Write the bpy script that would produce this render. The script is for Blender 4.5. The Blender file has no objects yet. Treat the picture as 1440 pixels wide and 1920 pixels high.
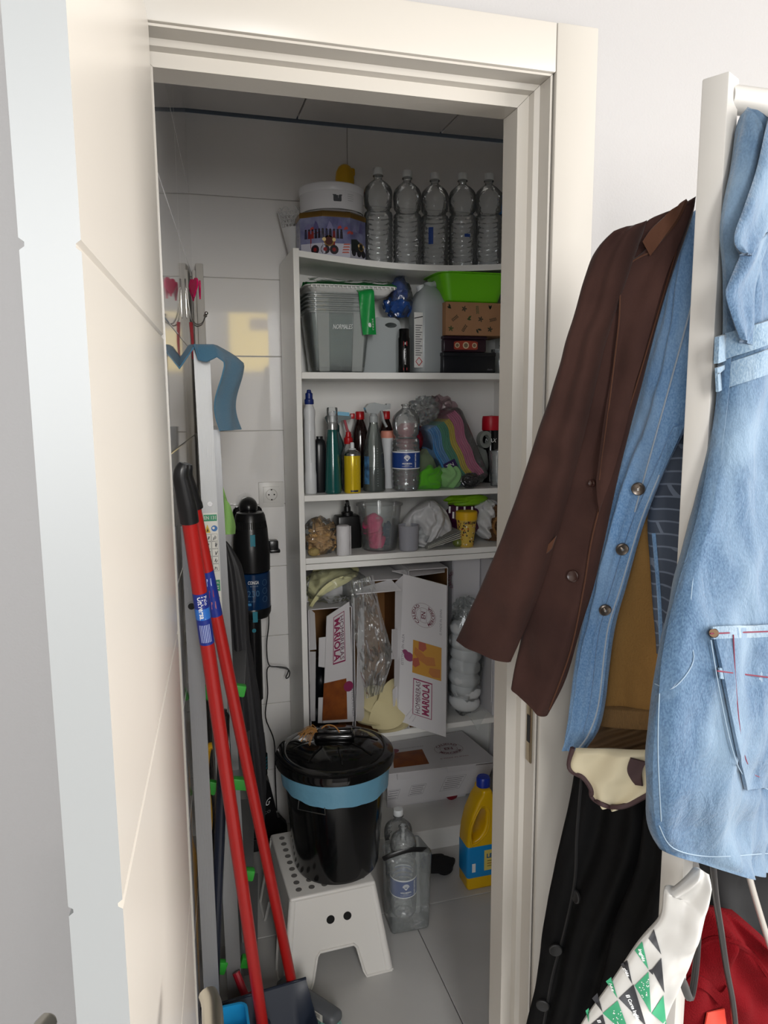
import bpy, bmesh, math, random
from mathutils import Vector, Matrix, noise
from mathutils.bvhtree import BVHTree
PI = math.pi
SC = bpy.context.scene
COL = SC.collection
random.seed(7)

# ------------------------------------------------------------------ camera
FPX = 1391.57                      # focal length in pixels of the 1440x1920 frame
CAM = Vector((0.0, -1.11586, 1.56259))
YAW, PIT, ROL = math.radians(15.958), math.radians(8.371), math.radians(-0.355)
R0 = Vector((math.cos(YAW), -math.sin(YAW), 0)); F0 = Vector((math.sin(YAW), math.cos(YAW), 0)); U0 = Vector((0, 0, 1))
FW = F0 * math.cos(PIT) - U0 * math.sin(PIT)
U1 = U0 * math.cos(PIT) + F0 * math.sin(PIT)
RT = R0 * math.cos(ROL) + U1 * math.sin(ROL)
UP = U1 * math.cos(ROL) - R0 * math.sin(ROL)
cd = bpy.data.cameras.new('camera')
cam = bpy.data.objects.new('camera', cd); COL.objects.link(cam)
cd.sensor_fit = 'VERTICAL'; cd.sensor_height = 32.0; cd.lens = FPX * 32.0 / 1920.0
cd.clip_start = 0.02; cd.clip_end = 50
cam.matrix_world = Matrix(((RT.x, UP.x, -FW.x, CAM.x), (RT.y, UP.y, -FW.y, CAM.y), (RT.z, UP.z, -FW.z, CAM.z), (0, 0, 0, 1)))
SC.camera = cam

# ------------------------------------------------------------------ world, lights, exposure
w = bpy.data.worlds.new('sky'); SC.world = w; w.use_nodes = True
w.node_tree.nodes['Background'].inputs[0].default_value = (0.75, 0.85, 1.0, 1)
w.node_tree.nodes['Background'].inputs[1].default_value = 1.0
SC.view_settings.view_transform = 'Standard'; SC.view_settings.look = 'None'
SC.view_settings.gamma = 1.0; SC.view_settings.use_curve_mapping = False
SC.view_settings.exposure = 0.33
SC.cycles.max_bounces = 10; SC.cycles.transparent_max_bounces = 40
SC.cycles.transmission_bounces = 6; SC.cycles.glossy_bounces = 5; SC.cycles.diffuse_bounces = 5
SC.cycles.caustics_reflective = False; SC.cycles.caustics_refractive = False

def area(name, loc, target, sx, sy, power, col):
    l = bpy.data.lights.new(name, 'AREA'); l.shape = 'RECTANGLE'; l.size = sx; l.size_y = sy
    l.energy = power; l.color = col
    o = bpy.data.objects.new(name, l); COL.objects.link(o); o.location = loc
    o.rotation_euler = (Vector(target) - Vector(loc)).to_track_quat('-Z', 'Y').to_euler()
    return o
# daylight through the room's windows: one in the right wall, three in the rear wall, the middle one added to light the closet
area('window_daylight', (2.47, -1.45, 1.60), (0.0, -1.2, 1.35), 1.35, 1.45, 90, (1.0, 0.965, 0.92))
area('window_daylight_rear', (1.70, -2.60, 1.65), (0.75, 0.6, 0.95), 1.15, 1.35, 12, (1.0, 0.975, 0.945))
area('window_daylight_middle', (0.035, -2.60, 1.88), (0.45, 1.0, 0.8), 0.43, 1.0, 35, (1.0, 0.985, 0.96))  # added fill opposite the doorway, brightens the closet
area('window_daylight_left', (-0.95, -2.60, 1.80), (0.9, 1.0, 0.8), 0.85, 1.15, 25, (0.96, 0.98, 1.0))

# ------------------------------------------------------------------ pixel -> place (a pixel of the photograph at a known depth)
def ray(x, y): return FW + RT * ((x - 720) / FPX) - UP * ((y - 960) / FPX)
def aty(x, y, Y):
    d = ray(x, y); return CAM + d * ((Y - CAM.y) / d.y)
def atx(x, y, X):
    d = ray(x, y); return CAM + d * ((X - CAM.x) / d.x)
def atz(x, y, Z):
    d = ray(x, y); return CAM + d * ((Z - CAM.z) / d.z)

# ------------------------------------------------------------------ materials
def lin(h):
    h = h.lstrip('#'); c = [int(h[i:i + 2], 16) / 255 for i in (0, 2, 4)]
    return tuple(x / 12.92 if x <= 0.04045 else ((x + 0.055) / 1.055) ** 2.4 for x in c) + (1,)
_M = {}
def mat(name, col, rough=0.5, metal=0.0, bump=0, bscale=60, var=0, vscale=8, col2=None, coat=0, spec=0.5, stretch=None, sheen=0, trans=0, alpha=1, emit=0, ior=None):
    if name in _M: return _M[name]
    m = bpy.data.materials.new(name); m.use_nodes = True; nt = m.node_tree; b = nt.nodes['Principled BSDF']
    c = lin(col) if isinstance(col, str) else tuple(col)
    b.inputs['Base Color'].default_value = c; b.inputs['Roughness'].default_value = rough; b.inputs['Metallic'].default_value = metal
    b.inputs['Coat Weight'].default_value = coat; b.inputs['Coat Roughness'].default_value = 0.05
    b.inputs['Specular IOR Level'].default_value = spec
    b.inputs['Sheen Weight'].default_value = sheen; b.inputs['Sheen Roughness'].default_value = 0.4
    b.inputs['Transmission Weight'].default_value = trans; b.inputs['Alpha'].default_value = alpha
    if ior: b.inputs['IOR'].default_value = ior
    if emit: b.inputs['Emission Color'].default_value = c; b.inputs['Emission Strength'].default_value = emit
    if bump or var:
        tc = nt.nodes.new('ShaderNodeTexCoord'); mp = nt.nodes.new('ShaderNodeMapping')
        nt.links.new(tc.outputs['Object'], mp.inputs['Vector'])
        if stretch: mp.inputs['Scale'].default_value = stretch
    if bump:
        n = nt.nodes.new('ShaderNodeTexNoise'); n.inputs['Scale'].default_value = bscale; n.inputs['Detail'].default_value = 4
        nt.links.new(mp.outputs[0], n.inputs['Vector'])
        bp = nt.nodes.new('ShaderNodeBump'); bp.inputs['Strength'].default_value = bump; bp.inputs['Distance'].default_value = 0.004
        nt.links.new(n.outputs['Fac'], bp.inputs['Height']); nt.links.new(bp.outputs[0], b.inputs['Normal'])
    if var:
        n = nt.nodes.new('ShaderNodeTexNoise'); n.inputs['Scale'].default_value = vscale; n.inputs['Detail'].default_value = 5
        nt.links.new(mp.outputs[0], n.inputs['Vector'])
        r = nt.nodes.new('ShaderNodeValToRGB'); r.color_ramp.elements[0].position = 0.5 - 0.22; r.color_ramp.elements[1].position = 0.5 + 0.22
        c2 = lin(col2) if col2 else tuple(x * (1 - var) for x in c[:3]) + (1,)
        r.color_ramp.elements[0].color = c2; r.color_ramp.elements[1].color = c
        nt.links.new(n.outputs['Fac'], r.inputs[0]); nt.links.new(r.outputs[0], b.inputs['Base Color'])
    _M[name] = m; return m
def clear(name, tint='#ffffff', body=0.06, rough=0.08, bodycol='#dfe6e6', gloss=1.0, bump=0, bscale=40):
    """thin clear plastic: see-through, a Fresnel shine, a little milky body"""
    if name in _M: return _M[name]
    m = bpy.data.materials.new(name); m.use_nodes = True; nt = m.node_tree; nt.nodes.clear()
    o = nt.nodes.new('ShaderNodeOutputMaterial'); t = nt.nodes.new('ShaderNodeBsdfTransparent'); t.inputs[0].default_value = lin(tint)
    d = nt.nodes.new('ShaderNodeBsdfDiffuse'); d.inputs[0].default_value = lin(bodycol)
    g = nt.nodes.new('ShaderNodeBsdfGlossy'); g.inputs['Roughness'].default_value = rough
    f = nt.nodes.new('ShaderNodeFresnel'); f.inputs['IOR'].default_value = 1.5
    mu = nt.nodes.new('ShaderNodeMath'); mu.operation = 'MULTIPLY'; mu.inputs[1].default_value = gloss; mu.use_clamp = True
    a = nt.nodes.new('ShaderNodeMixShader'); a.inputs[0].default_value = body
    b = nt.nodes.new('ShaderNodeMixShader')
    nt.links.new(t.outputs[0], a.inputs[1]); nt.links.new(d.outputs[0], a.inputs[2])
    nt.links.new(f.outputs[0], mu.inputs[0]); nt.links.new(mu.outputs[0], b.inputs[0])
    nt.links.new(a.outputs[0], b.inputs[1]); nt.links.new(g.outputs[0], b.inputs[2]); nt.links.new(b.outputs[0], o.inputs[0])
    if bump:
        tc = nt.nodes.new('ShaderNodeTexCoord'); n = nt.nodes.new('ShaderNodeTexNoise'); n.inputs['Scale'].default_value = bscale
        nt.links.new(tc.outputs['Object'], n.inputs['Vector'])
        bp = nt.nodes.new('ShaderNodeBump'); bp.inputs['Strength'].default_value = bump; bp.inputs['Distance'].default_value = 0.01
        nt.links.new(n.outputs['Fac'], bp.inputs['Height'])
        for s in (g, d, f): nt.links.new(bp.outputs[0], s.inputs['Normal'])
    _M[name] = m; return m

# ------------------------------------------------------------------ mesh collector
class MB:
    def __init__(s): s.v = []; s.f = []; s.mi = []; s.cur = 0
    def add(s, vs, fs):
        k = len(s.v); s.v += [Vector(p) for p in vs]
        for f in fs: s.f.append([i + k for i in f]); s.mi.append(s.cur)
        return s
    def box(s, c, d, rot=None, bevel=0, seg=2):
        bm = bmesh.new(); bmesh.ops.create_cube(bm, size=1)
        bmesh.ops.scale(bm, vec=d, verts=bm.verts)
        if bevel: bmesh.ops.bevel(bm, geom=bm.edges[:], offset=bevel, segments=seg, profile=0.5, affect='EDGES')
        if rot is not None: bmesh.ops.transform(bm, matrix=rot.to_4x4(), verts=bm.verts)
        bmesh.ops.translate(bm, vec=c, verts=bm.verts)
        s.bm(bm); return s
    def bm(s, bm):
        bm.verts.index_update()
        s.add([v.co.copy() for v in bm.verts], [[v.index for v in f.verts] for f in bm.faces]); bm.free()
    def lathe(s, prof, n=24, c=(0, 0, 0), sy=1.0, rot=None, sq=0):
        """profile [(r,z)...]; sq>0 squares the section"""
        vs = []; fs = []; c = Vector(c)
        for r, z in prof:
            for i in range(n):
                a = 2 * PI * i / n; ca, sa = math.cos(a), math.sin(a)
                k = 1.0
                if sq: k = (abs(ca) ** sq + abs(sa) ** sq) ** (-1.0 / sq)
                p = Vector((r * ca * k, r * sa * sy * k, z))
                if rot is not None: p = rot @ p
                vs.append(p + c)
        for j in range(len(prof) - 1):
            for i in range(n):
                fs.append([j * n + i, j * n + (i + 1) % n, (j + 1) * n + (i + 1) % n, (j + 1) * n + i])
        if prof[0][0] > 1e-5: fs.append(list(range(n))[::-1])
        if prof[-1][0] > 1e-5: fs.append([(len(prof) - 1) * n + i for i in range(n)])
        return s.add(vs, fs)
    def shell(s, prof, n=24, **k):
        """open lathe without end caps"""
        m = len(s.f); s.lathe(prof, n, **k)
        if prof[-1][0] > 1e-5: s.f.pop(); s.mi.pop()
        if prof[0][0] > 1e-5: s.f.pop(); s.mi.pop()
        return s
    def tube(s, pts, r, n=8, cap=True, flat=1.0):
        pts = [Vector(p) for p in pts]; m = len(pts)
        rs = r if isinstance(r, (list, tuple)) else [r] * m
        vs = []; fs = []
        t0 = (pts[1] - pts[0]).normalized()
        up = Vector((0, 0, 1)) if abs(t0.z) < 0.9 else Vector((1, 0, 0))
        nrm = (up - t0 * up.dot(t0)).normalized()
        for i, p in enumerate(pts):
            t = (pts[min(i + 1, m - 1)] - pts[max(i - 1, 0)]).normalized()
            nrm = (nrm - t * nrm.dot(t))
            nrm = nrm.normalized() if nrm.length > 1e-6 else t.orthogonal().normalized()
            b = t.cross(nrm)
            for k in range(n):
                a = 2 * PI * k / n
                vs.append(p + nrm * (math.cos(a) * rs[i]) + b * (math.sin(a) * rs[i] * flat))
        for j in range(m - 1):
            for k in range(n): fs.append([j * n + k, j * n + (k + 1) % n, (j + 1) * n + (k + 1) % n, (j + 1) * n + k])
        if cap: fs.append(list(range(n))[::-1]); fs.append([(m - 1) * n + k for k in range(n)])
        return s.add(vs, fs)
    def prism(s, poly, o, ux, uy, h):
        """polygon [(a,b)] in the frame o,ux,uy extruded by vector h"""
        o, ux, uy, h = Vector(o), Vector(ux), Vector(uy), Vector(h); n = len(poly)
        vs = [o + ux * a + uy * b for a, b in poly]; vs += [p + h for p in vs]
        fs = [list(range(n))[::-1], [n + i for i in range(n)]] + [[i, (i + 1) % n, n + (i + 1) % n, n + i] for i in range(n)]
        return s.add(vs, fs)
    def sheet(s, nu, nv, fn, thick=0, close=False):
        """grid fn(a,b) a,b in 0..1; thick>0 gives a back face too"""
        P = [[Vector(fn(i / nu, j / nv)) for i in range(nu + 1)] for j in range(nv + 1)]
        vs = [p for row in P for p in row]; W = nu + 1
        fs = [[j * W + i, j * W + i + 1, (j + 1) * W + i + 1, (j + 1) * W + i] for j in range(nv) for i in range(nu)]
        if thick:
            N = []
            for j in range(nv + 1):
                for i in range(nu + 1):
                    du = P[j][min(i + 1, nu)] - P[j][max(i - 1, 0)]; dv = P[min(j + 1, nv)][i] - P[max(j - 1, 0)][i]
                    n = du.cross(dv); N.append(n.normalized() if n.length > 1e-12 else Vector((0, 0, 1)))
            k = len(vs); vs += [vs[q] - N[q] * thick for q in range(k)]
            fs += [[k + q for q in f[::-1]] for f in fs[:]]
            rim = [i for i in range(W)] + [j * W + nu for j in range(1, nv + 1)] + [nv * W + i for i in range(nu - 1, -1, -1)] + [j * W for j in range(nv - 1, 0, -1)]
            for a in range(len(rim)):
                p, q = rim[a], rim[(a + 1) % len(rim)]; fs.append([q, p, k + p, k + q])
        return s.add(vs, fs)
    def blob(s, c, r, seed=0, amp=0.2, freq=2.0, sub=3, ridge=False, rot=None, flatz=None, clampd=None, fold=0):
        bm = bmesh.new(); bmesh.ops.create_icosphere(bm, subdivisions=sub, radius=1); c = Vector(c); off = Vector((seed * 3.7, seed * 1.3, seed * 2.1))
        for v in bm.verts:
            p = v.co * freq + off; n = noise.fractal(p, 1.0, 2.0, 3)
            if ridge: n = 1 - 2 * abs(n) * 1.6
            if fold:   # drapery: warped parallel folds
                wv = noise.noise(v.co * 0.9 + off) * 2.6; dd = v.co.dot(Vector((math.sin(seed), math.cos(seed * 1.7), math.sin(seed * 2.3))).normalized())
                n = 0.75 * math.sin(fold * dd + wv * 2.2) + 0.6 * noise.noise(v.co * 1.3 + off * 2)
            q = v.co * (1 + amp * n); q = Vector((q.x * r[0], q.y * r[1], q.z * r[2]))
            if rot is not None: q = rot @ q
            q += c
            if flatz is not None and q.z < flatz: q.z = flatz
            if clampd:
                for ax, lo, hi in clampd: q[ax] = min(max(q[ax], lo), hi)
            v.co = q
        s.bm(bm); return s
    def xform(s, mtx):
        s.v = [mtx @ p for p in s.v]; return s
_W = {}
def _mesh(m, name, ms, smooth, inv):
    me = bpy.data.meshes.new(name)
    me.from_pydata([tuple((inv @ p) if inv is not None else p) for p in m.v], [], m.f)
    for q in (ms if isinstance(ms, (list, tuple)) else [ms]): me.materials.append(q)
    if isinstance(ms, (list, tuple)): me.polygons.foreach_set('material_index', m.mi)
    if smooth:
        me.polygons.foreach_set('use_smooth', [True] * len(me.polygons))
        if smooth < 180: me.set_sharp_from_angle(angle=math.radians(smooth))
    me.update(); return me
def thing(name, label, cat, loc=(0, 0, 0), rotz=0, group=None, rot=None):
    o = bpy.data.objects.new(name, None); COL.objects.link(o); o.empty_display_size = 0.05
    o.location = loc
    if rot is not None: o.rotation_euler = rot.to_euler()
    else: o.rotation_euler = (0, 0, rotz)
    mw = Matrix.Translation(Vector(loc)) @ (rot.to_4x4() if rot is not None else Matrix.Rotation(rotz, 4, 'Z'))
    _W[o] = mw
    if label: o['label'] = label; o['category'] = cat
    if group: o['group'] = group
    return o
def part(m, name, ms, parent, W=False, smooth=35, label=None, kind=None):
    """one mesh object under its thing or part; W=True: the shapes are given in room coordinates"""
    inv = _W[parent].inverted() if W else None
    o = bpy.data.objects.new(name, _mesh(m, name, ms, smooth, inv)); COL.objects.link(o)
    o.parent = parent; _W[o] = _W[parent]
    if label: o['label'] = label
    if kind: o['kind'] = kind
    return o
def solo(m, name, ms, label, cat, group=None, smooth=35, kind=None):
    lo = [min(p[k] for p in m.v) for k in range(3)]; hi = [max(p[k] for p in m.v) for k in range(3)]
    loc = Vector(((lo[0] + hi[0]) / 2, (lo[1] + hi[1]) / 2, lo[2])); inv = Matrix.Translation(-loc)
    o = bpy.data.objects.new(name, _mesh(m, name, ms, smooth, inv)); COL.objects.link(o); o.location = loc
    _W[o] = Matrix.Translation(loc)
    if label: o['label'] = label; o['category'] = cat
    if group: o['group'] = group
    if kind: o['kind'] = kind
    return o
def struct(m, name, ms, smooth=35):
    o = solo(m, name, ms, None, None, smooth=smooth); o['kind'] = 'structure'; return o
def kids(o): return [c for c in bpy.data.objects if c.parent == o]
def cp(o, loc, rotz=0, label=None, parent=None):
    c = o.copy(); COL.objects.link(c)
    if parent is None:
        c.location = loc; c.rotation_euler = (0, 0, rotz); _W[c] = Matrix.Translation(Vector(loc)) @ Matrix.Rotation(rotz, 4, 'Z')
        if label: c['label'] = label
    else: c.parent = parent; _W[c] = _W[parent]
    for k in kids(o): cp(k, None, parent=c)
    return c
def text(parent, s, mt, size, fn, name='lettering', bold=0, align='CENTER', width=None, shear=0, space=1.0, W=False, sub=0):
    """flat lettering; fn maps (a,b) on the label plane to a point"""
    cu = bpy.data.curves.new('t', 'FONT'); cu.body = s; cu.size = size; cu.align_x = align; cu.align_y = 'CENTER'
    cu.offset = bold; cu.shear = shear; cu.space_character = space; cu.resolution_u = 2
    to = bpy.data.objects.new('t', cu); COL.objects.link(to)
    me = bpy.data.meshes.new_from_object(to.evaluated_get(bpy.context.evaluated_depsgraph_get()))
    vs = [v.co.copy() for v in me.vertices]; fs = [list(p.vertices) for p in me.polygons]
    bpy.data.objects.remove(to); bpy.data.curves.remove(cu); bpy.data.meshes.remove(me)
    if not vs: return None
    k = 1.0
    if width:
        wd = max(v.x for v in vs) - min(v.x for v in vs); k = width / wd
    mb = MB(); mb.add([fn(v.x * k, v.y) for v in vs], fs)
    return part(mb, name, mt, parent, W=W, smooth=0)
def planefn(o, ux, uy):
    o, ux, uy = Vector(o), Vector(ux).normalized(), Vector(uy).normalized()
    return lambda a, b: o + ux * a + uy * b
def cylfn(r, z, a0=-PI / 2, sy=1.0, c=(0, 0)):
    """label plane wrapped on an upright cylinder, centre facing a0"""
    return lambda a, b: Vector((c[0] + r * math.cos(a0 + a / r), c[1] + r * sy * math.sin(a0 + a / r), z + b))
def flat(parent, poly, mt, fn, name='print', W=False, sub=1):
    """a printed flat shape"""
    mb = MB(); mb.add([fn(a, b) for a, b in poly], [list(range(len(poly)))]); return part(mb, name, mt, parent, W=W, smooth=0)
def gridprint(parent, a0, a1, b0, b1, mt, fn, name='print', n=12, W=False):
    mb = MB(); mb.sheet(n, 1, lambda a, b: fn(a0 + (a1 - a0) * a, b0 + (b1 - b0) * b)); return part(mb, name, mt, parent, W=W, smooth=60)
def rotm(rx=0, ry=0, rz=0): return Matrix.Rotation(rz, 3, 'Z') @ Matrix.Rotation(ry, 3, 'Y') @ Matrix.Rotation(rx, 3, 'X')
def interp(pts, t):
    """point at fraction t of the polyline's length"""
    pts = [Vector((p[0], p[1], 0)) if len(p) == 2 else Vector(p) for p in pts]
    L = [0]
    for a, b in zip(pts, pts[1:]): L.append(L[-1] + (Vector(b) - Vector(a)).length)
    d = t * L[-1]
    for i in range(len(pts) - 1):
        if d <= L[i + 1] or i == len(pts) - 2:
            k = (d - L[i]) / max(L[i + 1] - L[i], 1e-9); return Vector(pts[i]).lerp(Vector(pts[i + 1]), k)
def smoothpath(pts, n=6):
    pts = [Vector(p) for p in pts]; P = [pts[0]] + pts + [pts[-1]]; out = []
    for i in range(1, len(P) - 2):
        for k in range(n):
            t = k / n; a, b, c, d = P[i - 1], P[i], P[i + 1], P[i + 2]
            out.append(0.5 * ((2 * b) + (c - a) * t + (2 * a - 5 * b + 4 * c - d) * t * t + (3 * b - a - 3 * c + d) * t ** 3))
    out.append(pts[-1]); return out

# ------------------------------------------------------------------ the room outside and the closet
m_paint = mat('white_wall_paint', '#9f9d9c', 0.6, bump=0.12, bscale=260)
m_lacq = mat('cream_white_lacquer', '#aea9a1', 0.32, bump=0.01, bscale=40)
m_door = mat('door_lacquer', '#c0bab1', 0.3)
m_tile = mat('glossy_white_wall_tile', '#eeecea', 0.06, coat=1.0, bump=0.01, bscale=6)
m_grout = mat('grout', '#b5b2ad', 0.9)
m_floor = mat('grey_stoneware', '#c0bfbd', 0.42, bump=0.06, bscale=90, var=0.10, vscale=5)
m_fgrout = mat('floor_grout', '#6f6d6c', 0.9)
m_ceil = mat('ceiling_panel', '#dedbd9', 0.5)
m_steel = mat('satin_steel', '#b9b4a8', 0.28, metal=1)
m_brass = mat('strike_plate', '#a89a80', 0.3, metal=1)
m_dark = mat('dark_void', '#141414', 0.8)
XL = lambda y: -0.030 + 0.084 * y          # the left closet wall runs slightly askew
YB, XR, ZC, YF = 1.464, 1.213, 2.481, 0.10
RX0, RX1, RY0, RZ = -1.6, 2.5, -2.62, 2.60   # the room on the camera's side

b = MB(); b.box((0.45, -0.55, -0.03), (4.3, 4.3, 0.046)); fl = struct(b, 'floor', m_fgrout)
# floor tiles: joints where the photo shows them (x = 0.646, y = 0.896)
tb = None
for i in range(-4, 4):
    for j in range(-7, 3):
        x0, y0 = 0.6465 + i * 0.60, 0.8965 + j * 0.60
        if x0 > 2.3 or x0 + .6 < -1.5 or y0 > YB or y0 + 0.6 < RY0: continue
        if y0 + 0.6 < -1.3: continue
        xx0, xx1, yy0, yy1 = x0 + .0012, x0 + .5988, y0 + .0012, y0 + .5988
        b = MB(); b.box(((xx0 + xx1) / 2, (yy0 + yy1) / 2, -0.004), (xx1 - xx0, yy1 - yy0, 0.008), bevel=0.0012, seg=1)
        part(b, 'floor_tile', m_floor, fl, W=True)
# closet back wall with its tile rows
rows = [2.481, 2.2333, 1.9756, 1.7209, 1.4698, 1.2136, 0.990, 0.735, 0.480, 0.225, 0.0]
b = MB(); b.box((0.62, YB + 0.065, 1.24), (1.44, 0.10, 2.48)); wb = struct(b, 'wall_back', m_grout)
xs = [0.0, 0.62, 1.24]
def wtile(parent, p0, p1, z0, z1, n):
    """one tile between plan points p0,p1, heights z0,z1, proud of the wall along n"""
    p0, p1, n = Vector((*p0, 0)), Vector((*p1, 0)), Vector((*n, 0)); t = (p1 - p0).normalized(); g = 0.0011
    a, c = p0 + t * g, p1 - t * g
    b = MB(); z0 += g; z1 -= g; e = 0.0015
    def ring(off, ins): return [a + t * ins + n * off + Vector((0, 0, z0 + ins)), c - t * ins + n * off + Vector((0, 0, z0 + ins)), c - t * ins + n * off + Vector((0, 0, z1 - ins)), a + t * ins + n * off + Vector((0, 0, z1 - ins))]
    b.add(ring(-0.004, 0) + ring(0.0, 0) + ring(0.0015, e), [[8, 9, 10, 11]] + [[k, (k + 1) % 4, 4 + (k + 1) % 4, 4 + k] for k in range(4)] + [[4 + k, 4 + (k + 1) % 4, 8 + (k + 1) % 4, 8 + k] for k in range(4)])
    part(b, 'wall_tile', m_tile, parent, W=True, smooth=0)
for r in range(len(rows) - 1):
    edges = [XL(YB) - 0.005, 0.62, XR + 0.005]
    for x0, x1 in zip(edges, edges[1:]): wtile(wb, (x0, YB + 0.012), (x1, YB + 0.012), rows[r + 1], rows[r], (0, -1))
# left wall
b = MB()
b.prism([(XL(YF) - 0.004, YF), (XL(YB + .012) - 0.004, YB + .012), (XL(YB + .012) - 0.12, YB + .012), (XL(YF) - 0.12, YF)], (0, 0, 0), (1, 0, 0), (0, 1, 0), (0, 0, 2.481))
wl = struct(b, 'wall_left', m_grout)
ys = [YF, 0.30, 0.88, YB + 0.01]
lrows = [2.481, 2.2333, 1.9756, 1.7209, 1.4698, 1.2136, 0.958, 0.702, 0.446, 0.19, 0.0]
for r in range(len(lrows) - 1):
    for y0, y1 in zip(ys, ys[1:]): wtile(wl, (XL(y1) - 0.0015, y1), (XL(y0) - 0.0015, y0), lrows[r + 1], lrows[r], (0.9965, -0.0837))
# right wall
b = MB(); b.box((XR + 0.055, (YF + YB) / 2, 1.24), (0.10, YB - YF + 0.02, 2.48)); wr = struct(b, 'wall_right', m_grout)
for r in range(len(rows) - 1):
    for y0, y1 in ((YF, 0.87), (0.87, YB)): wtile(wr, (XR + .003, y0), (XR + .003, y1), rows[r + 1], rows[r], (-1, 0))
# closet ceiling of panels
b = MB(); b.box((0.56, (YF + YB) / 2 + .05, ZC + 0.045), (1.5, YB - YF + 0.2, 0.05)); cl = struct(b, 'ceiling', m_dark)
for x0, x1 in ((-0.04, 0.445), (0.45, 0.945), (0.95, 1.21)):
    for y0, y1 in ((YF + .004, 0.80), (0.805, YB - 0.006)):
        b = MB(); b.box(((x0 + x1) / 2, (y0 + y1) / 2, ZC + 0.012), (x1 - x0, y1 - y0, 0.016), bevel=0.002, seg=1); part(b, 'ceiling_panel', m_ceil, cl, W=True)
# wall with the doorway (room side at Y=0.005)
DX0, DX1, DZ = -0.035, 0.6, 2.07
b = MB(); y0, y1 = 0.006, YF
b.box(((RX0 + DX0) / 2, (y0 + y1) / 2, RZ / 2), (DX0 - RX0, y1 - y0, RZ))
b.box(((RX1 + DX1) / 2, (y0 + y1) / 2, RZ / 2), (RX1 - DX1, y1 - y0, RZ))
b.box(((DX0 + DX1) / 2, (y0 + y1) / 2, (RZ + DZ) / 2), (DX1 - DX0, y1 - y0, RZ - DZ))
struct(b, 'wall_front', m_paint)
b = MB(); b.box((RX0 - 0.05, (RY0) / 2, RZ / 2), (0.1, -RY0 + 0.02, RZ)); struct(b, 'wall_room_left', m_paint)
b = MB(); x = RX1 + .05
for y0, y1, z0, z1 in ((RY0 - .01, -2.16, 0, RZ), (-0.74, 0.01, 0, RZ), (-2.16, -0.74, 0, 0.84), (-2.16, -0.74, 2.36, RZ)): b.box((x, (y0 + y1) / 2, (z0 + z1) / 2), (0.1, y1 - y0, z1 - z0))
struct(b, 'wall_room_right', m_paint)
b = MB()
for y0, y1, z0, z1 in ((-2.16, -2.11, .84, 2.36), (-.79, -.74, .84, 2.36), (-2.16, -.74, .84, .89), (-2.16, -.74, 2.31, 2.36)): b.box((x + .01, (y0 + y1) / 2, (z0 + z1) / 2), (0.05, y1 - y0, z1 - z0), bevel=.004)
struct(b, 'window_4', m_lacq)
WIN = ((1.08, 2.32, 0.92, 2.38), (-0.20, 0.27, 1.35, 2.41), (-1.40, -0.50, 1.18, 2.42))      # rear wall with three windows, the middle one added to light the closet
b = MB(); xa = RX0
for x0, x1, z0, z1 in sorted(WIN):
    b.box(((xa + x0) / 2, RY0 - .05, RZ / 2), (x0 - xa, 0.1, RZ)); xa = x1
    b.box(((x0 + x1) / 2, RY0 - .05, z0 / 2), (x1 - x0, 0.1, z0)); b.box(((x0 + x1) / 2, RY0 - .05, (RZ + z1) / 2), (x1 - x0, 0.1, RZ - z1))
b.box(((xa + RX1) / 2, RY0 - .05, RZ / 2), (RX1 - xa, 0.1, RZ))
struct(b, 'wall_room_rear', m_paint)
b = MB(); b.box((0.45, RY0 / 2, RZ + 0.03), (RX1 - RX0 + .2, -RY0 + 0.3, 0.06)); struct(b, 'ceiling_room', m_paint)
# door frame: casing boards, jamb with rebate and stop, strike plate
JP = [(0, 0.048), (0, YF), (0.0395, YF), (0.0395, 0.004), (0.037, 0.004), (0.0335, 0.001), (0.0335, -0.004), (0.030, -0.004), (0.030, 0.030), (0.022, 0.034), (0.020, 0.048)]
def frame_piece(name, ends):
    """the jamb profile swept between two ends given as fn(outward distance) -> (x,z); the corners are mitred"""
    n = len(JP); vs = []
    for fn in ends:
        for a, c in JP: x, z = fn(a); vs.append((x, c, z))
    b = MB(); b.add(vs, [list(range(n))[::-1], [n + i for i in range(n)]] + [[i, (i + 1) % n, n + (i + 1) % n, n + i] for i in range(n)])
    return struct(b, name, m_lacq, smooth=0)
JX = 0.5599
fr = frame_piece('trim_1', (lambda a: (JX + a, 0.0), lambda a: (JX + a, 2.03 + a - 0.0003)))
frame_piece('trim_2', (lambda a: (-a, 0.0), lambda a: (-a, 2.03 + a - 0.0003)))
frame_piece('trim_3', (lambda a: (JX + a - .0003, 2.03 + a), lambda a: (-a + .0003, 2.03 + a)))
b = MB(); b.box((0.5967 + 0.0355, -0.003, 1.067), (0.071, 0.014, 2.137), bevel=0.0025); struct(b, 'trim_4', m_lacq)
b = MB(); b.box((0.28, -0.003, 2.0637 + 0.0355), (0.632, 0.014, 0.071), bevel=0.0025); struct(b, 'trim_5', m_lacq)
b = MB(); b.box((-0.037 - 0.0355, -0.003, 1.067), (0.071, 0.014, 2.137), bevel=0.0025); struct(b, 'trim_6', m_lacq)
b = MB(); b.box((0.588, 0.012, 0.985), (0.003, 0.020, 0.115), bevel=0.0014)
sp = part(b, 'strike_plate', m_brass, fr, W=True)
b = MB(); b.box((0.5863, 0.012, 0.99), (0.001, 0.011, 0.05)); part(b, 'latch_hole', m_dark, sp, W=True)
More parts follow.
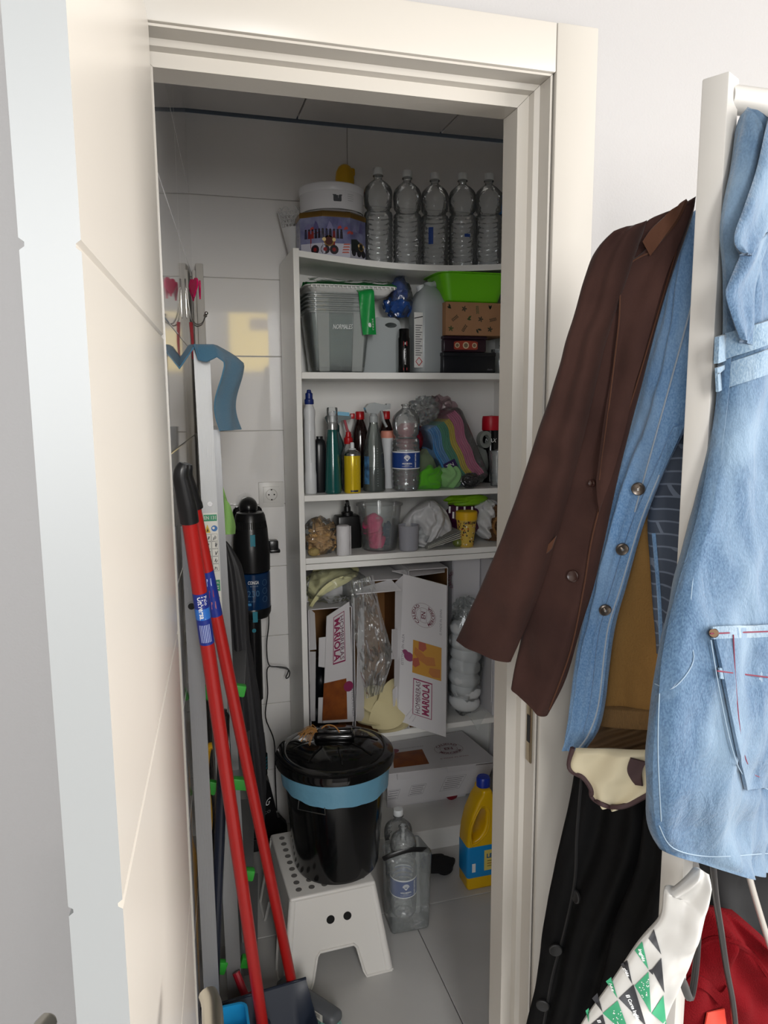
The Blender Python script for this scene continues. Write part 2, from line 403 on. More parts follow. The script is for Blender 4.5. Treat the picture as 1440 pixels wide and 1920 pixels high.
# door leaf, opened about 94 degrees
dv = Vector((-0.0689, -0.9976, 0)); dn = Vector((0.9976, -0.0689, 0)); ho = Vector((-0.003, -0.006, 0)); LW, TH = 0.620, 0.0345
grooves = [1.656, 1.227, 0.797, 0.368]
zs = [0.008]
for g in sorted(grooves): zs += [g - 0.0032, g + 0.0032]
zs.append(2.062)
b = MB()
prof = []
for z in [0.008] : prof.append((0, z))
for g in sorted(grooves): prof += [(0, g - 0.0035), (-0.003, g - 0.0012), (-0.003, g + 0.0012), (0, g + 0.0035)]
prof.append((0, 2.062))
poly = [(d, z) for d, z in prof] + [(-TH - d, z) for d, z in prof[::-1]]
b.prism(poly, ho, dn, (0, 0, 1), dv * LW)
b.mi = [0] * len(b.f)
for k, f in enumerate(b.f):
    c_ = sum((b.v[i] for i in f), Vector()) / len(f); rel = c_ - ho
    if len(f) > 6 or rel.dot(dn) < -TH * .8: b.mi[k] = 1          # leaf edge and outer face: neutral grey, darkened to stand in for shade
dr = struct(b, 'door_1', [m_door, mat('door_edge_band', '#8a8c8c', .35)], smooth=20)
def handle(side):
    o = ho + dv * (LW - 0.055) + Vector((0, 0, 1.004)) + (dn * 0 if side > 0 else dn * (-TH)); n = dn * side; k_ = 1.0 if side > 0 else 1.45
    b = MB(); b.tube([o, o + n * 0.008], [0.026, 0.025], n=24); b.tube([o + n * .007, o + n * 0.04], 0.010, n=14)
    pts = smoothpath([o + n * 0.034, o + n * 0.047 * k_, o + n * 0.052 * k_ - dv * 0.02, o + n * 0.050 * k_ - dv * 0.06, o + n * 0.048 * k_ - dv * 0.10, o + n * 0.043 * k_ - dv * 0.118], 5)
    b.tube(pts, [0.0085] * 10 + [0.0085 - 0.0001 * i for i in range(len(pts) - 11)] + [0.005], n=12, flat=1.25)
    part(b, 'door_handle', m_steel, dr, W=True, label='satin steel lever handle')
handle(1); handle(-1)
# windows of the room (behind the camera) and an added glowing yellow panel that the back tiles mirror
for k, (wx0, wx1, wz0, wz1) in enumerate(WIN):
    b = MB()
    for x0, x1, z0, z1 in ((wx0, wx0 + .05, wz0, wz1), (wx1 - .05, wx1, wz0, wz1), (wx0, wx1, wz0, wz0 + .05), (wx0, wx1, wz1 - .05, wz1)):
        b.box(((x0 + x1) / 2, RY0 - 0.055, (z0 + z1) / 2), (x1 - x0, 0.05, z1 - z0), bevel=0.004)
    struct(b, 'window_%d' % (k + 1), m_lacq)
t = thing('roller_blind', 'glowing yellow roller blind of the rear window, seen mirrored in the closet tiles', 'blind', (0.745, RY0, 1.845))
b = MB(); b.box((0, 0.012, 0.25), (0.43, 0.004, 0.50), bevel=0.001, seg=1); part(b, 'blind_cloth', mat('sunlit_yellow_blind', '#f2d265', 0.8, emit=2.2), t)  # emissive face of the added panel
b = MB(); b.tube([(-.225, .018, .51), (.225, .018, .51)], .014, n=14); part(b, 'roller', m_lacq, t)  # rod along the top of the added panel
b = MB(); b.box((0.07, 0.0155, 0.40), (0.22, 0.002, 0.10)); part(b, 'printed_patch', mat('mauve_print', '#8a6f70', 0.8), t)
# ================================================================== shelving unit
UX0, UX1, UY0, UY1 = 0.3755, 1.1755, 1.164, 1.444
S2, S3, S4, S5, S6 = 1.6567, 1.2767, 1.0766, 0.4626, 0.0763
def S1(x):
    a = (x - UX0) / (UX1 - UX0); return 2.0155 - 0.026 * math.sin(PI * min(max(a, 0), 1)) ** 1.0 + 0.004 * a * 0
m_board = mat('white_melamine', '#edece8', 0.38)
m_boardin = m_board
un = thing('shelving_unit', 'tall white melamine bookcase filled with household goods at the back of the closet', 'bookcase', ((UX0 + UX1) / 2, (UY0 + UY1) / 2, 0))
for x in (UX0 + .009, UX1 - .009):
    b = MB(); b.box((x, (UY0 + UY1) / 2, 1.01), (0.018, UY1 - UY0, 2.02), bevel=0.001, seg=1); part(b, 'side_panel', m_board, un, W=True)
b = MB(); b.box(((UX0 + UX1) / 2, UY1 + 0.003, 1.01), (UX1 - UX0, 0.005, 2.0)); part(b, 'back_panel', m_board, un, W=True)
b = MB()
vs = []; n = 24
for k in range(n + 1):
    x = UX0 + .018 + (UX1 - UX0 - .036) * k / n; z = S1(x)
    vs += [(x, UY0 + .001, z), (x, UY1, z), (x, UY1, z - .018), (x, UY0 + .001, z - .018)]
fs = [[4 * k + q, 4 * k + (q + 1) % 4, 4 * k + 4 + (q + 1) % 4, 4 * k + 4 + q] for k in range(n) for q in range(4)] + [[0, 1, 2, 3], [4 * n + 3, 4 * n + 2, 4 * n + 1, 4 * n]]
b.add(vs, fs); part(b, 'shelf', m_board, un, W=True, label='sagging top board')
for z, th in ((S2, .020), (S3, .019), (S4, .0185), (S4 - .0205, .0185), (S5, .019), (S6, .019)):
    b = MB(); b.box(((UX0 + UX1) / 2, (UY0 + UY1) / 2 + .001, z - th / 2), (UX1 - UX0 - .037, UY1 - UY0 - .002, th), bevel=0.0008, seg=1); part(b, 'shelf', m_board, un, W=True)
b = MB(); b.box(((UX0 + UX1) / 2, UY0 + 0.012, 0.0285), (UX1 - UX0 - .037, 0.016, 0.057)); part(b, 'plinth', m_board, un, W=True)
for x in (UX1 - .0182,):
    for k in range(14):
        b = MB(); b.tube([(x, UY0 + .05, 1.30 + k * .05), (x - .0006, UY0 + .05, 1.30 + k * .05)], .0025, n=8); part(b, 'peg_hole', m_dark, un, W=True)

# ================================================================== shared materials
m_pet = clear('clear_pet', '#fdfefe', 0.13, 0.07, gloss=1.1, bump=0.3, bscale=45, bodycol='#f0f4f4')
m_cap = mat('white_cap', '#d7dadb', 0.4)
m_water = clear('water', '#e6eef0', 0.03, 0.02)
m_navy = mat('navy_label', '#1d3f86', 0.35)
m_white = mat('white_print', '#ececec', 0.5)
m_black = mat('black_plastic', '#111112', 0.35)
m_blackg = mat('glossy_black_plastic', '#0b0b0c', 0.14)
m_red = mat('red_plastic', '#b3161c', 0.3)
m_film = clear('crinkled_film', '#fdfefe', 0.16, 0.16, gloss=.8, bump=0.35, bscale=28)
m_film2 = clear('clear_bag_film', '#fdfefe', 0.05, 0.10, gloss=.8, bump=0.3, bscale=22)
m_silver = mat('steel', '#b5b5b5', 0.25, metal=1)

# ================================================================== PET bottles
def bottle_profile(h=0.285, R=0.046):
    P = [(0.0, 0.006), (R * .45, 0.004), (R * .80, 0.0), (R * .95, 0.010), (R * .97, 0.022), (R * .93, 0.030)]
    z = 0.034
    while z < 0.145:
        P += [(R * 0.985, z), (R * 1.0, z + .004), (R * .985, z + .008), (R * .945, z + .0115)]; z += 0.0155
    P += [(R * 0.99, z), (R * .95, z + .008), (R * .80, z + .014), (R * .80, z + .019), (R * .92, z + .026)]
    z += .026
    for k in range(1, 8):
        a = PI * 0.5 * k / 7; P.append((R * (0.92 + .07 * math.sin(a * 2)) if k < 4 else R * (0.27 + 0.70 * math.cos((k - 4) / 3 * PI / 2)), z + 0.012 * k - (0 if k < 4 else 0)))
    zt = P[-1][1]; P += [(R * .28, zt + .006), (R * .36, zt + .009), (R * .36, zt + .011), (R * .27, zt + .013), (R * .27, h - 0.003)]
    return P, zt + .0125
def make_bottle(label, cat='bottle', loc=(0, 0, 0), h=.285, R=.046, group=None, water=0, labelband=False, cap=True, rotz=0):
    t = thing('water_bottle', label, cat, loc, rotz, group); P, zc = bottle_profile(h, R)
    b = MB(); b.shell(P, 28); part(b, 'body', m_pet, t)
    if cap:
        b = MB(); b.lathe([(R * .33, zc + .001), (R * .34, zc + .003), (R * .34, h - .002), (R * .31, h), (0, h)], 24); part(b, 'screw_cap', m_cap, t)
    if water:
        b = MB(); q = [(r * .97, z) for r, z in P if z <= water]; q.append((q[-1][0], water)); q.append((0, water)); b.lathe(q, 24); part(b, 'water', m_water, t)
    if labelband:
        z0, z1 = .075, .125
        b = MB(); b.shell([(R * 1.012, z0), (R * 1.012, z1)], 36); part(b, 'label', m_navy, t, smooth=80)
        lab = kids(t)[-1]
        b = MB(); b.shell([(R * 1.013, z1), (R * 1.013, z1 + .004)], 36); part(b, 'label_edge', m_white, t)
        b = MB(); b.shell([(R * 1.013, z0 - .003), (R * 1.013, z0)], 36); part(b, 'label_edge', m_white, t)
        a0 = labelband
        # emblem: tree in a shield, then the words
        f = cylfn(R * 1.02, z0 + .034, a0)
        for k in range(9):
            a = PI * (k + .5) / 9
            flat(lab, [(.0015 * math.cos(a) + .0006 * math.sin(a), .0015 * math.sin(a) - .0006 * math.cos(a) - .004), (.0105 * math.cos(a) + .0014 * math.sin(a), .0105 * math.sin(a) - .0014 * math.cos(a) - .002), (.0105 * math.cos(a) - .0014 * math.sin(a), .0105 * math.sin(a) + .0014 * math.cos(a) - .002)], m_white, f, 'emblem_ray')
        flat(lab, [(-.0085, -.0015), (0, -.0115), (.0085, -.0015), (0, -.006)], m_white, f, 'emblem_point')
        text(lab, 'AGUA MINERAL', m_white, .0062, cylfn(R * 1.02, z0 + .015, a0), width=.034, bold=.0002)
        text(lab, 'NATURAL', m_white, .0036, cylfn(R * 1.02, z0 + .0098, a0))
        text(lab, 'DE MINERALIZACION DEBIL', m_white, .0030, cylfn(R * 1.02, z0 + .0055, a0), width=.034)
        f2 = cylfn(R * 1.02, z0 + .025, a0)
        text(lab, 'FONT NATURA', m_white, .0075, lambda a, b: f2(.030 - b, a), width=.045, bold=.0003)
    return t
# five empties on top of the bookcase, a sixth with its label behind
G1 = 'empty clear bottles lined up on top of the bookcase'
lb = ['empty clear bottle on the bookcase top, first to the right of the painted tin', 'empty clear bottle on the bookcase top, second from the painted tin', 'empty clear bottle with a torn blue label strip on the bookcase top', 'empty clear bottle on the bookcase top, fourth from the painted tin', 'empty clear bottle on the bookcase top, fifth, next to the labelled one']
b0 = None
for k, (x, y) in enumerate(((.668, 1.265), (.763, 1.26), (.858, 1.265), (.952, 1.26), (1.047, 1.265))):
    loc = (x, y, S1(x) + .0005)
    if b0 is None: b0 = make_bottle(lb[0], loc=loc, h=.302, R=.0462, group=G1)
    else:
        c = cp(b0, loc, 0.7 * k, lb[k])
        if k == 2:
            gridprint(c, -.008, .008, -.026, .026, m_navy, cylfn(.0472, .10, -PI / 2 - .6 - .7 * k), 'torn_label')
        if k == 3: gridprint(c, -.010, .010, -.005, .005, m_navy, cylfn(.0472, .10, -PI / 2 + .0 - .7 * k), 'torn_label')
t = make_bottle('clear bottle with a blue label at the right end of the bookcase top', loc=(1.140, 1.30, S1(1.140) + .0005), h=.302, R=.040, group=G1)
b = MB(); b.shell([(.0412, .175), (.0412, .235)], 30); part(b, 'label', mat('sky_label', '#2f79c4', .35), t)

# ================================================================== tins, pot and can on top
z = S1(.515)
tn = thing('biscuit_tin', 'octagonal tin painted with red vintage cars in snow, gold rim, on the bookcase top', 'tin', (.515, 1.275, S1(.60) + .0035))
def octa(r, z, k=.80): return [(r * math.cos(PI / 8 + i * PI / 4), k * r * math.sin(PI / 8 + i * PI / 4), z) for i in range(8)]
def octring(rows, k=.80):
    b = MB(); vs = []
    for r, z in rows: vs += octa(r, z, k)
    m = len(rows); b.add(vs, [[j * 8 + i, j * 8 + (i + 1) % 8, (j + 1) * 8 + (i + 1) % 8, (j + 1) * 8 + i] for j in range(m - 1) for i in range(8)] + [list(range(8))[::-1], [(m - 1) * 8 + i for i in range(8)]]); return b
m_sky = mat('tin_winter_sky', '#9094b4', .22, var=.5, vscale=22, col2='#5b5a84'); m_gold = mat('tin_gold', '#8a6a35', .28, metal=.7)
R8 = .112; ap = R8 * math.cos(PI / 8) * .80
b = octring([(R8, .002), (R8, .125)]); part(b, 'body', m_sky, tn, smooth=0)
b = octring([(R8 * .97, 0), (R8 * 1.008, .002), (R8 * 1.008, .006)]); part(b, 'base_rim', m_gold, tn, smooth=0)
b = octring([(R8 * 1.01, .123), (R8 * 1.02, .126), (R8 * 1.02, .136), (R8 * .98, .140), (R8 * .90, .140)]); part(b, 'lid', m_gold, tn, smooth=0)
# painted scene on the front three faces: snow, mountains, cars, flags
def octfn(off=.0006):
    half = R8 * math.sin(PI / 8)
    P = [Vector((R8 * math.cos(a), .8 * R8 * math.sin(a), 0)) for a in (PI * 1.125, PI * 1.375, PI * 1.625, PI * 1.875)]
    L = [(P[i + 1] - P[i]).length for i in range(3)]
    def f(a, z):
        d = a + L[1] / 2 + L[0]
        i = 0
        while i < 2 and d > L[i]: d -= L[i]; i += 1
        t = (P[i + 1] - P[i]).normalized(); n = Vector((t.y, -t.x, 0))
        return P[i] + t * d + n * off + Vector((0, 0, z))
    return f
_pl = {}
def pcol(h):
    if h not in _pl: _pl[h] = mat('print_' + h[1:], h, .35)
    return _pl[h]
o8 = octfn(); o8b = octfn(.0010); o8c = octfn(.0014)
hw = R8 * math.sin(PI / 8)
bd = [k for k in kids(tn) if k.name.startswith('body')][0]
for a0, a1 in ((-.118, -.0435), (-.0425, .0425), (.0435, .118)):
    gridprint(bd, a0, a1, .006, .046, pcol('#c9c9d6'), o8, 'snow_print', 2)
for a, wd, h, c in ((-.09, .03, .105, '#77749c'), (-.065, .02, .112, '#5c5785'), (-.02, .02, .110, '#8785ac'), (.012, .024, .115, '#6a6796'), (.065, .02, .108, '#7d7ba3'), (.095, .02, .114, '#5c5885')):
    flat(bd, [(a - wd * .6, .085), (a - wd * .1, h), (a + wd * .2, h - .006), (a + wd * .6, .085)], pcol(c), o8b, 'mountain_print')
def disc(r, a, b, n=14): return [(a + r * math.cos(2 * PI * i / n), b + r * math.sin(2 * PI * i / n)) for i in range(n)]
def car(a, col, dark, s=1.0):
    Zf = lambda z: .010 + (z - .012) * s
    flat(bd, [(a - .034 * s, Zf(.028)), (a + .026 * s, Zf(.026)), (a + .027 * s, Zf(.050)), (a + .004 * s, Zf(.058)), (a - .008 * s, Zf(.064)), (a - .034 * s, Zf(.060))], pcol(col), o8b, 'car_print')
    flat(bd, disc(.0125 * s, a + .012 * s, Zf(.044)), pcol('#8c6a2e'), o8c, 'radiator_print'); flat(bd, disc(.0095 * s, a + .012 * s, Zf(.044)), pcol(dark), octfn(.0017), 'radiator_print')
    for q in (-.022, .003, .024): flat(bd, disc(.0105 * s, a + q * s, Zf(.025)), pcol('#221a24'), o8c, 'wheel_print'); flat(bd, disc(.0045 * s, a + q * s, Zf(.025)), pcol(col), octfn(.0017), 'wheel_print')
    for q in (.001, .024): flat(bd, disc(.0042 * s, a + q * s, Zf(.047)), pcol('#e3c98a'), octfn(.0019), 'headlamp_print')
for k in range(11):
    a = -.100 + k * .0115; c = random.choice(['#2a2230', '#7a1f22', '#33314d', '#8a2b23'])
    flat(bd, [(a - .0048, .060), (a + .0048, .060), (a + .0035, .082), (a - .0035, .082)], pcol(c), o8c, 'figure_print'); flat(bd, disc(.0034, a, .085, 8), pcol('#2a2024'), o8c, 'figure_print')
for a, h in ((-.078, .088), (.010, .092), (.030, .090), (.040, .078), (.050, .078)): flat(bd, [(a - .007, h - .004), (a + .007, h - .001), (a + .003, h + .007), (a - .006, h + .003)], pcol('#b5473f'), o8c, 'flag_print')
car(-.040, '#8d1d1b', '#4d2018', 1.32); car(.082, '#242e2c', '#14191c', 1.05)
for h in (.018, .026, .034, .042): flat(bd, [(.012 + h * .2, h), (.038 + h * .1, h + .001), (.034 + h * .15, h + .005), (.015 + h * .2, h + .004)], pcol('#c96a5a'), o8c, 'sled_print')

rt = thing('round_tin', 'round white cake tin with a grey pot picture, on the painted octagonal tin', 'tin', (.519, 1.275, S1(.60) + .1440))
m_wtin = mat('white_tin', '#d9d9dc', .25)
b = MB(); b.lathe([(.096, 0), (.099, .003), (.099, .062), (.097, .064)], 40); part(b, 'body', m_wtin, rt)
b = MB(); b.lathe([(.1005, .058), (.1015, .060), (.1015, .078), (.099, .081), (.088, .082), (.0, .083)], 40); part(b, 'lid', m_wtin, rt)
b = MB(); b.shell([(.0995, .0), (.0995, .004)], 40); part(b, 'base_rim', m_silver, rt)
f = cylfn(.0997, .035, -PI / 2 - .03)
flat(rt, [(-.011, -.011), (.011, -.011), (.0125, -.008), (.0125, .007), (-.0125, .007), (-.0125, -.008)], pcol('#4d5054'), f, 'pot_print')
flat(rt, [(-.0145, .006), (.0145, .006), (.0145, .009), (-.0145, .009)], pcol('#4d5054'), f, 'pot_print')
f = cylfn(.0997, .035, -PI / 2 + .42)
for k in range(4): flat(rt, [(-.012, .012 - k * .006), (.010 - .003 * (k % 2), .012 - k * .006), (.010 - .003 * (k % 2), .0132 - k * .006), (-.012, .0132 - k * .006)], pcol('#9a9a9e'), f, 'recipe_print')

# yellow capped spray can behind the tins
sc = thing('spray_can', 'tall aerosol can with yellow cap and red band, behind the white round tin', 'spray can', (.592, 1.40, S1(.592) + .0005))
m_yel = mat('yellow_cap', '#d9a915', .4)
b = MB(); b.lathe([(.026, 0), (.0285, .004), (.0285, .235), (.026, .245)], 28); part(b, 'can', mat('can_yellow', '#c99a1c', .3), sc)
b = MB(); b.shell([(.0288, .225), (.0288, .262)], 28); part(b, 'red_band', m_red, sc)
b = MB(); b.lathe([(.030, .262), (.031, .266), (.031, .300), (.0285, .318), (.020, .334), (.012, .340), (0, .341)], 28); b.box((.022, -.004, .318), (.022, .018, .026), bevel=.006); part(b, 'cap', m_yel, sc)

# white pot with a lace rim
pt = thing('lace_pot', 'white tapered metal pot with a cut-out lace rim, left end of the bookcase top', 'flower pot', (.428, 1.385, S1(.43) + .003))
m_potw = mat('white_enamel', '#d2d2d2', .45)
b = MB(); b.shell([(.0, .002), (.022, .0), (.024, .003), (.050, .108), (.0485, .108), (.022, .006), (0, .005)], 40); part(b, 'pot', m_potw, pt)
b = MB(); N = 26
for row in range(4):           # lace: a net of small rings
    zz = .108 + row * .012; r = .050 + row * .0028
    for k in range(N):
        a = 2 * PI * (k + .5 * (row % 2)) / N; c = Vector((r * math.cos(a), r * math.sin(a), zz + .005)); tx = Vector((-math.sin(a), math.cos(a), 0)); tz = Vector((.2 * math.cos(a), .2 * math.sin(a), 1)).normalized()
        b.tube([c + tx * (.0055 * math.cos(q * PI / 4)) + tz * (.0058 * math.sin(q * PI / 4)) for q in range(9)], .0014, n=4, cap=False)
for k in range(13):
    a = 2 * PI * k / 13; r = .0605; c = Vector((r * math.cos(a), r * math.sin(a), .155)); tx = Vector((-math.sin(a), math.cos(a), 0))
    b.tube([c + tx * (.013 * math.cos(q * PI / 6)) + Vector((0, 0, .012 * math.sin(q * PI / 6))) for q in range(7)], .0016, n=4)
part(b, 'lace_rim', m_potw, pt, smooth=60)
# ================================================================== second shelf
def front(x0, x1, y0, y1, Y):
    """box front from its pixel edges at depth Y -> cx, width, z bottom, z top"""
    ym, xm = (y0 + y1) / 2, (x0 + x1) / 2
    a, c = aty(x0, ym, Y), aty(x1, ym, Y); return (a.x + c.x) / 2, c.x - a.x, aty(xm, y1, Y).z, aty(xm, y0, Y).z
m_bx = clear('clear_polypropylene', '#f8faf9', 0.10, 0.15, gloss=.6)
m_bxr = clear('clear_polypropylene_rim', '#f4f6f5', 0.28, 0.15, gloss=.7, bodycol='#e2e6e4')
def tub(w0, d0, w1, d1, h, rim=.006, n=8, th=.0018, floor=True, r=.02):
    """tapered open tub as one skin with wall thickness; base at z=0"""
    def ring(w, d, z, rr):
        P = []
        for cx, cy, a0 in ((w / 2 - rr, d / 2 - rr, 0), (-w / 2 + rr, d / 2 - rr, PI / 2), (-w / 2 + rr, -d / 2 + rr, PI), (w / 2 - rr, -d / 2 + rr, 3 * PI / 2)):
            for k in range(5): a = a0 + k * PI / 8; P.append((cx + rr * math.cos(a), cy + rr * math.sin(a), z))
        return P
    rows = [ring(w0 - .012, d0 - .012, 0, r * .7), ring(w0, d0, .005, r * .8), ring(w1, d1, h - .004, r), ring(w1 + 2 * rim, d1 + 2 * rim, h - .003, r + rim), ring(w1 + 2 * rim, d1 + 2 * rim, h, r + rim), ring(w1 - 2 * th, d1 - 2 * th, h, r), ring(w0 - 2 * th, d0 - 2 * th, .007, r * .8)]
    b = MB(); N = 20; vs = [p for q in rows for p in q]
    fs = [[j * N + i, j * N + (i + 1) % N, (j + 1) * N + (i + 1) % N, (j + 1) * N + i] for j in range(len(rows) - 1) for i in range(N)] + [list(range(N))[::-1], [(len(rows) - 1) * N + i for i in range(N)]]
    return b.add(vs, fs)
G2 = 'nested clear storage boxes on the second shelf'
names = ['lowest of the nested clear storage boxes, marked in white handwriting, on the second shelf'] + ['clear storage box nested %s in the stack on the second shelf' % q for q in ('second from below', 'third from below', 'second from the top', 'topmost, under the white tray')]
for k in range(5):
    x = thing('storage_box', names[k], 'box', (.523, 1.268, S2 + .0006 + k * .0125), 0, G2)
    b = tub(.160, .140, .196, .178, .188, rim=.010); part(b, 'body', m_bx, x)
    for sx in (-1, 1):
        for sy in (-1, 1):
            b = MB(); b.prism([(-.016, 0), (.016, 0), (.019, .176), (-.019, .176)], (sx * .052, sy * .0705 if sy < 0 else sy * .0705, .003), (1, 0, 0), Vector((sx * .006, sy * .0185, .17)).normalized(), (0, sy * .004, 0)); part(b, 'corner_rib', m_bxr, x)
    b = tub(.197, .179, .199, .181, .014, rim=.009); b.xform(Matrix.Translation((0, 0, .176))); part(b, 'rim', m_bxr, x)
    if k == 0: text(x, 'NORMALES', m_white, .020, lambda a, b: Vector((a + .004, -.0885 - b * .1, .138 + b + .02 * a)), width=.062, shear=.2, name='handwriting')
z = S2 + .0006 + 4 * .0125 + .188 + .0003
tr = thing('foam_tray', 'white foam tray lying upside on the clear storage boxes', 'tray', (.560, 1.262, z))
b = tub(.250, .150, .275, .175, .024, rim=.010, r=.025); part(b, 'tray', mat('white_foam', '#d9d9d6', .7, bump=.1, bscale=300), tr)
b = MB()
for k in range(20): b.box((-.13 + k * .0137, -.096, .018), (.004, .003, .008))
part(b, 'rim_ribs', mat('white_foam', '#d9d9d6', .7), tr)
# green carrier bag folded on the tray with its strap hanging in front
m_green = mat('green_bag', '#0e8f3f', .35, bump=.3, bscale=40)
gb = thing('green_carrier_bag', 'green plastic carrier bag folded on the white tray, strap hanging down in front', 'bag', (.56, 1.26, z + .0245))
def fold(a, c):
    return Vector((-.135 + .285 * a, -.055 + .13 * c, .001 + .012 * (noise.noise(Vector((a * 5, c * 4, 1))) + 1) * (1 - abs(2 * c - 1) ** 3) + .004))
b = MB(); b.sheet(26, 12, fold, thick=.003); part(b, 'folded_bag', m_green, gb, smooth=60)
b = MB(); b.sheet(20, 8, lambda a, c: Vector((-.13 + .26 * a, -.075 + .02 * noise.noise(Vector((a * 6, c, 5))) + .05 * c, .010 + .016 * c + .010 * noise.noise(Vector((a * 9, c * 3, 3)))))); part(b, 'clear_wrap', m_film2, gb, smooth=60)
p0, p1 = aty(671, 535, 1.165), aty(704, 628, 1.145)
O = Vector((.56, 1.26, z + .0245))
def strap(a, c):
    L = aty(671, 534, 1.158).lerp(aty(681, 628, 1.150), c); R = aty(699, 532, 1.158).lerp(aty(706, 627, 1.150), c)
    p = L.lerp(R, a); p.y += .006 * math.sin(a * 5 + c * 3) + (.10 * (1 - c / .12) if c < .12 else 0); return p
b = MB(); b.sheet(8, 20, strap, thick=.0015); st = part(b, 'strap', m_green, gb, W=True, smooth=60)
f = lambda a, q: strap(.5 + a / .055, .80 - q / .155) + Vector((0, -.0035, 0))
text(st, 'e', m_white, .026, f, bold=.001, W=True, name='logo'); text(st, 'resist', m_white, .014, lambda a, q: f(.014 - q, a + .0), width=.035, W=True, name='lettering')

# milky jugs
m_hdpe = clear('milky_hdpe', '#dfe6e6', 0.62, 0.25, bodycol='#c9cfd0', gloss=.8)
m_liq = clear('jug_liquid', '#b9c4c8', 0.55, .2, bodycol='#9aa5ab', gloss=.3)
j = thing('small_jug', 'small milky plastic jug with a handle hole behind the green strap', 'jug', (.672, 1.30, S2 + .0005))
b = MB(); w2, h2 = .066, .178
out = [(-w2, .008), (-w2 + .008, 0), (w2 - .008, 0), (w2, .008), (w2, h2 - .03), (w2 - .006, h2 - .010), (w2 - .022, h2), (-w2 + .05, h2), (-w2 + .02, h2 - .02), (-w2, h2 - .04)]
bm = bmesh.new(); hole = [(w2 - .012 - .022 + .020 * math.cos(q * PI / 6), h2 - .024 + .0085 * math.sin(q * PI / 6)) for q in range(12)]
def ringed(bm_out, hole_pts, d, o=(0, 0, 0)):
    """plate with an outline and one hole, thickness d along y"""
    bm = bmesh.new(); E = []
    for P in (bm_out, hole_pts):
        vv = [bm.verts.new((a, -d / 2, c)) for a, c in P]
        for i in range(len(vv)): E.append(bm.edges.new((vv[i], vv[(i + 1) % len(vv)])))
    r = bmesh.ops.triangle_fill(bm, edges=E, use_beauty=True)
    fs = [g for g in r['geom'] if isinstance(g, bmesh.types.BMFace)]
    ex = bmesh.ops.extrude_face_region(bm, geom=fs)
    bmesh.ops.translate(bm, vec=(0, d, 0), verts=[g for g in ex['geom'] if isinstance(g, bmesh.types.BMVert)])
    bmesh.ops.recalc_face_normals(bm, faces=bm.faces); bmesh.ops.translate(bm, vec=o, verts=bm.verts)
    return bm
b = MB(); b.bm(ringed(out, hole, .10)); part(b, 'body', m_hdpe, j, smooth=30)
b = MB(); b.tube([(-w2 + .03, 0, h2 - .012), (-w2 + .026, 0, h2 + .012)], .015, n=18); part(b, 'cap', m_cap, j)
j = thing('large_jug', 'tall milky plastic jug of grey liquid with a white hazard label, second shelf', 'jug', (.838, 1.268, S2 + .0005))
b = MB(); b.lathe([(.052, 0), (.058, .006), (.060, .02), (.060, .215), (.056, .235), (.040, .262), (.022, .280), (.016, .286)], 28, sq=4.0, sy=.95); part(b, 'body', m_hdpe, j)
b = MB(); b.lathe([(.050, .004), (.0572, .012), (.0582, .02), (.0582, .205), (0, .205)], 28, sq=4.0, sy=.95); part(b, 'liquid', m_liq, j)
b = MB(); b.tube(smoothpath([(.012, -.01, .285), (.022, -.012, .290), (.042, -.014, .270), (.052, -.016, .240), (.055, -.016, .215)], 5), .0105, n=10); b.tube([(0.004, -.002, .278), (0.004, -.002, .294)], .019, n=18); part(b, 'handle', m_hdpe, j)
b = MB(); b.tube([(-.022, .0, .262), (-.030, .0, .285)], .014, n=16); part(b, 'cap', m_cap, j)
b = MB(); b.box((-.0535, -.0578, .105), (.030, .0012, .175), bevel=.0004, seg=1); lab = part(b, 'label', mat('paper_label', '#d8d8d5', .6), j, label='white paper label with a red hazard diamond')
for k in range(14): flat(lab, [(-.064, .150 - k * .0072), (-.041 - .004 * (k % 3), .150 - k * .0072), (-.041 - .004 * (k % 3), .1525 - k * .0072), (-.064, .1525 - k * .0072)], pcol('#5a5a5c'), lambda a, q: Vector((a, -.0586, q)), 'label_text')
flat(lab, [(-.068, .172), (-.039, .178), (-.039, .181), (-.068, .175)], pcol('#222222'), lambda a, q: Vector((a, -.0586, q)), 'label_rule')
b = MB()
for (x0, z0), (x1, z1) in (((-.052, .050), (-.041, .037)), ((-.041, .037), (-.052, .024)), ((-.052, .024), (-.063, .037)), ((-.063, .037), (-.052, .050))): b.tube([(x0, -.0588, z0), (x1, -.0588, z1)], .0012, n=4)
part(b, 'hazard_diamond', pcol('#c2444a'), lab)
bc = thing('spray_can', 'slim black aerosol can with red square marks, in front of the jug label', 'spray can', (.728, 1.186, S2 + .0005))
b = MB(); b.lathe([(.018, 0), (.0195, .003), (.0195, .106), (.017, .112), (.017, .134), (.015, .137), (0, .137)], 24); part(b, 'can', m_blackg, bc)
f = cylfn(.0198, .09, -PI / 2 - .1); flat(bc, [(-.006, -.007), (.006, -.007), (.006, .007), (-.006, .007)], m_red, f, 'red_mark'); text(bc, '8', m_white, .011, cylfn(.0201, .09, -PI / 2 - .1))
f = cylfn(.0198, .012, -PI / 2 - .1); flat(bc, [(-.006, -.005), (.006, -.005), (.006, .003), (-.006, .003)], m_red, f, 'red_mark')
text(bc, 'INSECTICIDA', m_white, .007, (lambda g: (lambda a, q: g(-q, a)))(cylfn(.0199, .05, -PI / 2 - .1)), width=.05)
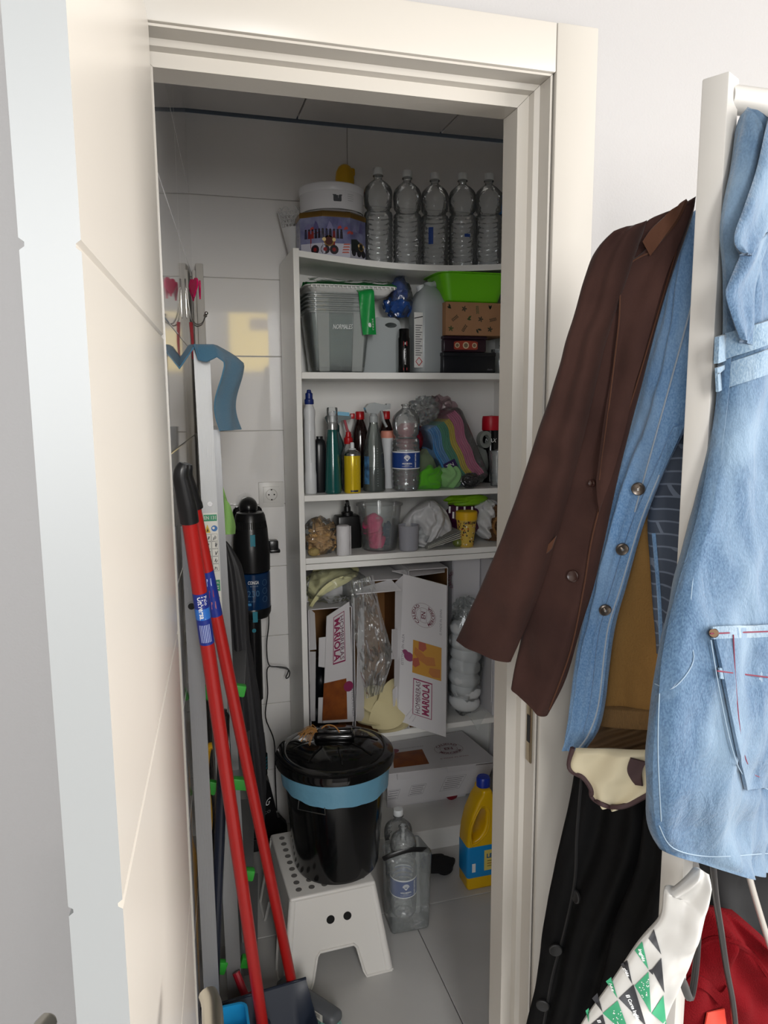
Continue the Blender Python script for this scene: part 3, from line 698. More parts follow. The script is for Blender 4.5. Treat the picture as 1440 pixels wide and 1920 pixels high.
# roll of blue bags
m_bluefilm = clear('blue_bag_film', '#5f86c8', 0.5, .12, bodycol='#3a66b8', gloss=1.4, bump=.9, bscale=30)
bb = thing('blue_bag_roll', 'crumpled blue plastic bags in clear wrap, on the small jug', 'bags', (.742, 1.285, S2 + .1795))
b = MB(); b.blob((-.005, 0, .038), (.042, .045, .036), seed=3, amp=.28, freq=2.2, ridge=True, flatz=.001); part(b, 'loose_bags', m_bluefilm, bb, smooth=50)
b = MB(); b.blob((.004, .01, .090), (.030, .034, .042), seed=9, amp=.2, freq=2.0, ridge=True); part(b, 'rolled_bags', mat('blue_roll', '#1f3f86', .4, bump=.5, bscale=50), bb, smooth=50)
b = MB(); b.blob((.003, 0, .062), (.040, .046, .070), seed=5, amp=.15, freq=2.6, ridge=True, flatz=.001); part(b, 'wrap', m_film2, bb, smooth=60)

# right-hand stack: black box, dark tin, printed carton, green tub
cx, w_, z0, z1 = front(831, 929, 661, 700, 1.185)
bk = thing('black_box', 'flat black metal box at the bottom of the stack under the green tub', 'box', (cx, 1.27, S2 + .0005))
hb = z1 - S2
m_bt = mat('black_tin', '#101219', .3)
b = MB(); b.box((0, 0, hb * .42), (w_, .17, hb * .84), bevel=.004); part(b, 'body', m_bt, bk)
b = MB(); b.box((0, 0, hb * .90), (w_ + .003, .173, hb * .2), bevel=.003); part(b, 'lid', m_bt, bk)
text(bk, 'classic', pcol('#8a8a90'), .008, planefn((w_ / 2 - .02, -.0858, .012), (1, 0, 0), (0, 0, 1)))
zt = S2 + hb + .0015
cx2, w2_, q0, q1 = front(832, 912, 630, 662, 1.19)
hd = max(q1 - zt, .045)
dt = thing('cigar_tin', 'dark maroon tin with an ornate red and cream label, on the black box', 'tin', (cx2, 1.265, zt))
m_mar = mat('maroon_tin', '#2a1420', .28)
b = MB(); b.box((0, 0, hd * .40), (w2_, .15, hd * .80), bevel=.005); part(b, 'body', m_mar, dt)
b = MB(); b.box((0, 0, hd * .9), (w2_ + .004, .154, hd * .2), bevel=.003); part(b, 'lid', m_mar, dt)
f = planefn((.002, -.0755, hd * .42), (1, 0, 0), (0, 0, 1))
lab = flat(dt, [(-.042, -.011), (-.036, -.014), (.036, -.014), (.042, -.011), (.042, .010), (.034, .013), (.012, .0145), (-.012, .0145), (-.034, .013), (-.042, .010)], pcol('#a3402f'), f, 'label')
f = planefn((.002, -.0758, hd * .42), (1, 0, 0), (0, 0, 1))
for a, r in ((-.030, .0085), (0, .011), (.030, .0085)):
    flat(lab, disc(r, a, 0), pcol('#d8c3a0'), f, 'medallion_print'); flat(lab, disc(r * .65, a, 0), pcol('#7d6a55'), planefn((.002, -.0760, hd * .42), (1, 0, 0), (0, 0, 1)), 'medallion_print')
zt += hd + .001
cx3, w3, q0, q1 = front(836, 955, 567, 628, 1.18)
hc = q1 - zt
ct = thing('printed_carton', 'kraft cardboard box printed with dark leaves, under the green tub', 'box', (cx3, 1.262, zt))
m_kraft = mat('kraft_card', '#a87c58', .75, bump=.05, bscale=200, var=.08, vscale=30)
b = MB(); b.box((0, 0, hc / 2), (w3, .16, hc), bevel=.0025); part(b, 'carton', m_kraft, ct)
random.seed(4)
def leaf(a, c, ang, s, col):
    P = [(0, 0), (.25, .16), (.6, .2), (1, 0), (.6, -.2), (.25, -.16)]; ca, sa = math.cos(ang), math.sin(ang)
    return [(a + s * (x * ca - y * sa), c + s * (x * sa + y * ca)) for x, y in P]
f = planefn((0, -.0806, 0), (1, 0, 0), (0, 0, 1)); cb = kids(ct)[0]
for i in range(5):
    for jx in range(3):
        a = -w3 / 2 + .022 + i * (w3 - .04) / 4 + (.008 if jx % 2 else -.004); c = hc * (.2 + .3 * jx); kind = (i + jx) % 3
        col = pcol('#2c3327') if (i * 3 + jx) % 4 else pcol('#3d5230')
        base = random.uniform(0, 6.28)
        b = MB()
        if kind == 0:
            for q in range(5): P = leaf(a, c, base + q * 1.256, .0105, col); b.add([f(*p) for p in P], [list(range(6))])
        elif kind == 1:
            ca, sa = math.cos(base), math.sin(base)
            for q in range(5):
                for sg in (-1, 1): P = leaf(a + (q - 2) * .005 * ca, c + (q - 2) * .005 * sa, base + sg * .9, .007, col); b.add([f(*p) for p in P], [list(range(6))])
        else:
            for q in (-.6, .3): P = leaf(a + .004 * q, c, base + q, .016, col); b.add([f(*p) for p in P], [list(range(6))])
        part(b, 'leaf_print', col, cb, smooth=0)
zt += hc + .0005
cx4, w4, q0, q1 = front(818, 957, 500, 570, 1.165)
hg = S1(cx4) - .018 - .002 - zt - .002
gt = thing('green_tub', 'lime green plastic washing-up tub on the printed cardboard box', 'tub', (cx4 + .012, 1.258, zt))
b = tub(w4 * .74, .125, w4 * .92, .165, hg, rim=.013, th=.003, r=.03); part(b, 'basin', mat('lime_plastic', '#6cc414', .35), gt)
# clear jars beside the stack
G3 = 'clear plastic jars at the right end of the second shelf'
jr = thing('clear_jar', 'lower clear jar beside the black box, right end of second shelf', 'jar', (1.118, 1.245, S2 + .0005), 0, G3)
b = MB(); b.shell([(0, .002), (.026, 0), (.029, .006), (.026, .03), (.030, .055), (.027, .075), (.030, .082), (.030, .088), (.028, .088), (.026, .075)], 24); part(b, 'glass', m_pet, jr)
cp(jr, (1.118, 1.25, S2 + .089), .5, 'upper clear jar stacked on another, right end of second shelf')
cp(jr, (1.125, 1.33, S2 + .0005), .9, 'clear jar behind the two stacked ones, right end of second shelf')
# ================================================================== third shelf: cleaning bottles
def simple_bottle(name, label, x, y, z, prof, m_body, capprof=None, m_c=None, n=26, sq=0, sy=1.0, cat='bottle', rotz=0, body='body', cap='cap'):
    t = thing(name, label, cat, (x, y, z + .0005), rotz); b = MB(); b.lathe(prof, n, sq=sq, sy=sy); part(b, body, m_body, t)
    if capprof: b = MB(); b.lathe(capprof, n); part(b, cap, m_c, t)
    return t
Z = S3
m_whp = mat('white_hdpe', '#d4d6d8', .35)
m_bluecap = mat('navy_cap', '#152a6e', .35)
t = simple_bottle('bleach_bottle', 'slim white bottle with a dark blue cap at the left end of the third shelf', .424, 1.215, Z,
    [(.017, 0), (.019, .004), (.019, .06), (.0175, .075), (.0175, .20), (.0165, .235), (.0185, .250), (.0185, .262), (.013, .278), (.012, .284)], m_whp,
    [(.0135, .282), (.0145, .284), (.0145, .296), (.0115, .300), (.0115, .316), (.008, .318), (.006, .327), (0, .328)], m_bluecap)
f = cylfn(.0187, .03, -PI / 2)
b = MB(); b.tube([(.0, -.0188, .10), (.0, -.0185, .20)], .0022, n=6); part(b, 'grip_ridge', m_whp, t)
simple_bottle('black_bottle', 'small black bottle squeezed beside the slim white bottle', .461, 1.245, Z,
    [(.018, 0), (.020, .004), (.020, .150), (.017, .165), (.010, .172), (.010, .180), (0, .181)], mat('charcoal_bottle', '#17191d', .3), sq=3)
# teal hair-spray style bottle with clear cap
m_teal = mat('dark_teal', '#14524f', .12, coat=.5)
t = simple_bottle('teal_bottle', 'tall glossy dark teal pump bottle with a clear cap', .494, 1.200, Z,
    [(.024, 0), (.0268, .004), (.0268, .02), (.022, .12), (.0165, .195), (.0145, .205)], m_teal)
b = MB(); b.lathe([(.0150, .200), (.0152, .204), (.0152, .222), (.0135, .226)], 24); part(b, 'collar', m_silver, t)
b = MB(); b.shell([(.0168, .204), (.0172, .206), (.0172, .268), (.0155, .272), (0, .273)], 24); part(b, 'clear_cap', m_pet, t)
b = MB(); b.lathe([(.007, .226), (.007, .245), (.010, .247), (.010, .258), (0, .26)], 16); part(b, 'nozzle', m_whp, t)
b = MB(); b.shell([(.0262, .02), (.0225, .115)], 24); 
# trigger sprays
m_trig_teal = mat('deep_teal_trigger', '#0d3b3c', .35); m_lblue = mat('light_blue', '#4fa6c9', .35)
def trigger(t, z, m_head, m_nose, m_lever, s=1.0, m_top=None):
    b = MB(); b.lathe([(.013, z - .002), (.014, z), (.014, z + .018), (.011, z + .022), (.009, z + .030)], 20); part(b, 'collar', m_head, t)
    b = MB(); b.prism([(-.030 * s, z + .030), (.012, z + .026), (.020, z + .036), (.052 * s, z + .040), (.052 * s, z + .054), (.0, z + .062), (-.022 * s, z + .058), (-.036 * s, z + .046)], (0, -.011, 0), (1, 0, 0), (0, 0, 1), (0, .022, 0)); part(b, 'spray_head', m_head, t)
    if m_top: b = MB(); b.prism([(-.024 * s, z + .056), (.046 * s, z + .050), (.046 * s, z + .062), (-.004, z + .067)], (0, -.012, 0), (1, 0, 0), (0, 0, 1), (0, .024, 0)); part(b, 'head_cover', m_top, t)
    b = MB(); b.box((.058 * s, 0, z + .050), (.014, .020, .018), bevel=.002); part(b, 'nozzle', m_nose, t)
    b = MB(); b.tube(smoothpath([(.030 * s, 0, z + .040), (.036 * s, 0, z + .020), (.040 * s, 0, z + .004), (.052 * s, 0, z - .016)], 4), .0048, n=8, flat=1.5); part(b, 'trigger', m_lever, t)
t = thing('trigger_spray', 'dark teal trigger spray bottle with a pale blue and red head', 'spray bottle', (.533, 1.335, Z + .0005), -.1)
b = MB(); b.lathe([(.030, 0), (.033, .004), (.033, .12), (.026, .155), (.015, .185), (.013, .195)], 24, sq=3, sy=.7); part(b, 'body', clear('teal_tinted', '#9fb5b5', .35, .1, bodycol='#5f7f80'), t)
trigger(t, .192, m_trig_teal, m_red, mat('pink_lever', '#c4606a', .4), 1.0, m_lblue)
t = thing('red_cap_bottle', 'small clear bottle with a red flip cap behind the yellow can', 'bottle', (.560, 1.262, Z + .0005))
b = MB(); b.shell([(0, .002), (.020, 0), (.022, .004), (.024, .05), (.022, .09), (.0235, .12), (.016, .145), (.011, .155)], 24); part(b, 'body', m_pet, t)
b = MB(); b.lathe([(.014, .153), (.0145, .155), (.0145, .172), (.010, .176), (.008, .186), (.0085, .192), (0, .193)], 20); part(b, 'flip_cap', m_red, t)
# yellow aerosol
t = thing('yellow_can', 'yellow aerosol can with white nozzle on the third shelf', 'spray can', (.557, 1.198, Z + .0005))
m_ycan = mat('can_print_yellow', '#d3b51b', .22, metal=.2)
b = MB(); b.lathe([(.0250, 0), (.0268, .003), (.0268, .118), (.0262, .121)], 28); can = part(b, 'can', m_ycan, t)
b = MB(); b.lathe([(.027, .119), (.0275, .122), (.025, .129), (.017, .135), (.013, .138)], 28); part(b, 'steel_dome', m_silver, t)
b = MB(); b.lathe([(.012, .136), (.012, .141), (.007, .143), (.0065, .158), (.005, .161), (0, .161)], 18); part(b, 'nozzle', m_whp, t)
f = cylfn(.0270, .100, -PI / 2)
b = MB()
for i in range(7):
    for k in range(7):
        if (i * 3 + k * 5 + i * k) % 3 != 0: a, c = -.006 + i * .0017, -.006 + k * .0017; b.add([f(a, c), f(a + .0014, c), f(a + .0014, c + .0014), f(a, c + .0014)], [[0, 1, 2, 3]])
for k in range(9): flat(can, [(-.010, -.022 - k * .006), (.011 - .004 * (k % 2), -.022 - k * .006), (.011 - .004 * (k % 2), -.0195 - k * .006), (-.010, -.0195 - k * .006)], pcol('#5c4f18'), f, 'label_text')
gridprint(can, -.013, .013, -.096, -.090, pcol('#22263a'), f, 'label_band')
flat(can, [(-.009, -.010), (.007, -.010), (.007, .008), (-.009, .008)], pcol('#c9bb6e'), f, 'label_panel')
# dark red-cap bottles
for x, lab in ((.621, 'dark brown bottle with red cap left of the clear trigger spray'), (.712, 'dark brown bottle with red cap right of the clear trigger spray')):
    simple_bottle('dark_bottle', lab, x, 1.345, Z, [(.027, 0), (.029, .004), (.029, .15), (.027, .185), (.018, .215), (.013, .226), (.0125, .232)], mat('dark_brown_pet', '#1c0e0c', .1, coat=.4),
        [(.0145, .230), (.0150, .232), (.0150, .254), (.0135, .257), (0, .257)], m_red, cap='screw_cap')
# clear trigger spray
t = thing('trigger_spray', 'clear plastic trigger spray bottle, half full, in front of the dark bottles', 'spray bottle', (.634, 1.218, Z + .0005), .05)
b = MB(); b.shell([(0, .002), (.034, 0), (.037, .004), (.037, .05), (.033, .12), (.026, .17), (.017, .205), (.014, .215), (.0135, .225)], 28); part(b, 'body', clear('clear_smoky', '#dfe4e2', .14, .06, gloss=1.4, bodycol='#9fa8a4'), t)
b = MB(); b.lathe([(.033, .003), (.0355, .006), (.0355, .05), (.034, .075), (0, .075)], 26); part(b, 'liquid', clear('grey_liquid', '#a8adae', .3, .1, bodycol='#7c8286'), t)
b = MB()
for k in range(16): b.tube([(.0, -.0362 + .0007 * k * .5, .02 + k * .008), (.004, -.0362 + .0007 * k * .5, .02 + k * .008)], .0007, n=4)
part(b, 'scale_marks', m_white, t, kind='stuff')
m_frost = clear('frosted_head', '#e6e9ea', .55, .2, bodycol='#c4c9ca')
trigger(t, .224, m_frost, m_frost, m_frost, .85)
gridprint(t, -.010, .010, -.06, .03, mat('blue_label', '#4f86b5', .4, var=.6, vscale=60, col2='#1f2d4a'), cylfn(.0375, .085, -PI / 2 - 1.0), 'label')
# white tube with salmon top
simple_bottle('white_tube', 'white cosmetic tube with a salmon shoulder behind the water bottle', .702, 1.288, Z, [(.021, 0), (.022, .002), (.022, .168), (.0225, .170)], m_whp,
    [(.0226, .169), (.0232, .171), (.0232, .190), (.021, .1925), (0, .193)], mat('salmon', '#d98d78', .45), cat='tube', cap='salmon_top')
# water bottle with label
make_bottle('clear water bottle with a navy label, a little water left, third shelf', loc=(.742, 1.212, Z + .0005), h=.283, R=.0455, water=.068, labelband=-PI / 2 - .22, cap=False)
# crimson cloth ball behind
def cloth_blob(name, label, cat, c, r, col, seed, amp=.3, freq=1.6, flatz=None, rough=.9, cl=None, sub=5):
    b = MB(); b.blob(c, r, seed=seed, amp=amp * .55, freq=freq, sub=sub, fold=6.5, flatz=flatz, clampd=cl)
    return solo(b, name, mat('cloth_' + col[1:], col, rough, bump=.5, bscale=500, sheen=.2), label, cat, smooth=180)
b = MB(); b.lathe([(0, -.034), (.022, -.033), (.058, -.014), (.062, 0), (.058, .014), (.022, .033), (0, .034)], 32, sq=2.2, rot=rotm(PI / 2 - .15, 0, 0), c=(.806, 1.385, Z + .165))
b = MB(); b.lathe([(0, -.05), (.03, -.046), (.056, -.02), (.061, .0), (.056, .025), (.03, .05), (0, .052)], 32, c=(.805, 1.368, Z + .165)); 
b.lathe([(.05, .0), (.058, .002), (.058, .115), (.05, .12)], 28, c=(.805, 1.372, Z + .0006))
solo(b, 'crimson_sponge', mat('crimson_foam', '#9c1530', .7, bump=.3, bscale=150), 'crimson round sponge on a drum behind the water bottle, third shelf', 'sponge')
cloth_blob('green_cloth', 'bright green microfibre cloth crumpled beside the water bottle', 'cloth', (.826, 1.215, Z + .034), (.045, .032, .042), '#5ab525', 4, flatz=Z + .001, amp=.35)
cloth_blob('pale_green_cloth', 'pale green cloth crumpled beside the bright green one', 'cloth', (.895, 1.225, Z + .036), (.044, .032, .046), '#8ec07e', 8, flatz=Z + .001, amp=.3)
cloth_blob('olive_cloth', 'grey-green cloth heaped behind the green cloths', 'cloth', (.855, 1.30, Z + .060), (.046, .035, .085), '#7d8d6c', 12, flatz=Z + .001, amp=.3)
# pack of coloured cloths, tilted, in clear film
pk = thing('cloth_pack', 'slanted pack of folded pink, yellow, green and blue cloths in clear film', 'pack', (.985, 1.30, Z + .001), 0, None, rotm(0, math.radians(-25), 0))
stack = [('#3f86c4', 3), ('#5f9bd0', 2), ('#4c9a7a', 4), ('#d2b93c', 3), ('#cf6f93', 5)]
xx = -.066; random.seed(3); k = 0
for c, nL in stack:
    for q in range(nL):
        w_ = .0072
        y0 = -.085; zt = .245 + (.018 if c == '#cf6f93' else 0); ph = .5 * k
        def cl_(a, g, x0=xx, zt=zt, ph=ph):
            # folded layer: front edge with a wave, running up the pack
            z = .025 + (zt - .025) * g; return Vector((x0 + .006 * math.sin(z * 30 + 1.0) + .004 * math.sin(z * 62 + .3), -.072 + .010 * math.sin(g * PI) * -1 + .118 * a, z))
        b = MB(); b.sheet(6, 22, cl_, thick=w_ * .86)
        # rounded fold along the front edge
        b.tube([cl_(0, i / 22) - Vector((w_ * .43, 0, 0)) for i in range(23)], w_ * .44, n=8)
        part(b, 'folded_cloth', mat('cloth_' + c[1:], c, .9, bump=.5, bscale=500, sheen=.2), pk, smooth=60); xx += w_; k += 1
b = MB(); b.box((.0, -.018, .135), (.152, .138, .268), bevel=.022, seg=4)
bmx = b; b.v = [p + Vector((.006 * noise.noise(p * 25), .006 * noise.noise(p * 25 + Vector((9, 0, 0))), .004 * noise.noise(p * 30))) for p in b.v]
part(b, 'film_wrap', m_film2, pk, smooth=60)
b = MB(); b.blob((-.03, 0, .300), (.045, .045, .040), seed=2, amp=.35, freq=2.4, ridge=True, sub=4); part(b, 'film_end', m_film, pk, smooth=60)
b = MB(); b.sheet(6, 6, lambda a, g: Vector((-.069 + .045 * a - .0 * g, -.0885 - .0, .045 + .075 * g))); lb_ = part(b, 'purple_label', mat('purple_print', '#2b1a4f', .4), pk)
text(lb_, 'TIN', m_white, .018, lambda a, q: Vector((-.048 + a, -.0889, .105 + q)), width=.028)
for q in range(3): flat(lb_, [(-.064, .062 + q * .012), (-.034, .062 + q * .012), (-.034, .065 + q * .012), (-.064, .065 + q * .012)], pcol('#9a90b8'), lambda a, g: Vector((a, -.0889, g)), 'label_text')
# steel wool
random.seed(11); b = MB(); c0 = Vector((.962, 1.192, Z + .026))
for k in range(46):
    n0 = Vector((random.gauss(0, 1), random.gauss(0, 1), random.gauss(0, 1))).normalized(); u = n0.orthogonal().normalized(); v = n0.cross(u); r = random.uniform(.4, 1)
    b.tube([c0 + Vector((1, .72, .68)) * 0 + Vector(((u * math.cos(q) + v * math.sin(q) + n0 * random.uniform(-.3, .3)).x * .036 * r, (u * math.cos(q) + v * math.sin(q)).y * .022 * r, (u * math.cos(q) + v * math.sin(q) + n0 * .2).z * .025 * r)) for q in [i * .7 for i in range(10)]], .0012, n=4, cap=False)
solo(b, 'steel_wool', mat('steel_wool', '#6f6e70', .3, metal=.9), 'ball of steel wool scourer at the shelf edge under the cloth pack', 'scourer')
# red-capped black aerosol and clear cups at the right end
t = simple_bottle('spray_can', 'black aerosol can with a red cap at the right end of the third shelf', 1.106, 1.35, Z, [(.028, 0), (.031, .004), (.031, .185), (.029, .190)], m_blackg,
    [(.0315, .186), (.0325, .188), (.0325, .225), (.030, .236), (0, .238)], mat('red_cap', '#c4162a', .4), cat='spray can')
text(t, 'MAX', m_white, .02, cylfn(.0314, .150, -PI / 2 - .5), shear=.3)
b = MB(); b.shell([(.030, 0), (.030, .018), (.017, .018), (.017, 0), (.030, 0)], 30, rot=rotm(PI / 2, 0, .35), c=(1.065, 1.33, Z + .155)); b.blob((1.06, 1.345, Z + .066), (.035, .03, .065), seed=6, amp=.15, flatz=Z + .001)
solo(b, 'packing_tape', mat('grey_tape', '#8e938c', .4), 'grey packing tape roll on a bundle beside the red-capped can', 'tape')
G4 = 'clear plastic cups at the right end of the third shelf'
cu = thing('clear_cup', 'nearer clear plastic cup at the right end of the third shelf', 'cup', (1.075, 1.228, Z + .0005), 0, G4)
b = MB(); b.shell([(0, .003), (.020, 0), (.021, .003), (.0285, .118), (.0295, .120), (.0280, .120), (.0195, .005), (0, .005)], 28); part(b, 'cup_wall', m_pet, cu)
cp(cu, (1.122, 1.285, Z + .0005), .4, 'farther clear plastic cup beside the panel, third shelf')
b = MB(); b.blob((1.09, 1.215, Z + .02), (.03, .02, .02), seed=21, amp=.3, ridge=True, flatz=Z + .001)
# pale plastic film heaped behind the pack
b = MB(); b.blob((.925, 1.395, Z + .20), (.075, .036, .095), seed=31, amp=.25, freq=2, ridge=True, sub=4)
b.tube([(.92, 1.395, Z + .001), (.925, 1.395, Z + .16)], [.05, .03], n=10)
solo(b, 'plastic_film_bag', clear('pinkish_film', '#f3e8ea', .25, .1, bodycol='#d9b9c0', gloss=1.8, bump=.8, bscale=30), 'crumpled pinkish clear bag standing behind the cloth pack', 'bag', smooth=60)

# ================================================================== fourth shelf
Z = S4
# bag of wooden pegs
pg = thing('peg_bag', 'clear bag full of wooden clothes pegs at the left end of the fourth shelf', 'bag', (.455, 1.235, Z + .0005))
random.seed(5)
m_peg = mat('peg_wood', '#c39a63', .6, var=.2, vscale=40, stretch=(1, 1, 6))
pegm = MB(); pegm.box((0, -.003, 0), (.009, .0055, .066), bevel=.0015, seg=1); pegm.box((0, .003, 0), (.009, .0055, .066), bevel=.0015, seg=1); pegm.tube([(-.006, 0, .006), (.006, 0, .006)], .0035, n=8)
pme = None
placed = 0
for k in range(60):
    a = random.uniform(0, 2 * PI); rr = random.uniform(0, 1) ** .6; zz = random.uniform(.012, .088); e = math.sqrt(max(0.05, 1 - ((zz - .045) / .06) ** 2))
    p = Vector((.034 * rr * e * math.cos(a), .030 * rr * e * math.sin(a) - .004, zz))
    if pme is None:
        o = part(pegm, 'clothes_peg', m_peg, pg); pme = o
    else:
        o = pme.copy(); COL.objects.link(o)
    o.location = p; o.rotation_euler = (random.uniform(-1.6, 1.6), random.uniform(-1.3, 1.3), random.uniform(0, 3.1))
b = MB(); b.blob((0, -.002, .056), (.056, .050, .062), seed=14, amp=.12, freq=2.2, sub=4, ridge=True, flatz=.0005); part(b, 'bag_film', m_film2, pg, smooth=60)
b = MB(); b.blob((-.030, -.045, .014), (.018, .016, .014), seed=3, amp=.2, flatz=.0005); part(b, 'sponge_piece', mat('ochre_sponge', '#a5905c', .8), pg)
t = thing('bag_roll', 'upright roll of thin white bags beside the peg bag', 'roll', (.521, 1.187, Z + .0005))
b = MB(); b.lathe([(.021, 0), (.0225, .002), (.0215, .03), (.0225, .06), (.0215, .094), (.016, .097), (.008, .094), (0, .094)], 30); part(b, 'roll', mat('white_film_roll', '#d3d1d3', .5, bump=.4, bscale=120, stretch=(4, 4, .4)), t, smooth=60)
b = MB(); b.sheet(2, 8, lambda a, g: Vector((.021 + .004 * a, -.010 + .004 * a, .094 * g)), thick=.0006); part(b, 'loose_edge', mat('white_film_roll', '#d3d1d3', .5), t)
t = thing('soap_dispenser', 'square black soap dispenser behind the white bag roll', 'soap dispenser', (.562, 1.300, Z + .0005), .1)
b = MB(); b.box((0, 0, .056), (.082, .06, .112), bevel=.006); part(b, 'body', m_black, t)
b = MB(); b.lathe([(.020, .111), (.020, .122), (.012, .126), (.011, .140), (.008, .142), (.008, .150)], 20); part(b, 'collar', m_black, t)
b = MB(); b.tube(smoothpath([(0, 0, .150), (0, 0, .158), (-.004, -.01, .160), (-.01, -.035, .156)], 4), .006, n=8); part(b, 'pump_spout', m_black, t)
# measuring bucket with pink cloth
t = thing('measuring_bucket', 'clear measuring bucket on the fourth shelf holding a pink net cloth', 'bucket', (.660, 1.248, Z + .0005))
m_buck = clear('clear_bucket', '#fbfcfc', .08, .12, bodycol='#dfe3e3', gloss=.7)
b = MB(); b.shell([(0, .003), (.054, 0), (.057, .003), (.0735, .148), (.0785, .149), (.0785, .154), (.0715, .154), (.055, .006), (0, .006)], 36); part(b, 'wall', m_buck, t)
b = MB()
for k in range(9):
    zz = .02 + k * .014; r = .0572 + (zz - .003) * .114 + .0006
    for q in range(2 if k % 2 else 4): b.add([cylfn(r, zz, -PI / 2 + .12)(-.004 + q * .003, 0), cylfn(r, zz, -PI / 2 + .12)(-.002 + q * .003, 0), cylfn(r, zz, -PI / 2 + .12)(-.002 + q * .003, .0012), cylfn(r, zz, -PI / 2 + .12)(-.004 + q * .003, .0012)], [[0, 1, 2, 3]])
part(b, 'scale_marks', pcol('#8e9294'), t, kind='stuff')
text(t, 'ml  500  1000', pcol('#8e9294'), .010, cylfn(.0715, .115, -PI / 2 + .05), width=.07)
b = MB(); b.blob((.634, 1.240, Z + .080), (.036, .034, .040), seed=17, amp=.16, sub=5, fold=8); b.blob((.642, 1.236, Z + .034), (.030, .030, .038), seed=27, amp=.16, sub=5, fold=8, flatz=Z + .008)
solo(b, 'pink_net_cloth', mat('hot_pink_net', '#d8266d', .7, bump=1.0, bscale=350), 'hot pink net cloth stuffed in the clear measuring bucket', 'cloth', smooth=180)
b = MB(); b.blob((.692, 1.262, Z + .045), (.020, .026, .040), seed=37, amp=.16, sub=4, fold=6, flatz=Z + .008)
solo(b, 'dark_blue_cloth', mat('petrol_cloth', '#2c4a5e', .9), 'dark blue cloth beside the pink one inside the measuring bucket', 'cloth', smooth=180)
t = thing('grey_cup', 'matt grey plastic beaker at the front of the fourth shelf', 'cup', (.746, 1.196, Z + .0005))
b = MB(); b.shell([(0, .003), (.029, 0), (.0315, .003), (.0345, .083), (.0355, .085), (.0335, .085), (.030, .005), (0, .005)], 32); part(b, 'beaker', mat('matt_grey', '#9b9ca4', .6), t)
# crumpled white carrier bag
def crumple(b, c, r, seed, amp=.3, freq=1.5, sub=5, flatz=None, cl=None): b.blob(c, r, seed=seed, amp=amp * .5, freq=freq, sub=sub, fold=7.5, flatz=flatz, clampd=cl); return b
m_wbag = mat('white_bag_film', '#cfcfd0', .35, bump=.4, bscale=60)
t = wbag = thing('white_carrier_bag', 'crumpled white carrier bag with its handle drooping, fourth shelf', 'bag', (.84, 1.29, Z + .0005))
b = MB(); crumple(b, (.800, 1.225, Z + .035), (.030, .022, .034), 44, .4, 2.2, sub=4, flatz=Z + .0015); part(b, 'clear_film', m_film, t, W=True, smooth=60)
# newspaper
t = thing('folded_newspaper', 'folded newspaper leaning at an angle below the white bag', 'newspaper', (.862, 1.225, Z + .001))
m_news = mat('newsprint', '#a9aaa2', .8, var=.5, vscale=130, col2='#55565a', stretch=(1, 5, 5))
for k in range(4):
    b = MB(); b.sheet(6, 4, lambda a, g: Vector((-.055 + .115 * a, -.045 + .10 * g - .01 * a, .004 + k * .0035 + .040 * a * (.8 + .1 * k))), thick=.0022); part(b, 'page', m_news if k == 3 else mat('newsprint_edge', '#b9b8b0', .8), t)
b = MB(); b.lathe([(0, -.013), (.012, -.012), (.019, -.004), (.019, .008), (.015, .014), (.006, .015), (0, .015)], 24, c=(.925, 1.205, Z + .0135)); b.lathe([(.004, .013), (.004, .019), (0, .019)], 10, c=(.925, 1.205, Z + .0135))
solo(b, 'olive_pot_lid', mat('olive_glaze', '#6f7a3a', .2), 'small olive green knob lid beside the yellow cup', 'lid')
# printed white/purple/green bag
t = pbag = thing('printed_carrier_bag', 'crumpled white bag printed purple and lime, behind the yellow cup', 'bag', (1.03, 1.33, Z + .0005))
b = MB(); crumple(b, (.985, 1.295, Z + .085), (.068, .046, .060), 53, .28, 1.6, flatz=Z + .0015); pp = part(b, 'purple_part', mat('purple_bag', '#451038', .35, bump=.4, bscale=60), t, W=True, smooth=180)
b = MB(); crumple(b, (.985, 1.285, Z + .148), (.075, .045, .022), 57, .25, 1.6, cl=[(2, Z, Z + .179)]); part(b, 'lime_part', mat('lime_bag', '#7fb51c', .35, bump=.4, bscale=60), t, W=True, smooth=180)
b = MB()
for k in range(7): p = aty(843 + k * 7, 962 + 10 * (k % 2), 1.225); b.tube([p, p + Vector((.002, .004, .022))], .0035, n=6, flat=.4)
part(b, 'white_lettering', m_white, t, W=True, kind='stuff')
# yellow patterned cup with lid
t = thing('patterned_cup', 'yellow cup with black and red doodles and a plain yellow lid', 'cup', (.953, 1.200, Z + .0005))
m_ycup = mat('yellow_cup', '#cfae4a', .5); 
b = MB(); b.shell([(0, .002), (.0235, 0), (.0245, .002), (.0345, .096), (.0345, .098)], 32); wall = part(b, 'cup_wall', m_ycup, t)
b = MB(); b.lathe([(.0360, .093), (.0368, .095), (.0368, .118), (.034, .121), (0, .122)], 32); part(b, 'lid', mat('lid_yellow', '#e0b013', .45), t)
random.seed(21)
for k in range(85):
    zz = random.uniform(.006, .090); r = .0245 + zz * .1042 + .0005; a0 = -PI / 2 + random.uniform(-1.5, 1.5); f = cylfn(r, zz, a0); s = random.uniform(.0018, .0042); c = random.choice(['#1d1a17'] * 4 + ['#a02b22', '#e6dcc0', '#b3541e'])
    n = random.choice((3, 5, 7)); flat(wall, [(s * math.cos(q * 2 * PI / n + k) * random.uniform(.6, 1.1), s * math.sin(q * 2 * PI / n + k)) for q in range(n)], pcol(c), f, 'doodle_print')
text(wall, 'GALLERY', pcol('#1d1a17'), .010, cylfn(.0345, .084, -PI / 2), width=.05, bold=.0003)
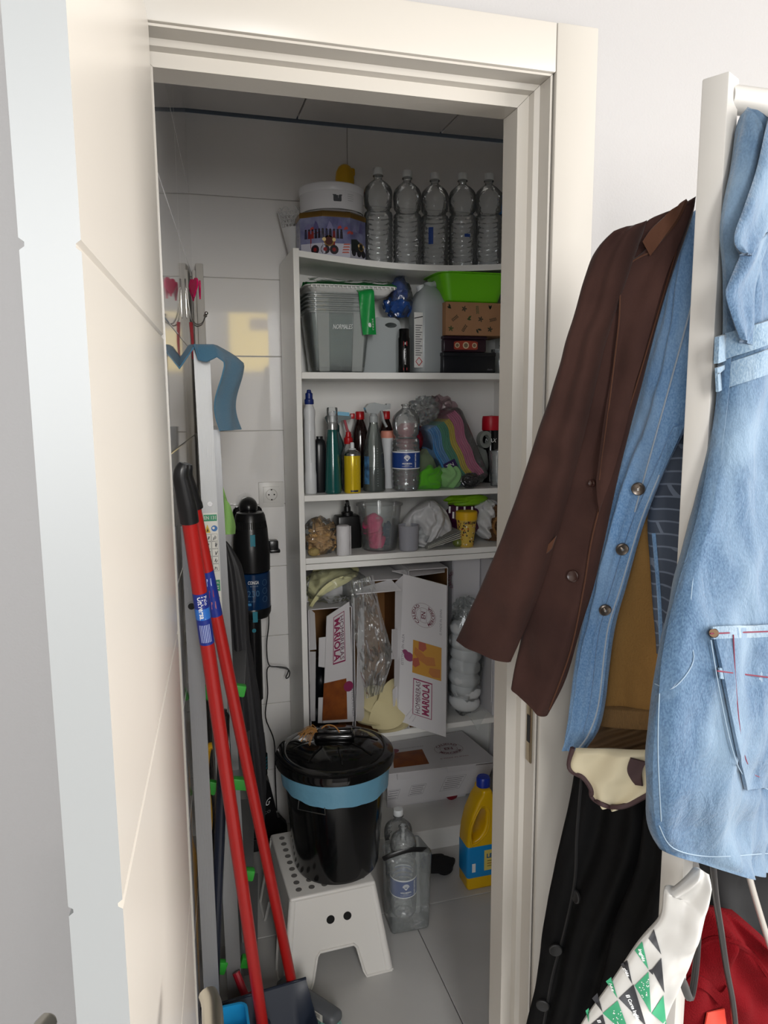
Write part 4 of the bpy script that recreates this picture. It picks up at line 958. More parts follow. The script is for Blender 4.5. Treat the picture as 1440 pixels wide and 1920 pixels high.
# rope handle of a basket at the right end
t = thing('wicker_basket', 'wicker basket with twisted rope handles at the right end of the fourth shelf', 'basket', (1.10, 1.24, Z + .0005))
m_rope = mat('jute_rope', '#8a6236', .85, bump=.8, bscale=150)
def rope(b, pts, r=.004, turns=18):
    P = smoothpath(pts, 8); n = len(P)
    for s in (0, PI):
        b.tube([P[i] + (Vector((math.cos(s + turns * 2 * PI * i / n), 0, math.sin(s + turns * 2 * PI * i / n)))) * r * .7 for i in range(n)], r, n=6)
b = MB(); rope(b, [(1.062, 1.195, Z + .035), (1.045, 1.185, Z + .070), (1.062, 1.180, Z + .100), (1.088, 1.182, Z + .095), (1.098, 1.187, Z + .055), (1.085, 1.192, Z + .018), (1.066, 1.195, Z + .028)]); part(b, 'rope_handle', m_rope, t, W=True, smooth=60)
b = MB(); rope(b, [(1.078, 1.20, Z + .10), (1.082, 1.205, Z + .14), (1.095, 1.21, Z + .168)]); part(b, 'rope_end', m_rope, t, W=True, smooth=60)
b = MB()
for k in range(9): b.shell([(.044, .010 + k * .013), (.047, .0155 + k * .013), (.044, .021 + k * .013)], 24)
b.lathe([(.044, .002), (.044, .128)], 24); part(b, 'woven_body', mat('dark_wicker', '#5a3d22', .8, bump=1, bscale=120), t)
for o in kids(t):
    if o.name.startswith('woven_body'): o.location = (.004, .045, 0)
# ================================================================== fifth shelf: shoulder-pad cartons
m_card = mat('white_carton', '#cfcdcf', .6, bump=.04, bscale=30)
m_brown = mat('carton_inside', '#8a5f33', .8, bump=.1, bscale=120, var=.15, vscale=15)
m_mag = mat('magenta_print', '#8c2552', .5); m_grey = mat('grey_print', '#7c7a80', .6)
def qpanel(TL, TR, BR, BL, th=.003, flip=False):
    """card panel through four corners; the front shows white, the back brown"""
    P = [Vector(p) for p in (TL, TR, BR, BL)]; n = (P[1] - P[0]).cross(P[3] - P[0]).normalized()
    if flip: n = -n
    b = MB(); K = 5; W_ = K + 1; b.add([P[0].lerp(P[1], i / K).lerp(P[3].lerp(P[2], i / K), j / K) + n * o for o in (0, th) for j in range(W_) for i in range(W_)], []); m = W_ * W_
    for j in range(K):
        for i in range(K):
            q = [j * W_ + i, (j + 1) * W_ + i, (j + 1) * W_ + i + 1, j * W_ + i + 1]
            b.f.append(q); b.mi.append(1 if flip else 0); b.f.append([m + x for x in q[::-1]]); b.mi.append(0 if flip else 1)
    rim = [i for i in range(W_)] + [j * W_ + K for j in range(1, W_)] + [K * W_ + i for i in range(K - 1, -1, -1)] + [j * W_ for j in range(K - 1, 0, -1)]
    for k in range(len(rim)): p, q = rim[k], rim[(k + 1) % len(rim)]; b.f.append([p, q, m + q, m + p]); b.mi.append(0)
    return b
def quadfn(TL, TR, BR, BL, off=.0008):
    TL, TR, BR, BL = map(Vector, (TL, TR, BR, BL)); n = (TR - TL).cross(BL - TL).normalized()
    if n.dot(CAM - TL) < 0: n = -n
    W_, H_ = (TR - TL).length, (BL - TL).length
    return (lambda a, c: (TL.lerp(TR, .5 + a / W_)).lerp(BL.lerp(BR, .5 + a / W_), .5 - c / H_) + n * off), W_, H_
def logo(parent, fn, w=.115, h=.046, W=True):
    """HOMBRERAS / MARIOLA in a frame, reading along +a"""
    e = .0022
    for P in ([(-w / 2, h / 2 - e), (w / 2, h / 2 - e), (w / 2, h / 2), (-w / 2, h / 2)], [(-w / 2, -h / 2), (w / 2, -h / 2), (w / 2, -h / 2 + e), (-w / 2, -h / 2 + e)], [(-w / 2, -h / 2), (-w / 2 + e, -h / 2), (-w / 2 + e, h / 2), (-w / 2, h / 2)], [(w / 2 - 2 * e, -h / 2), (w / 2, -h / 2), (w / 2, h / 2), (w / 2 - 2 * e, h / 2)]): flat(parent, P, m_mag, fn, 'logo_frame', W=W)
    text(parent, 'HOMBRERAS', mat('dark_magenta', '#5d2140', .5), .021, lambda a, c: fn(a, c + h * .22), width=w * .88, W=W)
    text(parent, 'MARIOLA', m_mag, .030, lambda a, c: fn(a, c - h * .19), width=w * .88, bold=.0010, W=W)
def stamp(parent, fn, r=.030, W=True):
    mt = mat('stamp_red', '#6a2337', .55)
    b = MB()
    for R in (r, r * .62):
        N = 40; vs = []
        for i in range(N): a = 2 * PI * i / N; vs += [fn((R) * math.cos(a), R * math.sin(a)), fn((R - .0008) * math.cos(a), (R - .0008) * math.sin(a))]
        b.add(vs, [[2 * i, 2 * ((i + 1) % N), 2 * ((i + 1) % N) + 1, 2 * i + 1] for i in range(N)])
    part(b, 'stamp_ring', mt, parent, W=W, smooth=0)
    rm = r * .80
    for s, a0, sg in (('CALIDAD', PI / 2, -1), ('MERCERIA', -PI / 2, 1)):
        text(parent, s, mt, r * .36, (lambda a0, sg: lambda a, c: fn((rm - sg * c) * math.cos(a0 + sg * a / rm), (rm - sg * c) * math.sin(a0 + sg * a / rm)))(a0, sg), width=rm * 2.2, bold=.0003, W=W)
    text(parent, 'EN', mt, r * .5, lambda a, c: fn(a, c), bold=.0003, W=W)
    for sg in (-1, 1): flat(parent, [(-r * .5, sg * r * .24 - .0004), (r * .5, sg * r * .24 - .0004), (r * .5, sg * r * .24 + .0004), (-r * .5, sg * r * .24 + .0004)], mt, fn, 'stamp_rule', W=W)
def picture(parent, fn, w, h, off2, plain=False, W=True):
    flat(parent, [(-w / 2, -h / 2), (w / 2, -h / 2), (w / 2, h / 2), (-w / 2, h / 2)], mat('ochre_print', '#c08a26', .45) if not plain else mat('burnt_print', '#8d4c17', .45, var=.35, vscale=30, col2='#6d3211'), fn, 'picture_print', W=W)
    if plain: return
    c1, c2 = pcol('#a34a35'), pcol('#b06a24')
    for (P, m_) in (([(-.42, .30), (-.20, .20), (-.05, .10), (.25, .14), (.30, -.10), (.0, -.16), (-.30, -.05), (-.46, .10)], c2), ([(-.30, .50), (-.06, .50), (-.02, .34), (-.14, .22), (-.30, .26)], c1), ([(.1, -.2), (.46, -.16), (.46, -.42), (.2, -.46), (.06, -.36)], c2), ([(-.48, -.06), (-.3, -.0), (-.24, -.2), (-.4, -.32), (-.5, -.26)], c1)):
        flat(parent, [(a * w, c * h) for a, c in P], m_, off2, 'figure_print', W=W)
def rot90(fn, s=1): return lambda a, c: fn(-s * c, s * a)      # +a of the print runs up (s=1) or down (s=-1)

ZS = S5 + .0006
def carton(name, label, x0, x1, y0, y1, z0, z1, opened=True, th=.003):
    t = thing(name, label, 'carton', ((x0 + x1) / 2, (y0 + y1) / 2, z0))
    c = lambda x, y, z: Vector((x, y, z))
    sides = [('back_panel', c(x1, y1, z1), c(x0, y1, z1), c(x0, y1, z0), c(x1, y1, z0)), ('side_panel', c(x0, y1, z1), c(x0, y0, z1), c(x0, y0, z0), c(x0, y1, z0)), ('side_panel', c(x1, y0, z1), c(x1, y1, z1), c(x1, y1, z0), c(x1, y0, z0)), ('top_panel', c(x0, y1, z1), c(x1, y1, z1), c(x1, y0, z1), c(x0, y0, z1)), ('bottom_panel', c(x0, y0, z0), c(x1, y0, z0), c(x1, y1, z0), c(x0, y1, z0))]
    if not opened: sides.append(('front_panel', c(x0, y0, z1), c(x1, y0, z1), c(x1, y0, z0), c(x0, y0, z0)))
    for n, TL, TR, BR, BL in sides:
        b = qpanel(TL, TR, BR, BL, th, flip=True); part(b, n, [m_card, m_brown], t, W=True, smooth=0)
    return t
# left carton, open, its printed lid swung in front
A = carton('shoulder_pad_carton', 'open white carton at the left end of the fifth shelf, magenta lettering on its lid', .402, .540, 1.172, 1.43, ZS, .905)
TL, TR, BR, BL = aty(613, 1156, 1.128), aty(655, 1128, 1.158), aty(664, 1353, 1.158), aty(606, 1356, 1.122)
b = qpanel(TL, TR, BR, BL, .003); lid = part(b, 'lid', [m_card, m_brown], A, W=True, smooth=0)
fn, W_, H_ = quadfn(TL, TR, BR, BL)
logo(lid, rot90(lambda a, c: fn(a + .002, c + .085), -1), w=.150, h=.044)
picture(lid, lambda a, c: fn(a - .012, c - .105), .075, .125, None, True)
flat(lid, [(a + .032, c - .068) for a, c in disc(.016, 0, 0)], pcol('#8a2c56'), fn, 'figure_print', W=True)
text(lid, 'ESTETICA EN ALZA', m_grey, .010, lambda a, c: rot90(fn, -1)(a + .115, c + .044), width=.09, W=True)
b = qpanel(aty(598, 1196, 1.14), aty(612, 1194, 1.128), aty(611, 1252, 1.128), aty(597, 1250, 1.14)); part(b, 'lid_tab', [m_card, m_card], A, W=True, smooth=0)
b = qpanel(aty(597, 1308, 1.14), aty(610, 1308, 1.128), aty(608, 1356, 1.128), aty(596, 1356, 1.14)); part(b, 'lid_tab', [m_card, m_card], A, W=True, smooth=0)
b = qpanel(aty(580, 1142, 1.168), aty(589, 1150, 1.150), aty(592, 1218, 1.150), aty(581, 1219, 1.168)); part(b, 'flap', [m_card, m_brown], A, W=True, smooth=0)
b = qpanel(aty(581, 1222, 1.168), aty(591, 1222, 1.150), aty(590, 1352, 1.150), aty(582, 1352, 1.168)); part(b, 'flap', [m_card, m_brown], A, W=True, smooth=0)
b = MB(); b.blob((.468, 1.26, .62), (.055, .075, .10), seed=61, amp=.2, fold=6, sub=4, clampd=[(0, .408, .534), (1, 1.18, 1.42)]); b.blob((.468, 1.27, .535), (.055, .07, .07), seed=64, amp=.2, fold=5, sub=4, flatz=ZS + .005, clampd=[(0, .408, .534)])
solo(b, 'black_fabric', mat('black_satin', '#12141a', .4), 'black shiny fabric bundled inside the left open carton', 'fabric', smooth=180)
A2 = carton('shoulder_pad_carton', 'small white carton with a round stamp lying on the left open carton', .403, .530, 1.262, 1.43, .909, .985, opened=False)
TL, TR, BR, BL = Vector((.403, 1.262, .985)), Vector((.530, 1.262, .985)), Vector((.530, 1.262, .909)), Vector((.403, 1.262, .909))
fn, W_, H_ = quadfn(TL, TR, BR, BL, .0006); fp = [k for k in kids(A2) if k.name.startswith('front')][0]
stamp(fp, lambda a, c: fn(a - .006, c - .006), .030)
# middle carton, wide open
B = carton('shoulder_pad_carton', 'wide open carton with brown inside and cream pads, middle of the fifth shelf', .552, .728, 1.172, 1.43, ZS, .985)
b = qpanel(aty(655, 1108, 1.172), aty(733, 1086, 1.172), aty(752, 1106, 1.135), aty(668, 1113, 1.120)); part(b, 'top_flap', [m_card, m_card], B, W=True, smooth=0)
b = qpanel(aty(736, 1180, 1.135), aty(746, 1180, 1.160), aty(746, 1236, 1.160), aty(735, 1236, 1.135)); part(b, 'tab', [m_card, m_card], B, W=True, smooth=0)
b = qpanel(aty(673, 1150, 1.150), aty(683, 1115, 1.170), aty(683, 1352, 1.170), aty(668, 1352, 1.140)); part(b, 'flap', [m_card, m_brown], B, W=True, smooth=0)
b = qpanel(aty(737, 1294, 1.150), aty(747, 1282, 1.168), aty(747, 1350, 1.168), aty(739, 1350, 1.150)); part(b, 'flap', [m_card, m_brown], B, W=True, smooth=0)
# right carton with the big printed lid
Cc = carton('shoulder_pad_carton', 'tall white carton with a large printed lid hanging open, fifth shelf', .740, .874, 1.172, 1.43, ZS, 1.012)
TL, TR, BR, BL = aty(756, 1076, 1.150), aty(838, 1098, 1.085), aty(836, 1382, 1.085), aty(746, 1353, 1.150)
b = qpanel(TL, TR, BR, BL, .0035); lid = part(b, 'lid', [m_card, m_brown], Cc, W=True, smooth=0)
fn, W_, H_ = quadfn(TL, TR, BR, BL); fn2, _, _ = quadfn(TL, TR, BR, BL, .0014)
up = lambda f, da, dc: rot90(lambda a, c: f(a + da, c + dc), 1)
stamp(lid, up(fn, -.002, .135), .040)
text(lid, '\u00a9 MADE IN SPAIN', m_grey, .010, up(fn, .055, .128), width=.085, W=True)
picture(lid, lambda a, c: fn(a + .012, c - .012), .092, .112, lambda a, c: fn2(a + .012, c - .012))
flat(lid, disc(.016, -.046, -.018), pcol('#83305f'), fn, 'figure_print', W=True); flat(lid, disc(.009, -.058, -.006), pcol('#83305f'), fn, 'figure_print', W=True)
text(lid, 'ESTETICA EN ALZA', m_grey, .011, up(fn, -.066, .0), width=.105, W=True)
logo(lid, up(fn, .0, -.148), w=.125, h=.060)
for k in range(3): flat(lid, [(-.05 + .01 * k, -.225 - .006 * k), (-.03 + .008 * k, -.190 - .006 * k), (-.029 + .008 * k, -.190 - .006 * k), (-.048 + .01 * k, -.226 - .006 * k)], pcol('#b5b2b6'), fn, 'crease', W=True)
b = qpanel(aty(741, 1092, 1.172), aty(756, 1078, 1.150), aty(746, 1355, 1.150), aty(738, 1372, 1.172)); part(b, 'hinge_edge', [m_card, m_brown], Cc, W=True, smooth=0)
b = qpanel(aty(735, 1070, 1.21), aty(834, 1062, 1.21), aty(834, 1072, 1.172), aty(772, 1080, 1.172)); part(b, 'top_flap', [m_card, m_card], Cc, W=True, smooth=0)
# far cartons on the right
D = carton('shoulder_pad_carton', 'white carton with a half hidden stamp behind the bagged white pads', .945, 1.045, 1.30, 1.43, ZS, 1.030, opened=False)
fp = [k for k in kids(D) if k.name.startswith('front')][0]
fn, W_, H_ = quadfn((.945, 1.30, 1.03), (1.045, 1.30, 1.03), (1.045, 1.30, ZS), (.945, 1.30, ZS), .0006)
stamp(fp, up(fn, -.035, .190), .038); text(fp, '\u00a9 MADE IN SPAIN', m_grey, .010, up(fn, .022, .190), width=.085, W=True)
E_ = carton('shoulder_pad_carton', 'narrow white carton with open front edges at the right end of the fifth shelf', 1.055, 1.150, 1.185, 1.43, ZS, 1.020, opened=False)
fp = [k for k in kids(E_) if k.name.startswith('front')][0]
b = qpanel((1.043, 1.168, .98), (1.050, 1.185, 1.0), (1.050, 1.185, .50), (1.043, 1.168, .52)); part(b, 'flap', [m_card, m_card], E_, W=True, smooth=0)
b = qpanel((1.075, 1.178, .80), (1.098, 1.178, .80), (1.098, 1.178, .60), (1.075, 1.178, .60)); part(b, 'tab', [m_card, m_card], E_, W=True, smooth=0)
fn, W_, H_ = quadfn((1.055, 1.185, 1.02), (1.150, 1.185, 1.02), (1.150, 1.185, ZS), (1.055, 1.185, ZS), .0006)
flat(fp, [(.012, -.025), (.042, -.018), (.042, .03), (.012, .025)], mat('burnt_print', '#8d4c17', .45), fn, 'picture_print', W=True)
text(fp, '\u00a9 MADE IN SPAIN', m_grey, .009, up(fn, .025, -.14), width=.07, W=True)
# white pads in a clear bag
t = thing('bag_of_pads', 'clear bag of stacked white shoulder pads between the cartons', 'bag', (.962, 1.222, ZS))
m_pad = mat('white_pad', '#d6d8d9', .8, bump=.15, bscale=300)
for k in range(7):
    zz = .050 + k * .044
    b = MB(); b.lathe([(0, -.036), (.034, -.033), (.055, -.016), (.060, .0), (.055, .015), (.034, .028), (0, .032)], 24, sy=.72, rot=rotm(.25, .28, 0), c=(.004 * math.sin(k * 2.1), .003 * math.cos(k * 1.7), zz)); part(b, 'shoulder_pad', m_pad, t, smooth=180)
b = MB(); b.blob((0, 0, .205), (.066, .050, .205), seed=71, amp=.06, freq=2.5, sub=4, ridge=True, flatz=.0005); part(b, 'bag_film', m_film2, t, smooth=60)
b = MB(); b.blob((.0, 0, .385), (.040, .030, .040), seed=75, amp=.3, freq=2.0, sub=4, ridge=True); part(b, 'bag_neck', m_film, t, smooth=60)
b = MB(); b.sheet(8, 6, lambda a, g: Vector((-.03 + .07 * a + .02 * g, -.058 - .004 * g, .03 - .07 * g * (1 - abs(2 * a - 1)) + .01 * noise.noise(Vector((a * 4, g * 4, 2)))))); part(b, 'bag_tip', m_film, t, smooth=60)
# cream pads in carton and yellow pads bagged on top
m_cream = mat('cream_foam', '#cbbf94', .85, bump=.12, bscale=200); m_pale = mat('pale_yellow_foam', '#d6d2a0', .8)
t = thing('foam_pads', 'cream foam shoulder pads spilling from the middle open carton', 'pads', (.64, 1.20, ZS + .004))
def pad(c, s, rx, ry, rz, th=.010):
    R = rotm(rx, ry, rz); b = MB()
    b.sheet(12, 8, lambda a, g: R @ Vector(((a - .5) * s[0], (g - .5) * s[1] * (1 - .75 * (2 * a - 1) ** 2) , .030 * math.cos((a - .5) * 2.6) * s[2])) + Vector(c), thick=th); return b
for k, (c, s, r) in enumerate((((-.012, -.008, .035), (.15, .11, 1.2), (.5, .1, .1)), ((.018, -.030, .055), (.14, .11, 1.3), (.9, -.35, .3)), ((-.022, .01, .085), (.12, .10, 1.2), (.7, .5, -.4)), ((.032, .0, .110), (.13, .10, 1.4), (1.2, -.7, .5)), ((.045, -.028, .012), (.13, .10, .9), (.25, -.1, .2)))):
    b = pad(c, s, *r); part(b, 'foam_pad', m_cream, t, smooth=70)
t = thing('bag_of_yellow_pads', 'bag of pale yellow foam pads jammed above the left carton', 'bag', (.497, 1.225, .912))
for k in range(5):
    R = rotm(.15 * k - .2, -.55 + .06 * k, .1 * k); b = MB()
    b.sheet(14, 10, lambda a, g: R @ Vector(((a - .5) * .185, (g - .5) * .13 * (1 - .7 * (2 * a - 1) ** 2), .050 * math.cos((a - .5) * 2.4) - .02)) + Vector((.004 * k - .01, -.012 + .010 * k, .048 + .007 * k)), thick=.011); part(b, 'foam_pad', m_pale, t, smooth=70)
b = MB(); b.blob((0, -.01, .060), (.098, .065, .058), seed=81, amp=.12, freq=2, sub=4, ridge=True, clampd=[(2, .0, .120)]); part(b, 'bag_film', m_film2, t, smooth=60)
# loose clear film hanging before the middle carton
b = MB(); rndo = Vector((3, 1, 7))
def film(a, g):
    L = interp([(658, 1092), (660, 1150), (672, 1240), (686, 1310)], g); R = interp([(700, 1078), (712, 1140), (738, 1230), (716, 1300)], g)
    p2 = L.lerp(R, a); Y = 1.138 + .030 * noise.noise(Vector((a * 3.2, g * 4.5, 1))) + .014 * noise.noise(Vector((a * 9, g * 11, 4)))
    return aty(p2.x, p2.y, Y)



b.sheet(30, 50, film); solo(b, 'clear_film', clear('hanging_film', '#fcfdfd', .18, .2, gloss=.7, bump=.25, bscale=25), 'crinkled clear plastic film hanging over the middle open carton', 'plastic film', smooth=60)

# ================================================================== bottom shelf
ZB = S6 + .0006
b = MB()
sup = carton('small_carton', 'low plain carton in the dark supporting the stamped flat carton', .72, 1.02, 1.345, 1.43, ZB, .163, opened=False)
t = thing('flat_carton', 'flat closed white carton with stamp and ochre picture on the bottom shelf', 'carton', (.86, 1.29, .165))
y0, zf0 = 1.195, .165
FL, FR = .668, 1.068
c = lambda x, y, z: Vector((x, y, z))
z0, z1, yb = .166, .277, 1.432
TLf, TRf, BRf, BLf = c(FL, y0, z1 + .014), c(FR, y0, z1 - .003), c(FR - .035, y0 + .01, z0 + .006), c(FL, y0 + .01, z0)
b = qpanel(TLf, TRf, BRf, BLf, .003); fp = part(b, 'front_panel', [m_card, m_brown], t, W=True, smooth=0)
b = qpanel(c(FL + .07, yb, z1 + .012), c(FR - .03, yb, z1 + .02), c(FR + .01, y0 - .012, z1 + .010), c(FL, y0 - .012, z1 + .022), .003); tp = part(b, 'lid', [m_card, m_brown], t, W=True, smooth=0)
b = qpanel(TRf, c(FR - .03, yb, z1), c(FR - .05, yb, z0), BRf, .003); part(b, 'side_panel', [m_card, m_brown], t, W=True, smooth=0)
b = qpanel(c(FL + .07, yb, z1), TLf, BLf, c(FL + .05, yb, z0), .003); part(b, 'side_panel', [m_card, m_brown], t, W=True, smooth=0)
b = qpanel(c(FR - .03, yb, z1), c(FL + .07, yb, z1), c(FL + .05, yb, z0), c(FR - .05, yb, z0), .003); part(b, 'back_panel', [m_card, m_brown], t, W=True, smooth=0)
b = qpanel(BLf, BRf, c(FR - .05, yb, z0), c(FL + .05, yb, z0), .003, flip=True); part(b, 'bottom_panel', [m_card, m_brown], t, W=True, smooth=0)
for xa, xb in ((FL + .03, FL + .085), (FL + .215, FL + .325)):
    b = qpanel(c(xa, y0 - .0125, z1 + .020 - .028 * (xa - FL)), c(xb, y0 - .0125, z1 + .020 - .028 * (xb - FL)), c(xb - .004, y0 - .006, z1 - .012), c(xa + .004, y0 - .006, z1 - .008), .003); part(b, 'tuck_tab', [m_card, m_card], t, W=True, smooth=0)
fn, W_, H_ = quadfn(c(FL + .07, yb, z1 + .012), c(FR - .03, yb, z1 + .02), c(FR + .01, y0 - .012, z1 + .010), c(FL, y0 - .012, z1 + .022), .0009)
stamp(tp, lambda a, cc: fn(a + .048, cc * 1.0 + .005), .046); text(tp, '\u00a9 MADE IN SPAIN', m_mag, .010, lambda a, cc: fn(a + .045, cc - .065), width=.085, W=True)
fnb, _, _ = quadfn(c(FL + .07, yb, z1 + .012), c(FR - .03, yb, z1 + .02), c(FR + .01, y0 - .012, z1 + .010), c(FL, y0 - .012, z1 + .022), .0015)
picture(tp, lambda a, cc: fn(a - .085, cc - .030), .100, .120, lambda a, cc: fnb(a - .085, cc - .03), True)
flat(tp, [(a - .13, cc + .045) for a, cc in disc(.018, 0, 0)], pcol('#7d2b45'), fnb, 'figure_print', W=True)
text(tp, 'ESTETICA EN ALZA', m_grey, .010, lambda a, cc: fn(a - .07, cc + .055), width=.09, W=True)
fn, W_, H_ = quadfn(TLf, TRf, BRf, BLf, .0009)
def notice(da, dc, w_, h_, lines, sk=.25):
    f = lambda a, cc: fn(a + da + cc * sk, cc + dc); e = .0009
    b = MB()
    for P in ([(-w_ / 2, h_ / 2 - e), (w_ / 2, h_ / 2 - e), (w_ / 2, h_ / 2), (-w_ / 2, h_ / 2)], [(-w_ / 2, -h_ / 2), (w_ / 2, -h_ / 2), (w_ / 2, -h_ / 2 + e), (-w_ / 2, -h_ / 2 + e)], [(-w_ / 2, -h_ / 2), (-w_ / 2 + e, -h_ / 2), (-w_ / 2 + e, h_ / 2), (-w_ / 2, h_ / 2)], [(w_ / 2 - e, -h_ / 2), (w_ / 2, -h_ / 2), (w_ / 2, h_ / 2), (w_ / 2 - e, h_ / 2)]): b.add([f(*p) for p in P], [[0, 1, 2, 3]])
    part(b, 'notice_frame', m_grey, fp, W=True, smooth=0)
    for k in range(lines):
        zc = h_ * (.36 - .72 * k / max(lines - 1, 1)); wl_ = w_ * (.42 - .05 * (k % 2))
        flat(fp, [(-wl_, zc - .0011), (wl_, zc - .0011), (wl_, zc + .0011), (-wl_, zc + .0011)], m_grey, f, 'notice_text', W=True)
notice(-.085, -.012, .058, .042, 5); notice(.055, -.004, .080, .060, 6); notice(-.178, -.018, .045, .038, 4)
b = MB(); b.blob((.958, 1.335, ZB + .030), (.026, .026, .030), seed=5, amp=.08, flatz=ZB); solo(b, 'red_ball', mat('dark_red_net', '#8a1226', .6), 'dark red ball on the bottom shelf under the flat carton', 'ball', smooth=180)
t = thing('tall_carton', 'tall narrow white carton standing at the right end of the bottom shelf', 'carton', (1.125, 1.24, ZB))
b = MB(); b.box((0, 0, .175), (.06, .12, .35), rot=rotm(0, .06, 0)); part(b, 'carton_body', m_card, t, smooth=0)
b = MB(); b.box((-.008, -.0615, .25), (.014, .001, .045)); part(b, 'barcode_label', pcol('#8f8c93'), t)

# ================================================================== floor: bleach, bag with bottles, dark cloth
t = thing('bleach_jug', 'yellow bleach jug with blue cap and blue label on the floor', 'jug', (.920, .955, .0005))
m_yj = mat('bleach_yellow', '#dcae08', .32)
bm = bmesh.new()
w2 = .068
out = [(-.060, 0), (.060, 0), (.067, .010), (.068, .19), (.064, .24), (.050, .285), (.030, .312), (.018, .322), (.017, .338), (-.017, .338), (-.018, .322), (-.030, .305), (-.052, .255), (-.064, .205), (-.068, .16), (-.068, .010)]
hole = [(-.046, .165), (-.030, .178), (-.012, .200), (-.004, .225), (-.004, .262), (-.010, .277), (-.020, .277), (-.034, .252), (-.045, .220), (-.050, .190)]
bmx = ringed(out, hole, .075); bmesh.ops.bevel(bmx, geom=[e for e in bmx.edges if len(e.link_faces) == 2 and e.calc_face_angle(0) > .9], offset=.009, segments=3, profile=.5, affect='EDGES')
b = MB(); b.bm(bmx); part(b, 'body', m_yj, t, smooth=40)
b = MB(); pts = [(-.052, .160), (-.030, .168), (-.004, .192), (.006, .222), (.006, .265), (-.006, .287), (-.022, .287), (-.040, .258), (-.054, .225), (-.058, .190)]
b.tube(smoothpath([(a, -.036, z) for a, z in pts] + [(-.052, -.036, .160)], 4), .004, n=8); part(b, 'handle_rim', m_yj, t)
b = MB(); b.lathe([(.021, .336), (.0225, .338), (.0225, .362), (.019, .368), (0, .369)], 26); part(b, 'cap', mat('blue_cap', '#14309b', .35), t)
b = MB(); b.box((0, 0, .098), (.1385, .0775, .118), bevel=.010, seg=3); lab = part(b, 'label', mat('bleach_label_blue', '#1487c9', .35), t)
fy = lambda a, q: Vector((a + .022, -.0395, q + .095))
b = MB(); b.box((.022, -.0390, .100), (.064, .0012, .070)); part(b, 'label_panel', mat('label_cream', '#dcc96a', .4), t)
f2 = lambda a, q: Vector((a + .022, -.0400, q + .100))
pn = kids(t)[-1]
text(pn, 'LEJ\u00cdA', pcol('#1c5c8f'), .020, lambda a, q: f2(a - .002, q + .014), width=.046, bold=.0008)
for k, (w_, c_) in enumerate(((.030, '#8a7a30'), (.026, '#a06a20'), (.040, '#8a7a30'))): flat(pn, [(-.022, -.004 - k * .009), (-.022 + w_, -.004 - k * .009), (-.022 + w_, -.001 - k * .009), (-.022, -.001 - k * .009)], pcol(c_), f2, 'label_text')
text(pn, 'dia', pcol('#3a2a1a'), .012, lambda a, q: f2(a + .022, q + .029), bold=.0004)
flat(lab, [(-.052, -.03), (-.040, -.03), (-.040, .0), (-.052, .0)], m_white, lambda a, q: Vector((a, -.0392, q + .095)), 'barcode_print')
_b = [k for k in kids(t)]
for o in _b: pass
b = MB(); b.blob((.800, 1.06, .014), (.060, .045, .018), seed=91, amp=.25, fold=5, sub=4, flatz=.001); solo(b, 'black_rag', mat('black_cloth', '#141416', .9), 'small black rag on the floor beside the bleach jug', 'rag', smooth=180)
# clear bag with a bottle and another bottle standing behind
make_bottle('empty capped clear bottle standing behind the bagged bottle', loc=(.634, .96, .0005), h=.300, R=.0455)
t = thing('bagged_bottle', 'clear plastic bag holding a water bottle with navy label, right of the stool', 'bag', (.618, .835, .0005))
b = MB(); b.box((.004, 0, .125), (.130, .105, .250), bevel=.022, seg=5)
b.v = [p + Vector((.012 * noise.noise(p * 18), .010 * noise.noise(p * 18 + Vector((9, 0, 0))), .006 * noise.noise(p * 20))) + Vector((.0, .010 * max(0, p.z - .1) / .15, 0)) for p in b.v]
b.v = [Vector((p.x, p.y, max(p.z, .0))) for p in b.v]
part(b, 'bag_film', m_film, t, smooth=60)
b = MB(); b.tube(smoothpath([(-.075, -.02, .238), (-.05, -.03, .252), (0, -.035, .262), (.045, -.03, .252), (.070, -.01, .232), (.078, .01, .212)], 5), .0075, n=8, flat=.35); part(b, 'black_band', m_black, t)
make_bottle('clear water bottle with a navy label inside the clear bag', loc=(.612, .838, .038), h=.240, R=.040, labelband=-PI / 2 - .1, cap=False)
# ================================================================== stool and bin
ST = Vector((.366, .868, 0)); SR = .035
t = thing('step_stool', 'white plastic step stool with grey dots, carrying the black bin', 'stool', ST, SR)
m_st = mat('stool_white', '#dcdad6', .38, bump=.02, bscale=200)
H = .243; tw, td, bw, bd_ = .118, .158, .152, .205
def sidepanel(w0, w1, y0, y1, rot, arch=.52, leg=.30):
    """one sloping side with an arch between two legs; y0/y1 = distance from centre at top/bottom"""
    R = Matrix.Rotation(rot, 3, 'Z'); zz = lambda v: H * (1 - v)
    def P(u, v, d=0): w_ = w0 + (w1 - w0) * v; y = y0 + (y1 - y0) * v; return R @ Vector((u * w_, -(y - d), zz(v)))
    li, lo = .40, .52
    poly = [(-1, 0), (1, 0), (1, 1), (lo, 1), (lo - .04, .93), (li, .66), (li - .06, .62), (-li + .06, .62), (-li, .66), (-lo + .04, .93), (-lo, 1), (-1, 1)]
    th = .0035; n = len(poly); b = MB()
    b.add([P(u, v) for u, v in poly] + [P(u, v, th) for u, v in poly], [list(range(n)), [n + i for i in range(n)][::-1]] + [[i, n + i, n + (i + 1) % n, (i + 1) % n] for i in range(n)])
    e = [P(u, v, -.001) for u, v in poly[2:]]
    b.tube(e, .0042, n=6)
    return b, P
